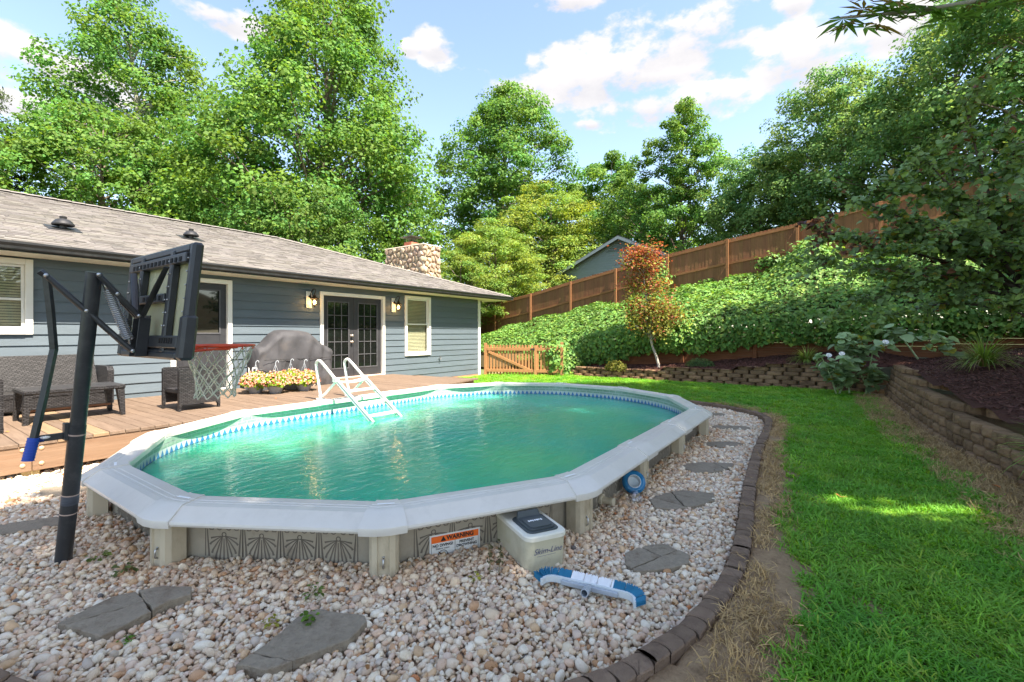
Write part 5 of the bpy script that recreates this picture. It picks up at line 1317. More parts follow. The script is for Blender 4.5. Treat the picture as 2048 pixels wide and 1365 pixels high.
# ================================================================== block retaining walls
M_BLOCK = mat('wall_block', srgb(112, 88, 66), srgb(150, 122, 94), rough=.95, scale=9, contrast=.35, bump=.9, bscale=38, objvar=.26, dirt=(srgb(60, 46, 38), 7, .75), spec=.12)
blk = []
for k in range(8):
    r_ = np.random.default_rng(70 + k); pl = np.array([(-.147, .09), (-.146, .012), (-.122, -.066), (-.066, -.092), (0, -.100), (.066, -.092), (.122, -.066), (.146, .012), (.147, .09)]); pl[2:7] += r_.uniform(-.007, .007, (5, 2))
    pl = pl  # clockwise check below
    v = []; nn = len(pl); lev = [(.004, .93), (.03, 1.0), (.08, 1.0), (COURSE - .004, .90)]
    for z, s in lev:
        q = pl.copy(); q[1:8, 1] = q[1:8, 1] * s + (r_.uniform(-.005, .005, 7)); v.append(np.column_stack([q, np.full(nn, z)]))
    f = [(r * nn + i, r * nn + (i + 1) % nn, (r + 1) * nn + (i + 1) % nn, (r + 1) * nn + i) for r in range(3) for i in range(nn)] + [tuple(range(3 * nn, 4 * nn)), tuple(reversed(range(nn)))]
    b = MB(); b.add(np.vstack(v), f); o = b.build('block', M_BLOCK); blk.append(o.data); bpy.data.objects.remove(o)
def lay(parent, path, z, off, org, k=1.0):
    p = np.array(path, float); d = np.r_[0, np.cumsum(np.linalg.norm(np.diff(p, axis=0), axis=1))]; s = off
    while s + .15 * k < d[-1] + .02:
        q = np.array([np.interp(s + .15 * k, d, p[:, 0]), np.interp(s + .15 * k, d, p[:, 1])]); e = np.array([np.interp(s + .15 * k + .05, d, p[:, 0]), np.interp(s + .15 * k + .05, d, p[:, 1])]) - q
        if np.linalg.norm(e) < 1e-6: e = p[-1] - p[-2]
        a = math.atan2(e[1], e[0]) + random.uniform(-.025, .025)
        link_mesh('block', random.choice(blk), parent, (q[0] - org[0] + random.uniform(-.006, .006), q[1] - org[1] + random.uniform(-.006, .006), z), a, (k * random.uniform(.985, 1.0), random.uniform(.94, 1.05), 1)); s += .302 * k
# path direction is chosen so that each block's front (-y local) looks at the lawn
bw = thing('block_wall', 'low brown concrete block retaining wall across the back of the lawn', 'retaining wall', (14.3, 3, 0), 'block retaining walls')
for k in range(6):
    yt = {0: 7.6, 1: 7.6, 2: 7.55, 3: 4.35, 4: 2.3, 5: 1.55}[k]
    x = 14.36 + .018 * k
    lay(bw, [(x, yt), (x, -1.0)], .03 + COURSE * k, (0 if k % 2 else .15) * (1.33 if k < 3 else .3), (14.3, 3), 1.33)
rw = thing('block_wall', 'stepped brown block retaining wall rising along the right side of the lawn', 'retaining wall', (9, -1.2, 0), 'block retaining walls')
for k in range(7):
    xe = RW_END[k]; xs = np.linspace(14.15, xe, 60); ys = right_base_y(xs) - .06 - .03 * k - .42 * np.clip((xe + 1.3 - xs) / 1.3, 0, 1) ** 1.6 * (k > 2)
    lay(rw, np.column_stack([xs, ys]), .0 + COURSE * k, (0 if k % 2 else .15), (9, -1.2))

# ================================================================== timber retaining wall
M_TIMBER = mat('timber_stain', srgb(104, 64, 42), srgb(132, 86, 58), rough=.8, scale=3, stretch=(9, .6, 9), bump=.35, bscale=12, bstretch=(12, .7, 12), objvar=.12, spec=.2)
tw = thing('timber_wall', 'dark stained plank retaining wall under the overhanging ivy', 'retaining wall', (15.62, 3, .8))
TP = [8.3, 6.19, 4.07, 1.95, -.17, -2.3, -4.4, -6.5]
def timber_top(y): return float(np.interp(y, [-7, -3, 0, 4, 7, 9], [2.1, 2.0, 1.85, 1.6, 1.3, .8]))
for i, y in enumerate(TP):
    MB().box((15.50, y - .05, float(timber_base(y)) - .2), (15.595, y + .05, timber_top(y) - .02), .006).build('post', M_TIMBER, tw)
    if i + 1 < len(TP):
        y2 = TP[i + 1]; z = min(float(timber_base(y)), float(timber_base(y2))) - .12
        while z + .14 < max(timber_top(y), timber_top(y2)):
            MB().box((15.60 + random.uniform(0, .004), y2 + .002, z), (15.64, y - .002, z + .138), .004).build('plank', M_TIMBER, tw); z += .142

# ================================================================== board fence
M_FENCE = mat('fence_stain', srgb(108, 74, 50), srgb(136, 96, 67), rough=.75, scale=3, stretch=(8, 8, .6), bump=.25, bscale=12, bstretch=(12, 12, .7), objvar=.14, huevar=.008, dirt=(srgb(92, 50, 30), 2.5, .5), spec=.22)
M_FENCER = mat('fence_rail_stain', srgb(126, 84, 54), srgb(152, 106, 72), rough=.75, scale=3, stretch=(8, .6, 8), bump=.25, bscale=12, objvar=.08, spec=.22)
fence = thing('board_fence', 'tall red-brown board fence climbing the bank behind the ivy', 'fence', (20.6, 4, 3.2))
def fx(y): return 20.56 + .0378 * (y - 3.56)
FPY = [18.19 - 2.437 * k for k in range(12)]
def ftop(y): return float(np.interp(y, [-9, -6.2, -3.75, -1.31, 1.12, 3.56, 6.0, 8.44, 10.88, 13.31, 15.75, 18.2], [7.1, 6.8, 6.45, 6.05, 5.66, 5.36, 5.0, 4.57, 4.12, 3.64, 3.26, 2.8]))
pk = {}
for i, y in enumerate(FPY):
    MB().box((fx(y) - .135, y - .05, ftop(y) - 2.1), (fx(y) - .042, y + .05, ftop(y) - .02), .006).build('post', M_FENCER, fence)
    if i + 1 == len(FPY): break
    y2 = FPY[i + 1]; zt0, zt1 = ftop(y), ftop(y2)
    for dz, hh in ((-.17, .10), (-1.05, .09), (-1.72, .09)):
        b = MB(); a = [(fx(y) - .041, y - .051), (fx(y2) - .041, y2 + .051)]
        v = []
        for (x_, y_), zt in ((a[0], zt0), (a[1], zt1)):
            for xx in (0, .038):
                for zz in (0, hh): v.append((x_ + xx, y_, zt + dz + zz))
        b.add(v, [(0, 1, 3, 2), (4, 6, 7, 5), (0, 4, 5, 1), (2, 3, 7, 6), (1, 5, 7, 3), (0, 2, 6, 4)]); b.build('rail', M_FENCER, fence)
    n = 17; w = 2.437 / n
    for k in range(n):
        yc = y - (k + .5) * w; zt = ftop(yc) + random.uniform(-.008, .008); h = w * .5 - .0006; x_ = fx(yc) + random.uniform(-.003, .003)
        pts = [(-h, -1.95), (h, -1.95), (h, -.035), (h - .03, 0), (-h + .03, 0), (-h, -.035)]
        b = MB(); b.add([(x_, yc + p, zt + q) for p, q in pts] + [(x_ + .018, yc + p, zt + q) for p, q in pts], [(5, 4, 3, 2, 1, 0), (6, 7, 8, 9, 10, 11)] + [(j, (j + 1) % 6, 6 + (j + 1) % 6, 6 + j) for j in range(6)]); b.build('picket', M_FENCE, fence)

# ================================================================== picket gate
M_GATE = mat('gate_wood', srgb(150, 106, 68), srgb(176, 130, 88), rough=.75, scale=3, stretch=(8, 8, .6), bump=.25, bscale=14, objvar=.10, spec=.25)
gate = thing('picket_gate', 'golden brown picket gate with a diagonal brace beside the house corner', 'gate', (13.2, 8.9, 0))
GA, GC = np.array([12.76, 10.02]), np.array([13.78, 7.55]); gd = (GC - GA) / np.linalg.norm(GC - GA); gn = np.array([gd[1], -gd[0]])    # gn looks to the pool
if gn @ np.array([-1, -1]) < 0: gn = -gn
MG = np.array([[gd[0], -gn[0], 0], [gd[1], -gn[1], 0], [0, 0, 1.0]]); OG = (GA[0], GA[1], 0)
GL = np.linalg.norm(GC - GA); PB = GL * .665
def gbox(name, lo, hi, bev=.004): return MB().box(lo, hi, bev, M=MG, off=OG).build(name, M_GATE, gate)
gbox('post', (-.04, -.045, -.05), (.05, .045, 1.16)); gbox('post', (PB - .045, -.045, -.05), (PB + .045, .045, 1.08)); gbox('post', (GL - .04, -.045, -.05), (GL + .05, .045, 1.20))
for (a, c) in ((.06, PB - .06), (PB + .05, GL - .05)):
    for z in (.16, .90): gbox('rail', (a, -.03, z), (c, .005, z + .10))
    k = a + .03
    while k < c - .03:
        b = MB(); h = 1.10; b.add([(k - .035, .006, .05), (k + .035, .006, .05), (k + .035, .006, h - .03), (k + .02, .006, h), (k - .02, .006, h), (k - .035, .006, h - .03), (k - .035, .022, .05), (k + .035, .022, .05), (k + .035, .022, h - .03), (k + .02, .022, h), (k - .02, .022, h), (k - .035, .022, h - .03)],
                         [(0, 1, 2, 3, 4, 5), (11, 10, 9, 8, 7, 6)] + [(j, 6 + j, 6 + (j + 1) % 6, (j + 1) % 6) for j in range(6)]); b.xf(MG, OG); b.build('picket', M_GATE, gate); k += .112
Lb = math.hypot(PB - .2, .72); an = math.atan2(-.66, PB - .25); ca, sa = math.cos(an), math.sin(an)
b = MB(); b.box((0, -.028, -.045), (Lb * .96, .004, .045), .004, M=MG @ np.array([[ca, 0, -sa], [0, 1, 0], [sa, 0, ca]]), off=np.array(OG) + MG @ np.array([.12, 0, .86])); b.build('brace', M_GATE, gate)
b = MB(); b.box((PB - .16, -.05, .94), (PB - .02, -.031, .98), .003, M=MG, off=OG); b.box((PB - .06, -.06, .90), (PB - .03, -.046, 1.0), .003, M=MG, off=OG); b.build('latch', M_BLACKMETAL, gate)

# ================================================================== neighbour's gable beyond the fence
nh = thing('neighbour_house', 'grey-green gable end of a house beyond the board fence', 'house', (30, 12, 3))
M_NSID = mat('neighbour_siding', srgb(116, 130, 126), srgb(128, 142, 138), rough=.6, bump=.1, objvar=.05); M_NTRIM = mat('neighbour_trim', srgb(120, 132, 136), srgb(134, 146, 150), rough=.6, bump=.05); M_NROOF = mat('neighbour_roof', srgb(70, 72, 76), srgb(92, 94, 98), rough=.95, bump=.4)
PY, PZ, PS, HW = 11.94, 8.05, .47, 4.7
z = 3.6
while z < PZ - .1:
    h0 = min(HW - .35, (PZ - .06 - z) / PS); h1 = min(HW - .35, (PZ - .06 - z - .17) / PS)
    if h1 > .02: MB().add([(30 - .02, PY - h0, z), (30 - .02, PY + h0, z), (30, PY + h1, z + .172), (30, PY - h1, z + .172), (30.02, PY - h0, z), (30.02, PY + h0, z)], [(1, 0, 3, 2), (0, 1, 5, 4)]).build('siding_board', M_NSID, nh)
    z += .17
b = MB(); b.add([(30.03, PY - HW + .35, 3), (30.03, PY + HW - .35, 3), (30.03, PY + HW - .35, PZ - HW * PS + .1), (30.03, PY, PZ - .1), (30.03, PY - HW + .35, PZ - HW * PS + .1), (38, PY - HW + .35, 3), (38, PY + HW - .35, 3), (38, PY + HW - .35, PZ - HW * PS + .1), (38, PY, PZ - .1), (38, PY - HW + .35, PZ - HW * PS + .1)],
                 [(4, 3, 2, 1, 0), (5, 6, 7, 8, 9), (0, 5, 9, 4), (1, 2, 7, 6)]); b.build('wall', M_NSID, nh)
for sg in (-1, 1):
    ye, ze = PY + sg * (HW + .05), PZ - (HW + .05) * PS
    b = MB(); b.add([(29.6, PY, PZ + .06), (29.6, ye, ze + .06), (38.3, ye, ze + .06), (38.3, PY, PZ + .06), (29.6, PY, PZ), (29.6, ye, ze), (38.3, ye, ze), (38.3, PY, PZ)], [(0, 1, 2, 3), (4, 7, 6, 5), (0, 4, 5, 1), (1, 5, 6, 2), (2, 6, 7, 3)]); b.build('roof', M_NROOF, nh)
    b = MB(); b.add([(29.57, PY, PZ - .002), (29.57, ye, ze - .002), (29.57, ye, ze - .20), (29.57, PY, PZ - .20), (29.60, PY, PZ - .002), (29.60, ye, ze - .002), (29.60, ye, ze - .20), (29.60, PY, PZ - .20)], [(0, 1, 2, 3), (7, 6, 5, 4), (3, 2, 6, 7), (1, 5, 6, 2)]); b.build('barge_board', M_NTRIM, nh)
b = MB()
for k in range(7):
    z = PZ - .95 + k * .1; h = (PZ - .2 - z) / PS * .62; b.box((29.955, PY - h, z), (29.975, PY + h, z + .03))
b.build('louvre_vent', mat('louvre_dark', srgb(70, 78, 78), rough=.6, bump=0), nh)
# ================================================================== deck furniture
def wicker_mat():
    m = bpy.data.materials.new('wicker'); m.use_nodes = True; t = m.node_tree; N = t.nodes; L = t.links; p = N['Principled BSDF']
    tc = N.new('ShaderNodeTexCoord'); sp = N.new('ShaderNodeSeparateXYZ'); L.new(tc.outputs['Object'], sp.inputs[0])
    ad = N.new('ShaderNodeMath'); ad.operation = 'ADD'; L.new(sp.outputs[0], ad.inputs[0]); L.new(sp.outputs[1], ad.inputs[1])
    cb = N.new('ShaderNodeCombineXYZ'); L.new(ad.outputs[0], cb.inputs[0]); L.new(sp.outputs[2], cb.inputs[1])
    br = N.new('ShaderNodeTexBrick'); br.inputs['Scale'].default_value = 1.0; br.inputs['Brick Width'].default_value = .050; br.inputs['Row Height'].default_value = .020; br.inputs['Mortar Size'].default_value = .005; br.inputs['Mortar Smooth'].default_value = .6
    br.inputs['Color1'].default_value = (.018, .017, .018, 1); br.inputs['Color2'].default_value = (.052, .049, .050, 1); br.inputs['Mortar'].default_value = (.008, .007, .007, 1)
    L.new(cb.outputs[0], br.inputs['Vector']); L.new(br.outputs['Color'], p.inputs['Base Color'])
    b = N.new('ShaderNodeBump'); b.invert = True; b.inputs['Strength'].default_value = 1; b.inputs['Distance'].default_value = .006; L.new(br.outputs['Fac'], b.inputs['Height']); L.new(b.outputs[0], p.inputs['Normal'])
    p.inputs['Roughness'].default_value = .38; return m
M_WICK = wicker_mat()
def panel(b, pts, th, axis):
    """Flat wicker panel: pts outline in the plane normal to axis, th = (lo, hi) along the axis."""
    n = len(pts); v = []
    for t in th:
        for p in pts: q = list(p); q.insert(axis, t); v.append(q)
    b.add(v, [tuple(range(n)), tuple(reversed(range(n, 2 * n)))] + [(j, n + j, n + (j + 1) % n, (j + 1) % n) for j in range(n)])
def wicker_chair(loc, rz, label):
    c = thing('wicker_chair', label, 'chair', loc, 'dark wicker chairs on the deck'); c.rotation_euler = (0, 0, rz)
    for sg in (-1, 1):      # chair faces -x locally
        b = MB(); y0 = sg * .285; th = sorted((y0, y0 - sg * .055)); panel(b, [(-.27, .05), (-.27, .60), (-.24, .62), (.24, .62), (.27, .60), (.29, .05), (.26, .05), (.24, .09), (-.235, .09), (-.24, .05)], th, 1); b.build('arm', M_WICK, c, local=True)
        for xx in (-.255, .275): MB().box((xx - .018, min(th) + .006, 0), (xx + .018, max(th) - .006, .05), .004).build('leg', M_WICK, c, local=True)
    MB().box((-.25, -.229, .25), (.19, .229, .31), .008).build('seat', M_WICK, c, local=True)
    b = MB(); b.box((.20, -.229, .12), (.26, .229, .62), .01); b.build('backrest', M_WICK, c, local=True)
    return c
wicker_chair((2.99, 8.06, DZ), R(3), 'dark wicker armchair behind the basketball net, side-on to the pool')
wicker_chair((.74, 8.02, DZ), R(180), 'dark wicker armchair cut off by the left edge beside the low table')
t = thing('wicker_table', 'low dark wicker coffee table on the deck in front of the sofa', 'table', (1.72, 8.44, DZ))
MB().box((-.50, -.32, .37), (.50, .32, .425), .01).build('tabletop', M_WICK, t, local=True)
for sx in (-1, 1):
    for sy in (-1, 1):
        b = MB(); x0, y0 = sx * .49, sy * .31; b.add([(x0 - sx * .08, y0, .369), (x0, y0, .369), (x0 + sx * .01, y0, 0), (x0 - sx * .035, y0, 0), (x0 - sx * .08, y0 - sy * .10, .369), (x0, y0 - sy * .10, .369), (x0 + sx * .01, y0 - sy * .06, 0), (x0 - sx * .035, y0 - sy * .06, 0)],
                                                         [(0, 1, 2, 3), (4, 7, 6, 5), (0, 3, 7, 4), (1, 5, 6, 2), (0, 4, 5, 1), (3, 2, 6, 7)]); b.build('leg', M_WICK, t, local=True)
MB().box((-.42, -.01, .12), (.42, .01, .15), .003).build('stretcher', mat('table_stretcher', srgb(110, 74, 50), rough=.7), t, local=True)
s = thing('wicker_sofa', 'dark wicker loveseat against the siding behind the low table', 'sofa', (1.45, 9.6, DZ))
for sg in (-1, 1):
    b = MB(); x0 = sg * .93; th = sorted((x0, x0 - sg * .08)); panel(b, [(-.36, .05), (-.36, .56), (-.30, .62), (.25, .62), (.30, .58), (.30, .05)], th, 0); b.build('arm', M_WICK, s, local=True)
MB().box((-.849, -.34, .22), (.849, .17, .30), .01).build('seat', M_WICK, s, local=True)
b = MB(); b.add([(-.849, .10, .301), (.849, .10, .301), (.82, .26, .80), (-.82, .26, .80), (-.849, .18, .301), (.849, .18, .301), (.82, .31, .80), (-.82, .31, .80)], [(0, 1, 2, 3), (5, 4, 7, 6), (3, 2, 6, 7), (1, 5, 6, 2), (4, 0, 3, 7)]); b.build('backrest', M_WICK, s, local=True)
MB().box((-.849, -.33, .05), (.849, -.27, .219), .006).build('front_panel', M_WICK, s, local=True)

# covered grill
M_COVER = mat('grill_cover', srgb(48, 48, 51), srgb(66, 65, 68), rough=.75, scale=3, bump=.25, bscale=9, dirt=(srgb(120, 106, 90), 2.2, .2))
gr = thing('covered_grill', 'barbecue grill under a dark grey fabric cover beside the French doors', 'grill', (5.45, 9.5, DZ))
secs = [(4.60, .16, .80, .10), (4.64, .24, .84, .12), (4.75, .27, .86, .13), (4.86, .28, .96, .14), (4.98, .29, 1.10, .17), (5.10, .30, 1.18, .20), (5.30, .31, 1.20, .21), (5.60, .31, 1.18, .21), (5.76, .30, 1.14, .20), (5.92, .29, 1.00, .17), (6.04, .28, .90, .14), (6.18, .27, .84, .13), (6.27, .24, .80, .12), (6.30, .16, .76, .10)]
rg = np.random.default_rng(4); rings = []
for (x, w, h, r) in secs:
    pr = [(-w - .02, .0), (-w - .03, .2), (-w - .015, .45), (-w, h - .25), (-w + .02, h - .10), (-w + r * .5, h - .03), (-w + r, h), (0, h + .005), (w - r, h), (w - .02, h - .10), (w, h - .25), (w + .01, .3), (w + .02, .0)]
    rings.append([(x, 9.55 + p + .025 * mnoise.noise(Vector((x * 4, q * 4, 1))) + .02 * math.sin(x * 13 + 2 * q) * (q < h * .75), DZ + .004 + q + (.02 * mnoise.noise(Vector((x * 5, p * 5, 7))) if q > .1 else 0)) for p, q in pr])
R3 = np.array(rings); m0 = len(secs); up = np.linspace(0, m0 - 1, (m0 - 1) * 4 + 1); nr = R3.shape[1]; upn = np.linspace(0, nr - 1, (nr - 1) * 3 + 1)
R4 = np.array([[np.interp(up, np.arange(m0), R3[:, j, k]) for j in range(nr)] for k in range(3)]); R5 = np.zeros((3, len(up), len(upn)))
for k in range(3):
    for i in range(len(up)): R5[k, i] = np.interp(upn, np.arange(nr), R4[k, :, i])
PV_ = R5.transpose(1, 2, 0)
for i in range(PV_.shape[0]):
    for j in range(PV_.shape[1]):
        q = PV_[i, j]; w = min(1, (q[2] - DZ) * 3); nz = mnoise.noise(Vector((q[0] * 6, q[1] * 6, q[2] * 3.2))); PV_[i, j, 1] += w * .06 * nz + (.022 * math.sin(q[0] * 19 + 5 * nz) * min(1, max(0, (DZ + .85 - q[2]) * 3)) * min(1, (q[2] - DZ) * 6) if q[1] < 9.5 else 0); PV_[i, j, 2] += w * .012 * mnoise.noise(Vector((q[0] * 7, q[1] * 7, 3)))
a, c = PV_.shape[:2]; b = MB(); b.add(PV_.reshape(-1, 3), [(i * c + j, (i + 1) * c + j, (i + 1) * c + j + 1, i * c + j + 1) for i in range(a - 1) for j in range(c - 1)] + [tuple(range(c)), tuple(reversed(range((a - 1) * c, a * c)))])
b.build('cover', M_COVER, gr, smooth=True, angle=70)
b = MB(); b.tube([(4.7, 9.22, DZ + .60), (5.1, 9.205, DZ + .605), (5.6, 9.205, DZ + .60), (6.2, 9.23, DZ + .61)], .005, 5); b.build('cover_seam', mat('cover_seam', (.02, .02, .02), rough=.9), gr)
# propane tank
tk = thing('propane_tank', 'white propane tank half hidden behind the flower pots', 'tank', (4.52, 9.32, DZ))
MB().lathe([(.10, 0), (.13, .03), (.15, .08), (.152, .22), (.14, .27), (.10, .31), (.05, .325)], 24, (4.52, 9.32, DZ + .02)).build('body', mat('tank_paint', (.68, .68, .66), rough=.4, bump=.05), tk, smooth=True, angle=50)
b = MB()
for k in range(3):
    a0 = k * 2.1; b.tube([(4.52 + .075 * math.cos(a0 + q), 9.32 + .075 * math.sin(a0 + q), DZ + .34 + hh) for q, hh in ((0, 0), (0, .10), (.5, .12), (1.1, .12), (1.1, 0))], .008, 6)
b.build('collar', mat('tank_collar', (.62, .60, .56), rough=.5), tk, smooth=True)
b = MB(); b.lathe([(.02, 0), (.02, .06), (.03, .065), (.03, .09)], 12, (4.52, 9.32, DZ + .345)); b.build('valve', M_IRON, tk)
b = MB(); b.tube(smooth_path([(4.56, 9.30, DZ + .40), (4.68, 9.24, DZ + .42), (4.80, 9.24, DZ + .30), (4.86, 9.3, DZ + .15)], 2), .012, 8); b.build('hose', M_BLACKMETAL, tk, smooth=True)

# flower pots
M_POT = mat('grey_pot', srgb(132, 134, 138), srgb(150, 152, 156), rough=.55, scale=4, bump=.06, dirt=(srgb(88, 84, 80), 6, .5))
M_BEGL = leafmat('begonia_leaf', srgb(122, 150, 52)); M_BEGF = leafmat('begonia_flower', (.85, .85, .85), trans=.25)
M_HANG = mat('clear_hanger', (.34, .37, .40), rough=.3, bump=0)
def pot(x, y, label, seed, hook=True):
    rg = np.random.default_rng(seed); p = thing('flower_pot', label, 'flower pot', (x, y, DZ), 'potted begonias on the deck')
    pt_ = MB().lathe([(.095, .0), (.10, .01), (.125, .07), (.148, .135), (.158, .14), (.158, .165), (.148, .165), (.14, .14), (.02, .135)], 28, (x, y, DZ + .001)).build('pot', M_POT, p, smooth=True, angle=40)
    def mound(n, r0, r1):
        d = rg.normal(size=(n, 3)); d[:, 2] = np.abs(d[:, 2]) * .9 - .15; d /= np.linalg.norm(d, axis=1, keepdims=True); r = rg.uniform(r0, r1, n)[:, None]
        return np.array([x, y, DZ + .19]) + d * r * np.array([1.15, 1.15, .95]), d
    c, d = mound(520, .08, .225); cc = rg.uniform(.6, 1.35, (520, 1)) * np.array([[1, 1, .9]])
    v, f, k = leaves(c, d + rg.normal(0, .4, (520, 3)) + (0, 0, .5), d + rg.normal(0, .6, (520, 3)), rg.uniform(.04, .085, 520), 'heart', cc)
    o = bpy.data.objects.new('foliage', mesh_np('foliage', v, f, M_BEGL, k)); col.objects.link(o); o.parent = p; o.location = -p.location
    n = 340; c, d = mound(n, .18, .25); c = np.repeat(c, 3, 0) + rg.normal(0, .006, (3 * n, 3)); d = np.repeat(d, 3, 0); n *= 3
    pal = np.array([srgb(238, 190, 160), srgb(244, 214, 170), srgb(240, 170, 150), srgb(246, 200, 176), srgb(230, 140, 112)]); cc = pal[np.repeat(rg.integers(0, 5, n // 3), 3)]
    v, f, k = leaves(c, d + rg.normal(0, .5, (n, 3)), rg.normal(size=(n, 3)), rg.uniform(.018, .034, n), 'heart', cc)
    o = bpy.data.objects.new('blossoms', mesh_np('blossoms', v, f, M_BEGF, k)); col.objects.link(o); o.parent = p; o.location = -p.location
    if hook:
        b = MB(); hz = DZ + .55
        for q in range(3): b.tube([(x + .15 * math.cos(q * 2.09), y + .15 * math.sin(q * 2.09), DZ + .16), (x, y, hz)], .002, 5)
        b.tube(smooth_path([(x, y, hz - .02), (x, y, hz + .04), (x + .03, y - .01, hz + .07), (x + .05, y - .02, hz + .05), (x + .045, y - .02, hz + .03)], 2), .006, 6); b.build('hanger', M_HANG, p, smooth=True)
pot(4.42, 9.00, 'pot of peach begonias nearest the propane tank, leftmost of the four', 1)
pot(4.63, 8.68, 'front grey pot of peach begonias, second from the left', 2)
pot(5.12, 9.02, 'rear pot of begonias against the grill cover', 3)
pot(5.16, 8.60, 'grey pot of begonias closest to the pool ladder', 4)

# fallen leaves
M_DEAD = mat('fallen_leaf', srgb(176, 96, 44), srgb(206, 132, 70), rough=.8, bump=0)
for k, (x, y, z, s, lb) in enumerate([(4.9, -.05, .085, .11, 'tan fallen leaf lying in the middle of the lawn'), (1.05, 7.75, DZ + .006, .05, 'small orange leaf on the deck board beside the left armchair'), (6.1, -1.2, .09, .08, 'orange leaf on the dry strip beside the block wall'), (4.25, 8.0, DZ + .006, .04, 'tiny red leaf on the deck in front of the flower pots')]):
    v, f, c = leaves(np.array([[x, y, z]]), np.array([[.1, -.15, 1.0]]), np.array([[math.cos(k * 2), math.sin(k * 2), 0]]), np.array([s]), 'fold', np.ones((1, 3)))
    tag(bpy.data.objects.new('fallen_leaf', mesh_np('fallen_leaf', v, f, M_DEAD, c)), lb, 'leaf'); col.objects.link(bpy.data.objects[-1] if False else [o for o in bpy.data.objects if o.name.startswith('fallen_leaf') and not o.users_collection][0])
# ================================================================== trees
M_BARK = mat('bark', srgb(96, 84, 72), srgb(134, 122, 108), rough=.95, scale=6, stretch=(3, 3, .5), bump=.8, bscale=14, bstretch=(3, 3, .4), spec=.15)
M_BARKL = mat('pale_bark', srgb(150, 144, 134), srgb(182, 176, 166), rough=.95, scale=6, stretch=(2, 2, .6), bump=.5, bscale=12, spec=.15)
def obj_mesh(name, me, parent):
    o = bpy.data.objects.new(name, me); col.objects.link(o); o.parent = parent; return o
def crown_radius(h, shape):
    h = np.clip(h, 0, 1)
    if shape == 'ovate': return np.clip(np.sin(np.pi * np.clip(h, .0, 1) ** .68), 0, 1) ** .5 * (1 - .12 * h)
    if shape == 'cone': return np.clip(1.02 - h, 0, 1) ** .75 * np.clip(h * 6, 0, 1) ** .5
    if shape == 'round': return np.sqrt(np.clip(1 - (2 * h - 1) ** 2, 0, 1))
    return np.clip(np.sin(np.pi * h ** .8), 0, 1) ** .5
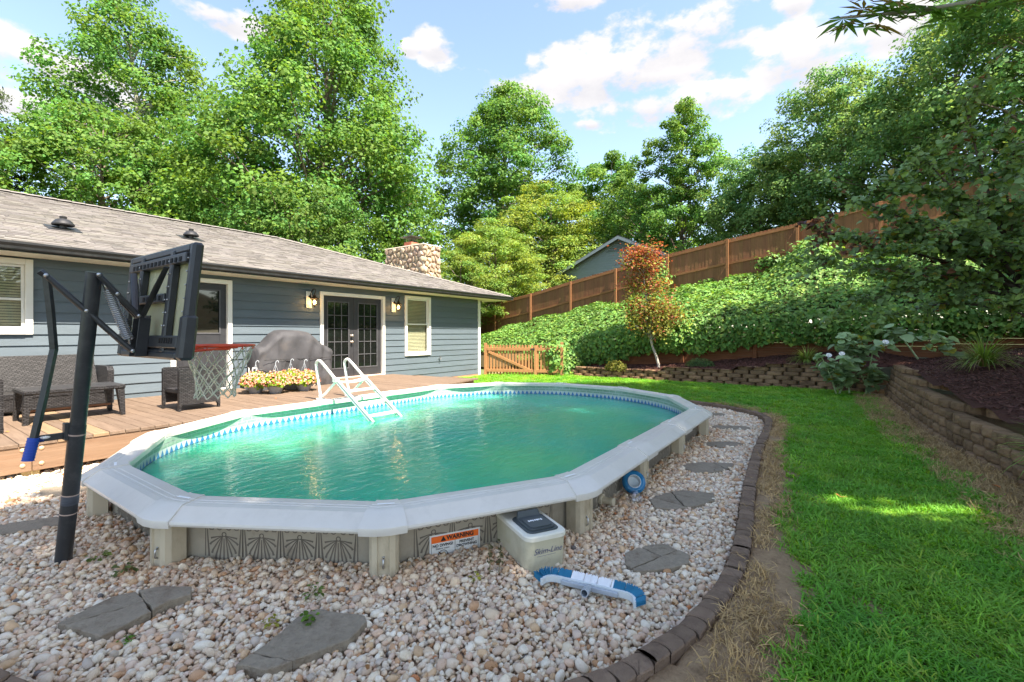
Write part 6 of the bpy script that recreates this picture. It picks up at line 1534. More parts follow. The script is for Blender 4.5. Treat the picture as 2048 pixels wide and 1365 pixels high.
def tree(name, label, base, H, rad, cb, nleaf, leaf, color, seed, shape='ovate', group=None, ncl=170, bark=None, spread=.75, flat=.6, lean=(0, 0), hue=.12, up=.8, lshape='diamond', trunk_r=None, hollow=.2, lump=.35, gaps=()):
    rg = np.random.default_rng(seed); t = thing(name, label, 'tree', base, group); ncl = int(ncl * 2.2); nleaf = int(nleaf * 1.75); leaf *= .80
    zb = H * cb; tr = trunk_r or H * .014
    off = rg.uniform(0, 99, 3)
    hs = np.linspace(0, 1, 12); ph = rg.uniform(0, 6, 2)
    tp = np.column_stack([lean[0] * hs * H + .02 * H * np.sin(hs * 4 + ph[0]) * hs, lean[1] * hs * H + .02 * H * np.sin(hs * 3.3 + ph[1]) * hs, hs * H * .95])
    b = MB(); b.tube(np.vstack([tp[:1] + (0, 0, -.5), tp]), np.r_[tr * 1.5, tr * (1 - hs) ** .8 + .015], 8)
    axis = lambda z: np.array([np.interp(z, tp[:, 2], tp[:, 0]), np.interp(z, tp[:, 2], tp[:, 1])])
    # clusters
    C = []
    while len(C) < ncl:
        h = rg.uniform(0, 1); r = float(crown_radius(h, shape))
        if rg.random() > r ** 1.2 + .06: continue
        a = rg.uniform(0, 2 * math.pi); k = (1 + lump * mnoise.noise(Vector((math.cos(a) * 1.4 + off[0], math.sin(a) * 1.4 + off[1], h * 3.2 + off[2]))) * 1.6)
        q = r * rad * k * math.sqrt(rg.uniform(hollow, 1)); z = zb + h * (H - zb); ax_ = axis(min(z, H * .95))
        C.append((ax_[0] + q * math.cos(a), ax_[1] + q * math.sin(a), z + rg.uniform(-.3, .3)))
    C = np.array(C)
    for c in C[rg.permutation(len(C))[:int(ncl * .22)]]:
        z0 = max(H * .12, c[2] - .55 * np.linalg.norm(c[:2] - axis(c[2])) - rg.uniform(0, 1)); a0 = axis(z0); p0 = np.array([a0[0], a0[1], z0]); mid = .5 * (p0 + c) + np.array([0, 0, .08 * H * rg.uniform(-.2, .6)])
        b.tube([p0, .5 * (p0 + mid) + rg.normal(0, .05, 3), mid, .4 * mid + .6 * c, c], np.array([1, .8, .6, .4, .15]) * tr * .30 * (1 - .5 * z0 / H) + .008, 5, cap=False)
    b.build('trunk', bark or M_BARK, t, smooth=True, local=True)
    per_ = max(1, nleaf // ncl); n = ncl * per_; idx = np.repeat(np.arange(ncl), per_)
    cs = spread * rad * .15 * rg.uniform(.55, 1.5, ncl)
    d = rg.normal(size=(n, 3)); d /= np.linalg.norm(d, axis=1, keepdims=True); rr = rg.uniform(.25, 1, n) ** .5
    pos = C[idx] + d * (rr * cs[idx] * 1.5)[:, None] * np.array([1, 1, flat])
    keep = np.ones(n, bool)
    for (gp, gr) in gaps:        # openings in the crown that let the sun through
        w_ = pos + np.array(base) - np.array(gp); sd = np.array(SUN_DIR); keep &= np.linalg.norm(w_ - np.outer(w_ @ sd, sd), axis=1) > gr
    pos, d, idx = pos[keep], d[keep], idx[keep]; n = len(pos)
    out = pos.copy(); out[:, :2] -= np.array([axis(min(z, H)) for z in C[:, 2]])[idx]; out[:, 2] = 0; out /= np.maximum(np.linalg.norm(out, axis=1, keepdims=True), .1)
    nrm = d * .7 + np.array([0, 0, up]) + out * .35 + rg.normal(0, .6, (n, 3))
    ctone = 1 + rg.uniform(-.22, .22, ncl); hue_ = rg.uniform(-hue, hue, ncl)[idx] + rg.normal(0, .05, n)
    cc = (ctone[idx] * rg.uniform(.78, 1.22, n))[:, None] * np.column_stack([1 + hue_ * 1.6, np.ones(n), 1 - hue_ * .8])
    v, f, k = leaves(pos, nrm, rg.normal(size=(n, 3)) + (0, 0, -.3), leaf * rg.uniform(.65, 1.25, n), lshape, np.clip(cc, .1, 3))
    obj_mesh('crown', mesh_np('crown', v, f, leafmat(f'leaf_{color[0]:.3f}_{color[1]:.3f}', color), k), t)
    return t
def copy_tree(o, loc, rz, sc, label, group=None):
    r = o.copy(); col.objects.link(r); r.location = loc; r.rotation_euler = (0, 0, rz); r.scale = (sc, sc, sc); r['label'] = label
    if group: r['group'] = group
    for ch in o.children: c = ch.copy(); col.objects.link(c); c.parent = r
    return r
BR = (.115, .225, .050); MID = (.105, .205, .048); DK = (.150, .255, .080); YG = (.20, .285, .062)
GT = 'trees behind the house'
tree('tulip_tree', 'tallest light green tree rising above the middle of the roof out of the frame', (16.3, 25.5, -.2), 23.5, 6.7, .06, 66000, .25, BR, 1, 'ovate', GT, 320, hollow=.25)
tree('tulip_tree', 'tall airy tree with pale trunk above the left part of the roof', (10.6, 36.3, -.2), 23.0, 5.8, .10, 42000, .25, BR, 2, 'ovate', GT, 220, bark=M_BARKL, lump=.5, hollow=.15)
tree('tulip_tree', 'two-peaked green tree right of the stone chimney', (35.0, 25.2, .5), 24.0, 7.0, .04, 54000, .30, BR, 3, 'ovate', GT, 230, lump=.5)
tree('pine_tree', 'thin pine with brownish boughs at the far left above the roof', (4.0, 34.5, 0), 14.5, 2.6, .25, 14000, .22, (.09, .12, .04), 4, 'cone', GT, 110, lshape='lance', flat=.45, lump=.5, hollow=.05)
tree('shade_tree', 'lower leafy tree filling the gap left of the tall airy tree', (8.2, 33.0, 0), 14.0, 4.6, .08, 20000, .22, BR, 5, 'round', GT, 150)
tree('shade_tree', 'round light green tree filling the gap between the two tallest trees', (14.0, 32.0, -.1), 14.5, 4.6, .05, 26000, .22, BR, 26, 'round', GT, 170)
tree('shade_tree', 'pale green tree at the left edge behind the pine', (1.0, 32.0, 0), 14.0, 4.2, .06, 20000, .22, BR, 6, 'round', GT, 110)
tree('dogwood_tree', 'broad bright leafy tree just above the roof ridge left of the chimney', (13.2, 22.0, -.1), 9.3, 3.8, .12, 20000, .17, MID, 7, 'round', GT, 150, flat=.45)
tree('shade_tree', 'dark green tree seen in the gap behind the chimney cap', (22.8, 25.5, .2), 13.0, 3.2, .05, 16000, .20, MID, 8, 'ovate', GT, 120, hollow=.1)
tree('dogwood_tree', 'yellow-green layered dogwood beyond the fence beside the chimney', (22.4, 16.85, 1.2), 7.0, 3.0, .06, 26000, .14, YG, 9, 'round', GT, 150, flat=.30, up=1.5, spread=.95)
tree('dogwood_tree', 'larger yellow-green dogwood rising behind the left slope of the neighbouring gable', (32.6, 18.8, 1.5), 11.6, 4.4, .04, 34000, .20, YG, 10, 'round', GT, 140, flat=.30, up=1.5, spread=.95)
tree('dogwood_tree', 'small green tree hugging the roof edge right of the chimney', (19.3, 16.9, 1.1), 4.6, 2.4, .08, 12000, .12, (.14, .215, .045), 11, 'round', GT, 90, flat=.35, up=1.3)
GB = 'trees beyond the board fence'
tree('shade_tree', 'distant tree between the two-peaked tree and the spiry tree', (41, 17.3, 3.0), 15.0, 5.2, .05, 34000, .30, BR, 12, 'ovate', GB, 120, lump=.5)
tree('spiry_tree', 'upright open tree with several spires behind the gable', (33.0, 8.6, 4.2), 13.2, 3.2, .05, 24000, .20, BR, 13, 'ovate', GB, 130, lump=.7, hollow=.1)
tree('shade_tree', 'low dark tree behind the ridge of the neighbouring gable', (35.5, 12.5, 4.0), 9.2, 3.6, .05, 14000, .2, MID, 14, 'round', GB, 110)
tree('oak_tree', 'dark oak above the fence right of the spiry tree', (30.5, 3.6, 4.8), 7.4, 3.0, .03, 28000, .17, DK, 15, 'round', GB, 130)
tree('oak_tree', 'large dark oak towering over the fence at right', (29.0, -.3, 5.0), 9.8, 3.6, .03, 32000, .17, DK, 16, 'round', GB, 180)
tree('oak_tree', 'dark oak behind the redbud in the upper right corner', (26.0, -4.0, 5.0), 10.2, 3.9, .03, 32000, .17, DK, 17, 'ovate', GB, 210)
tree('oak_tree', 'second tall oak at the right edge of the frame', (22.8, -6.2, 5.0), 10.5, 3.4, .04, 20000, .17, DK, 18, 'ovate', GB, 160)
# tall trees on the right-hand slope beside the garden; they shade the near half of the yard
GAPS = [((4.78, -.15, .05), .30), ((4.9, -.5, .05), .34), ((5.05, -.85, .05), .26), ((8.6, .3, .05), .22)]
sh = tree('hickory_tree', 'tall hickory on the slope to the right, outside the frame', (1.5, -7.6, 1.6), 17.2, 3.7, .30, 9200, .34, DK, 19, 'round', 'hickories on the right-hand slope', 120, hollow=.05, gaps=GAPS)
for k, (x, y, z, s, rz) in enumerate([(-6.5, -7.4, 1.2, 1.0, 1.0), (-2.6, -7.9, 1.4, 1.02, 2.2), (9.2, -7.5, 1.9, .98, 4.1), (13.4, -7.9, 2.2, .86, 5.2)]):
    copy_tree(sh, (x, y, z), rz, s, 'tall hickory on the slope to the right, outside the frame')

tree('hickory_tree', 'tall hickory on the slope to the right, outside the frame', (5.2, -7.8, 1.7), 17.2, 3.7, .30, 9200, .34, DK, 27, 'round', 'hickories on the right-hand slope', 120, hollow=.05, gaps=GAPS)

# ================================================================== ivy bank
M_IVY = leafmat('ivy_leaf', (.125, .245, .055), trans=.25, rough=.5, spec=.22)
rg = np.random.default_rng(31)
def hump(P): return .24 + vnoise(P, .8, .34, 2) + vnoise(P, 2.2, .16, 5) + 1.35 * np.exp(-(((P[:, 0] - 18.3) / 1.15) ** 2 + ((P[:, 1] - .75) / .95) ** 2)) + .35 * np.exp(-(((P[:, 0] - 19.5) / .8) ** 2 + ((P[:, 1] - 9.3) / 1.0) ** 2)) + .5 * np.exp(-(((P[:, 0] - 17.5) / 1.2) ** 2 + ((P[:, 1] + 2.0) / 1.2) ** 2))
P = jitter_grid(15.5, 20.75, -6.0, 10.6, .050, rg); P2 = jitter_grid(16.5, 20.9, 10.6, 17.5, .058, rg); P = np.vstack([P, P2])
z = bank_z(P) + hump(P); e = .15
gx = (bank_z(P + (e, 0)) + hump(P + (e, 0)) - z) / e; gy = (bank_z(P + (0, e)) + hump(P + (0, e)) - z) / e
nr = np.column_stack([-gx, -gy, np.ones(len(P))]); nr /= np.linalg.norm(nr, axis=1, keepdims=True)
pos = np.column_stack([P, z]) + nr * rg.uniform(-.10, .05, (len(P), 1)); n1 = nr
# curtain over the timber wall
def curtain_bottom(y): return np.interp(y, [-6, -2, .3, 1.5, 2.0, 2.5, 3.5, 5.07, 6.13, 7.3, 7.9, 9.2, 10], [1.5, 1.4, 1.2, 1.28, 1.12, 1.0, .92, .84, .60, .42, .22, .0, .0])
n = 12000; y = rg.uniform(-5.5, 9.6, n); bt = curtain_bottom(y) + .14 * np.array([mnoise.noise(Vector((q * 1.6, 3, 0))) for q in y]) + .10 * np.array([mnoise.noise(Vector((q * 4.5, 9, 0))) for q in y])
tp_ = np.interp(y, [-6, 0, 4, 7, 9, 10], [2.4, 2.15, 1.95, 1.6, 1.0, .5]); tq = rg.random(n) ** .9; zz = bt + (tp_ - bt) * tq
bulge = .10 + .18 * np.sin(np.pi * np.clip(tq, 0, 1)) + .10 * np.array([mnoise.noise(Vector((a * 1.3, b_ * 1.3, 4))) for a, b_ in zip(y, zz)])
q = np.column_stack([15.54 - bulge - rg.uniform(-.05, .22, n), y, zz]); k = zz > bt
pos = np.vstack([pos, q[k]]); n1 = np.vstack([n1, np.tile([-.8, -.45, .55], (k.sum(), 1)) + rg.normal(0, .45, (k.sum(), 3))])
# heap by the gate
n = 4200; d = rg.normal(size=(n, 3)); d /= np.linalg.norm(d, axis=1, keepdims=True); d[:, 2] = np.abs(d[:, 2]); hp_ = np.array([14.75, 8.15, .1]) + d * np.array([.75, .95, .95]) * rg.uniform(.82, 1.04, (n, 1)); pos = np.vstack([pos, hp_]); n1 = np.vstack([n1, d])
# trailing shoots on the gate and above the bank
for (c, r_, m_) in (((13.72, 7.85, .65), (.16, .30, .42), 420), ((20.35, 1.9, 4.25), (.15, .5, .25), 300), ((20.3, 6.15, 3.9), (.2, .35, .5), 300), ((18.3, .6, 4.15), (.6, .6, .45), 500)):
    d = rg.normal(size=(m_, 3)) * .6; pos = np.vstack([pos, np.array(c) + d * np.array(r_)]); n1 = np.vstack([n1, d + (-.5, -.3, .6)])
n = len(pos); tone = np.array([mnoise.noise(Vector(p * .7)) for p in pos]) * .3
cc = (1 + tone + rg.uniform(-.25, .25, n))[:, None] * np.column_stack([1 + .25 * rg.normal(0, .5, n), np.ones(n), np.ones(n)]); yl = rg.random(n) < .12; cc[yl] *= np.array([1.7, 1.35, 1.0])
v, f, k = leaves(pos, n1 + rg.normal(0, .38, (n, 3)) + (0, 0, .15), rg.normal(0, .6, (n, 3)) + (-.3, 0, -.8), rg.uniform(.07, .145, n), 'ivy', np.clip(cc, .15, 3))
iv = bpy.data.objects.new('ivy', mesh_np('ivy', v, f, M_IVY, k)); col.objects.link(iv); iv['kind'] = 'stuff'; iv['label'] = 'dense green ivy covering the bank and hanging over the timber wall'; iv['category'] = 'ivy'

# ================================================================== red-leaved maple
mp_ = thing('japanese_maple', 'small red-tipped maple with a slim curved trunk in front of the ivy', 'tree', (14.92, 4.62, .40))
rg = np.random.default_rng(41); b = MB(); B0 = np.array([14.92, 4.62, .38])
tk_ = smooth_path([B0, (14.9, 4.70, .75), (14.88, 4.86, 1.15), (14.9, 4.90, 1.55), (14.92, 4.86, 1.9), (14.9, 5.0, 2.4), (14.88, 5.1, 3.2), (14.9, 5.15, 4.0)], 2); b.tube(tk_, np.linspace(.048, .008, len(tk_)), 9)
tips = []
for k in range(64):
    h = rg.uniform(.34, .98); i = int(h * (len(tk_) - 1)); p = tk_[i]; a = rg.uniform(0, 6.28); L = rg.uniform(.4, 1.05) * (1.15 - .6 * h); e = p + np.array([math.cos(a) * L, math.sin(a) * L, rg.uniform(.15, .8) * L + .1]); mid = .5 * (p + e) + (0, 0, .08); b.tube([p, mid, e], [.014, .009, .003], 5, cap=False); tips += [mid, e, .5 * (mid + e)]
p = np.array([14.88, 4.85, 1.25]); e = np.array([14.8, 4.45, 1.95]); b.tube(smooth_path([p, (14.85, 4.62, 1.5), e], 2), .012, 6); tips.append(e)
b.build('trunk', M_BARKL, mp_, smooth=True)
tips = np.array(tips); n = 7200; idx = rg.integers(0, len(tips), n); pos = tips[idx] + rg.normal(0, 1, (n, 3)) * np.array([.20, .20, .13]); hgt = np.clip((pos[:, 2] - 1.9) / 2.3, 0, 1); red = rg.random(n) < (.12 + .68 * hgt)
cg = np.array([.20, .22, .055]); cr = np.array([.30, .11, .055]); cc = np.where(red[:, None], cr, cg) * rg.uniform(.6, 1.5, (n, 1)); cc[rg.random(n) < .12] = np.array([.30, .19, .06])
v, f, k = leaves(pos, rg.normal(0, .6, (n, 3)) + (0, 0, 1), rg.normal(size=(n, 3)) + (0, 0, -.4), rg.uniform(.05, .10, n), 'fold', cc)
obj_mesh('crown', mesh_np('crown', v - np.array(mp_.location), f, leafmat('maple_leaf', (1, 1, 1)), k), mp_)

# ================================================================== redbud leaning in from the right
rb_ = thing('redbud_tree', 'leaning redbud with heart-shaped leaves over the mulch bed at right', 'tree', (11.2, -2.9, 1.25))
rg = np.random.default_rng(43); b = MB(); B0 = np.array([11.2, -2.9, 1.15]); F1 = np.array([11.0, -2.75, 2.0]); b.tube([B0, (11.12, -2.85, 1.6), F1], [.09, .08, .07], 10)
LP, LD, LS, LC = [], [], [], []
ENDS = [(9.55, .35, 3.35), (9.75, .05, 2.75), (9.9, -.3, 2.05), (9.75, -.75, 3.5), (9.7, -1.2, 4.2), (9.65, -1.62, 5.0), (9.95, -2.1, 4.7), (9.7, -2.4, 3.9), (9.9, -1.2, 2.4), (10.4, -3.3, 4.4), (9.5, -2.3, 2.7), (9.4, -1.7, 3.2), (10.2, -.7, 1.75), (10.2, -3.6, 3.2), (10.0, -2.9, 2.1), (10.6, -1.6, 3.6), (9.7, -1.9, 1.9), (10.3, -2.6, 3.0), (10.0, -2.2, 3.3), (9.9, -1.5, 3.0), (10.2, -3.0, 3.8), (9.8, -.9, 2.9), (9.6, -.4, 2.6), (10.1, -2.4, 2.4), (9.6, -.3, 3.7), (9.8, -.9, 4.0), (10.0, -1.5, 4.3), (10.3, -2.3, 4.2), (10.6, -3.0, 4.0), (9.9, -.1, 3.2)]
for ei, E_ in enumerate(ENDS):
    E_ = np.array(E_); mid = F1 + (E_ - F1) * .5 + np.array([0, 0, .25]) + rg.normal(0, .12, 3); br_ = smooth_path([F1 if ei % 3 else F1 - (0.05, 0, .3), F1 + (mid - F1) * .5 + rg.normal(0, .06, 3), mid, mid + (E_ - mid) * .5 + rg.normal(0, .06, 3), E_], 2); b.tube(br_, np.linspace(.034, .006, len(br_)), 7, cap=False)
    m_ = len(br_); tw_ = []
    for _ in range(13):
        i = rg.integers(int(m_ * .35), m_); d = br_[min(i + 1, m_ - 1)] - br_[i - 1]; d = d / np.linalg.norm(d) + rg.normal(0, .6, 3); d /= np.linalg.norm(d); L = rg.uniform(.3, .75); pth = np.array([br_[i], br_[i] + d * L * .5 + (0, 0, .02), br_[i] + d * L + (0, 0, -.05)]); b.tube(pth, [.007, .005, .002], 4, cap=False); tw_.append(resample(smooth_path(pth, 1), .04))
    tw_.append(resample(br_[int(m_ * .55):], .05))
    for tws in tw_:
        for p in tws:
            for _ in range(rg.integers(1, 4)):
                LP.append(p + rg.normal(0, .03, 3)); LD.append(rg.normal(0, .7, 3) + (0, 0, -.5)); LS.append(rg.uniform(.05, .10)); hgt = (p[2] - 2) / 3
                c = np.array([.18, .28, .11]) * rg.uniform(.6, 1.5)
                if rg.random() < .32: c = np.array([.18, .27, .06]) * rg.uniform(.8, 1.3)
                if rg.random() < .02 + .08 * (hgt > .75): c = np.array([.26, .11, .06]) * rg.uniform(.7, 1.2)
                if rg.random() < .02: c = np.array([.30, .26, .05])
                if ei == 0 and rg.random() < .45: c = np.array([.12, .05, .03]) * rg.uniform(.6, 1.3)
                LC.append(c)
b.build('trunk', mat('redbud_bark', srgb(74, 62, 56), srgb(96, 84, 76), rough=.9, bump=.4), rb_, smooth=True)
LP, LD, LS, LC = map(np.array, (LP, LD, LS, LC)); n = len(LP)
v, f, k = leaves(LP, rg.normal(0, .55, (n, 3)) + (-.25, .1, .8), LD, LS * 1.15, 'heart', LC)
obj_mesh('crown', mesh_np('crown', v - np.array(rb_.location), f, leafmat('redbud_leaf', (1, 1, 1), trans=.35, rough=.45, spec=.35), k, smooth=True), rb_)

# ================================================================== palmate maple branch at the top right
ob_ = thing('overhanging_maple', 'palmate maple leaves on a branch hanging into the top right corner', 'tree', (3.2, -2.6, .1))
rg = np.random.default_rng(47); b = MB(); fwv, rtv = np.array([.8207, .5714]), np.array([.5714, -.8207])
def cp(X, D, z): q = rtv * X + fwv * D; return np.array([q[0], q[1], z])
TB = np.array([3.2, -2.6, .05]); TT = np.array([3.05, -2.4, 3.1])
b.tube(smooth_path([TB, (3.25, -2.55, 1.2), (3.1, -2.45, 2.2), TT], 2), [.09] * 4 + [.07] * 4 + [.05] * 2 if False else np.linspace(.09, .05, len(smooth_path([TB, (3.25, -2.55, 1.2), (3.1, -2.45, 2.2), TT], 2))), 9)
brs = [smooth_path([TT, cp(2.6, 1.9, 3.02), cp(2.15, 1.95, 2.94), cp(1.75, 1.95, 2.86), cp(1.42, 2.0, 2.865)], 2), smooth_path([TT, cp(2.5, 1.6, 2.92), cp(2.1, 1.5, 2.66), cp(1.72, 1.5, 2.565)], 2), smooth_path([TT, cp(2.7, 1.5, 3.1), cp(2.3, 1.35, 2.62), cp(1.9, 1.45, 2.58)], 2)]
for p in brs: b.tube(p, np.linspace(.02, .004, len(p)), 6, cap=False)
for k in range(9):
    a = k * .7; e = TT + np.array([math.cos(a) * 1.5, math.sin(a) * 1.5, rg.uniform(.5, 1.3)]); b.tube([TT, .5 * (TT + e) + (0, 0, .2), e], [.04, .025, .008], 6, cap=False); brs.append(np.array([TT, .5 * (TT + e) + (0, 0, .2), e]))
b.build('trunk', M_BARKL, ob_, smooth=True)
def palm(c, nrm, axis, s, col_):
    nrm = nrm / np.linalg.norm(nrm); axis = axis - nrm * (axis @ nrm); axis /= np.linalg.norm(axis); side = np.cross(nrm, axis); V = [c]; F = []
    for a, L in ((-115, .5), (-75, .75), (-38, .95), (0, 1.0), (38, .95), (75, .75), (115, .5)):
        a = R(a); d = axis * math.cos(a) + side * math.sin(a); e = np.cross(nrm, d); i = len(V)
        V += [c + d * s * L * .45 - e * s * .085, c + d * s * L - nrm * s * .12, c + d * s * L * .45 + e * s * .085]; F.append((0, i, i + 1, i + 2))
    return V, F, [col_] * len(V)
Vs, Fs, Cs = [], [], []
def addleaf(p, s):
    ax_ = np.array([-rtv[0], -rtv[1], 0]) * rg.uniform(.2, 1) + np.array([0, 0, -rg.uniform(.3, 1.0)]) + rg.normal(0, .35, 3); nv = np.array([-fwv[0], -fwv[1], .6]) * rg.uniform(.2, 1) + np.array([0, 0, .7]) + rg.normal(0, .3, 3)
    c = np.array([.12, .22, .05]) * rg.uniform(.7, 1.4) if rg.random() < .8 else np.array([.20, .15, .04]) * rg.uniform(.8, 1.3)
    v, f, k = palm(p, nv, ax_, s, c); o = len(Vs); Vs.extend(v); Fs.extend([tuple(q + o for q in x) for x in f]); Cs.extend(k)
for bi_, p in enumerate(brs[:3]):
    rs = resample(p, .05)
    for q in rs[int(len(rs) * .25):]:
        for _ in range(3): addleaf(q + rg.normal(0, .03, 3), rg.uniform(.08, .14))
for p in brs[3:]:
    for q in resample(p, .05)[6:]:
        for _ in range(5): addleaf(q + rg.normal(0, .16, 3) + (0, 0, .12), rg.uniform(.07, .12))
obj_mesh('crown', mesh_np('crown', np.array(Vs) - np.array(ob_.location), np.array(Fs), leafmat('palmate_leaf', (1, 1, 1), trans=.6), np.array(Cs)), ob_)

# ================================================================== bed plants
M_LIR = leafmat('liriope_blade', (1, 1, 1), trans=.25, rough=.4)
def clump(name, label, c, n, L0, L1, seed, cat='grass clump', group=None):
    rg = np.random.default_rng(seed); V, F, C = [], [], []
    for _ in range(n):
        a = rg.uniform(0, 6.28); L = rg.uniform(L0, L1); el = rg.uniform(.5, 1.35); w = rg.uniform(.006, .012); d = np.array([math.cos(a), math.sin(a), 0]); s_ = np.array([-d[1], d[0], 0]); p = np.array(c) + d * rg.uniform(0, .06); cl = np.array([.17, .26, .05]) * rg.uniform(.6, 1.5)
        if rg.random() < .22: cl = np.array([.28, .22, .08]) * rg.uniform(.7, 1.2)
        i = len(V); v = d * math.cos(el) + np.array([0, 0, math.sin(el)])
        for k in range(6):
            ww = w * (1 - (k / 5) ** 2 * .95); V += [p - s_ * ww, p + s_ * ww]; C += [cl, cl]; p = p + v * L / 5; v = v + np.array([0, 0, -.36]); v /= np.linalg.norm(v)
        F += [(i + 2 * k, i + 2 * k + 1, i + 2 * k + 3, i + 2 * k + 2) for k in range(5)]
    me = mesh_np(name, np.array(V) - np.array(c), np.array(F), M_LIR, np.array(C)); o = bpy.data.objects.new(name, me); col.objects.link(o); o.location = c; tag(o, label, cat, group)
clump('liriope', 'grassy liriope clump against the timber wall left of the white-flowered plant', (14.85, .60, .70), 240, .40, .70, 1, group='liriope clumps in the beds')
clump('liriope', 'largest liriope clump above the stepped block wall at right', (11.35, -2.15, .92), 330, .45, .80, 2, group='liriope clumps in the beds')
clump('liriope', 'liriope clump cut off by the right edge in front of the block wall', (5.95, -1.62, .36), 200, .35, .6, 3, group='liriope clumps in the beds')
# white-flowered datura
M_DAT = leafmat('datura_leaf', (1, 1, 1), trans=.3, rough=.5); M_STEM = mat('green_stem', srgb(140, 160, 110), srgb(166, 184, 140), rough=.6, bump=0); M_WFL = mat('white_petal', (.78, .78, .76), rough=.6, bump=0, trans=.3)
def datura(label, stems, nl, seed, flowers):
    rg = np.random.default_rng(seed); b0 = np.array(stems[0][0]); t = thing('datura', label, 'plant', b0); b = MB(); tips = []
    for (s0, e0) in stems:
        s0, e0 = np.array(s0), np.array(e0); m = .5 * (s0 + e0) + rg.normal(0, .05, 3); p = smooth_path([s0, m, e0], 2); b.tube(p, np.linspace(.022, .010, len(p)), 7)
        for _ in range(5):
            i = rg.integers(len(p) // 3, len(p)); d = rg.normal(0, 1, 3); d[2] = abs(d[2]) * .6; d /= np.linalg.norm(d); e = p[i] + d * rg.uniform(.12, .38); b.tube([p[i], .5 * (p[i] + e) + (0, 0, .03), e], [.009, .007, .004], 5, cap=False); tips += [e, .5 * (p[i] + e)]
        tips.append(e0)
    b.build('stem', M_STEM, t, smooth=True); tips = np.array(tips)
    idx = rg.integers(0, len(tips), nl); pos = tips[idx] + rg.normal(0, .05, (nl, 3)); ax_ = rg.normal(0, 1, (nl, 3)); ax_[:, 2] = ax_[:, 2] * .3 - .25; cc = np.array([[.24, .34, .17]]) * rg.uniform(.6, 1.5, (nl, 1)); yl = rg.random(nl) < .05; cc[yl] = (.30, .27, .04)
    v, f, k = leaves(pos, rg.normal(0, .35, (nl, 3)) + (-.1, 0, 1), ax_, rg.uniform(.11, .27, nl), 'heart', cc); obj_mesh('foliage', mesh_np('foliage', v - b0, f, M_DAT, k, smooth=True), t)
    for fl__ in flowers:
        d = Vector((-.6, -.1, .5)).normalized(); q = np.array(d.to_track_quat('Z', 'Y').to_matrix()); MB().lathe([(.006, -.16), (.012, -.10), (.018, -.04), (.045, 0), (.062, .012), (.05, .006), (.014, -.04)], 12, fl__, M=q, cap=False).build('flower', M_WFL, t, smooth=True)
datura('white-flowered datura sprawling over the corner of the block walls', [((13.45, -.05, .05), (13.2, .25, .95)), ((13.55, -.3, .05), (13.5, -.15, 1.15)), ((13.75, -.62, .05), (13.6, -.75, 1.15)), ((13.8, -.7, .05), (13.9, -.35, 1.30)), ((13.5, -.1, .05), (13.25, -.35, .80))], 420, 51, [(13.15, .10, .98), (13.2, -.15, 1.02), (13.3, -.95, 1.30), (13.25, .25, .72)])
datura('young leafy datura growing in the mulch behind the wall corner', [((13.6, -2.2, .95), (13.3, -1.85, 1.45)), ((14.2, -1.6, .90), (14.1, -1.2, 1.55))], 70, 52, [])
# two small shrubs on the back wall
def shrub(name, label, c, r, n, color, s, seed, shape='fold'):
    rg = np.random.default_rng(seed); t = thing(name, label, 'shrub', c); d = rg.normal(size=(n, 3)); d /= np.linalg.norm(d, axis=1, keepdims=True); d[:, 2] = np.abs(d[:, 2]); pos = d * np.array(r) * rg.uniform(.5, 1.05, (n, 1)) ** .6
    v, f, k = leaves(pos, d + rg.normal(0, .5, (n, 3)), d + rg.normal(0, .5, (n, 3)), rg.uniform(.6, 1.3, n) * s, shape, np.array([color]) * rg.uniform(.6, 1.4, (n, 1))); obj_mesh('foliage', mesh_np('foliage', v, f, leafmat('shrub_leaf', (1, 1, 1)), k), t)
    b = MB()
    for _ in range(7): e = rg.normal(0, 1, 3); e[2] = abs(e[2]) + .3; e = e / np.linalg.norm(e) * np.array(r) * .7; b.tube([(0, 0, -.05), e], [.008, .003], 5)
    b.build('stem', M_BARK, t, local=True)
shrub('spirea', 'small yellow-green shrub spilling over the back block wall left of the maple', (14.35, 5.85, .30), (.24, .38, .30), 900, (.22, .22, .05), .05, 61)
shrub('juniper', 'small feathery green shrub on the mulch right of the maple', (14.8, 3.35, .50), (.28, .42, .24), 1100, (.09, .16, .06), .06, 62, 'lance')
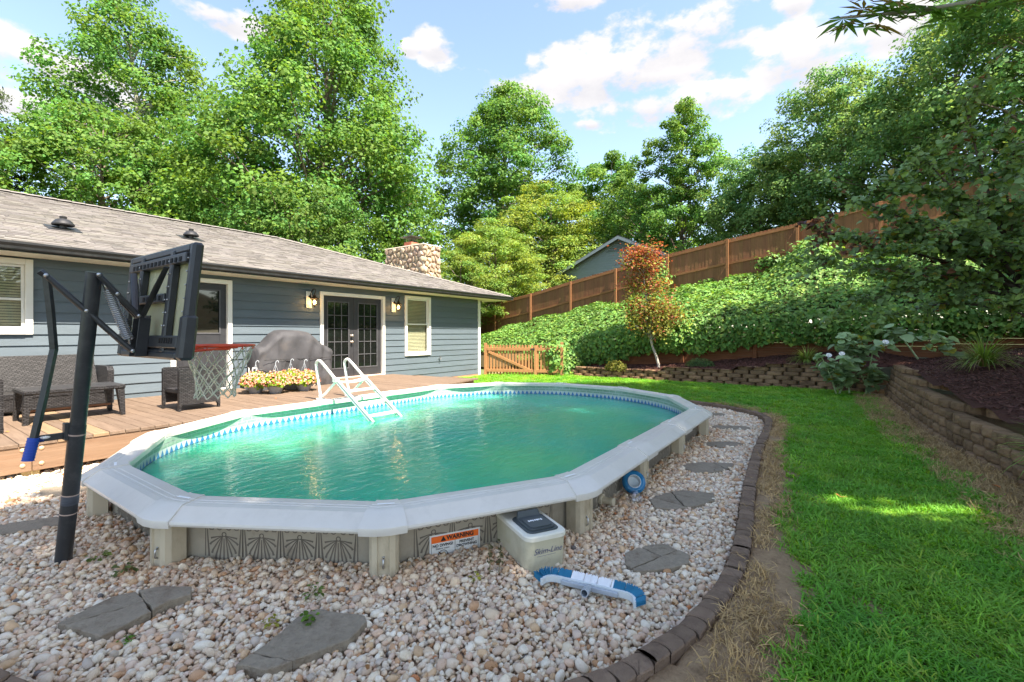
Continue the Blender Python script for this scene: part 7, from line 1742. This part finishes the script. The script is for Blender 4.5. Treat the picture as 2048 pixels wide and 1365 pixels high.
# weeds in the gravel
M_WEED = leafmat('weed_leaf', (1, 1, 1))
GW = 'weeds sprouting in the gravel'
for k, (x, y, z, s, c, lb) in enumerate([(1.33, 2.17, .055, .06, (.10, .19, .03), 'green weed growing on the large flagstone at the bottom edge'), (.77, 2.80, .02, .045, (.09, .20, .03), 'small green weed in front of the cracked flagstone'), (1.24, 2.36, .02, .05, (.24, .24, .04), 'yellow-green weed behind the large bottom flagstone'),
      (1.50, 2.42, .03, .07, (.12, .18, .05), 'sprawling weed left of the middle pool upright'), (.98, 3.62, .03, .08, (.13, .17, .06), 'weed at the foot of the left pool upright'), (.93, 3.95, .03, .07, (.14, .19, .05), 'weed beside the base of the hoop pole'),
      (2.16, 1.78, .02, .05, (.26, .26, .04), 'yellow weed beside the skimmer box')]):
    rg = np.random.default_rng(80 + k); n = 26; d = rg.normal(size=(n, 3)); d[:, 2] = np.abs(d[:, 2]) * .8; d /= np.linalg.norm(d, axis=1, keepdims=True)
    v, f, kk = leaves(d * s * .8 * rg.uniform(.1, 1.0, (n, 1)), d * .4 + (0, 0, 1) + rg.normal(0, .3, (n, 3)), d, rg.uniform(.25, .55, n) * s, 'fold', np.array([c]) * rg.uniform(.6, 1.4, (n, 1)))
    o = bpy.data.objects.new('weed', mesh_np('weed', v, f, M_WEED, kk)); col.objects.link(o); o.location = (x, y, z); tag(o, lb, 'weed', GW)
rg = np.random.default_rng(99); b = MB(); wp = [(2.26, 1.74, 0), (2.255, 1.735, .10), (2.25, 1.74, .17), (2.246, 1.735, .21)]; o2 = thing('dry_weed', 'tall dry weed stem in front of the warning label', 'weed', (2.26, 1.74, 0)); b.tube(wp, .003, 5); b.tube([(2.31, 1.71, 0), (2.315, 1.70, .12), (2.32, 1.70, .17)], .003, 5); b.build('stem', mat('dry_stem', srgb(120, 110, 80), rough=.9, bump=0), o2)
n = 46; h = rg.uniform(.04, .21, n); pos = np.column_stack([np.where(np.arange(n) % 2, 2.255, 2.315) + rg.normal(0, .008, n), np.where(np.arange(n) % 2, 1.738, 1.705) + rg.normal(0, .008, n), h])
v, f, kk = leaves(pos, rg.normal(size=(n, 3)), rg.normal(size=(n, 3)), rg.uniform(.015, .03, n), 'fold', np.array([[.10, .095, .05]]) * rg.uniform(.6, 1.8, (n, 1))); obj_mesh('foliage', mesh_np('foliage', v - np.array(o2.location), f, M_WEED, kk), o2)
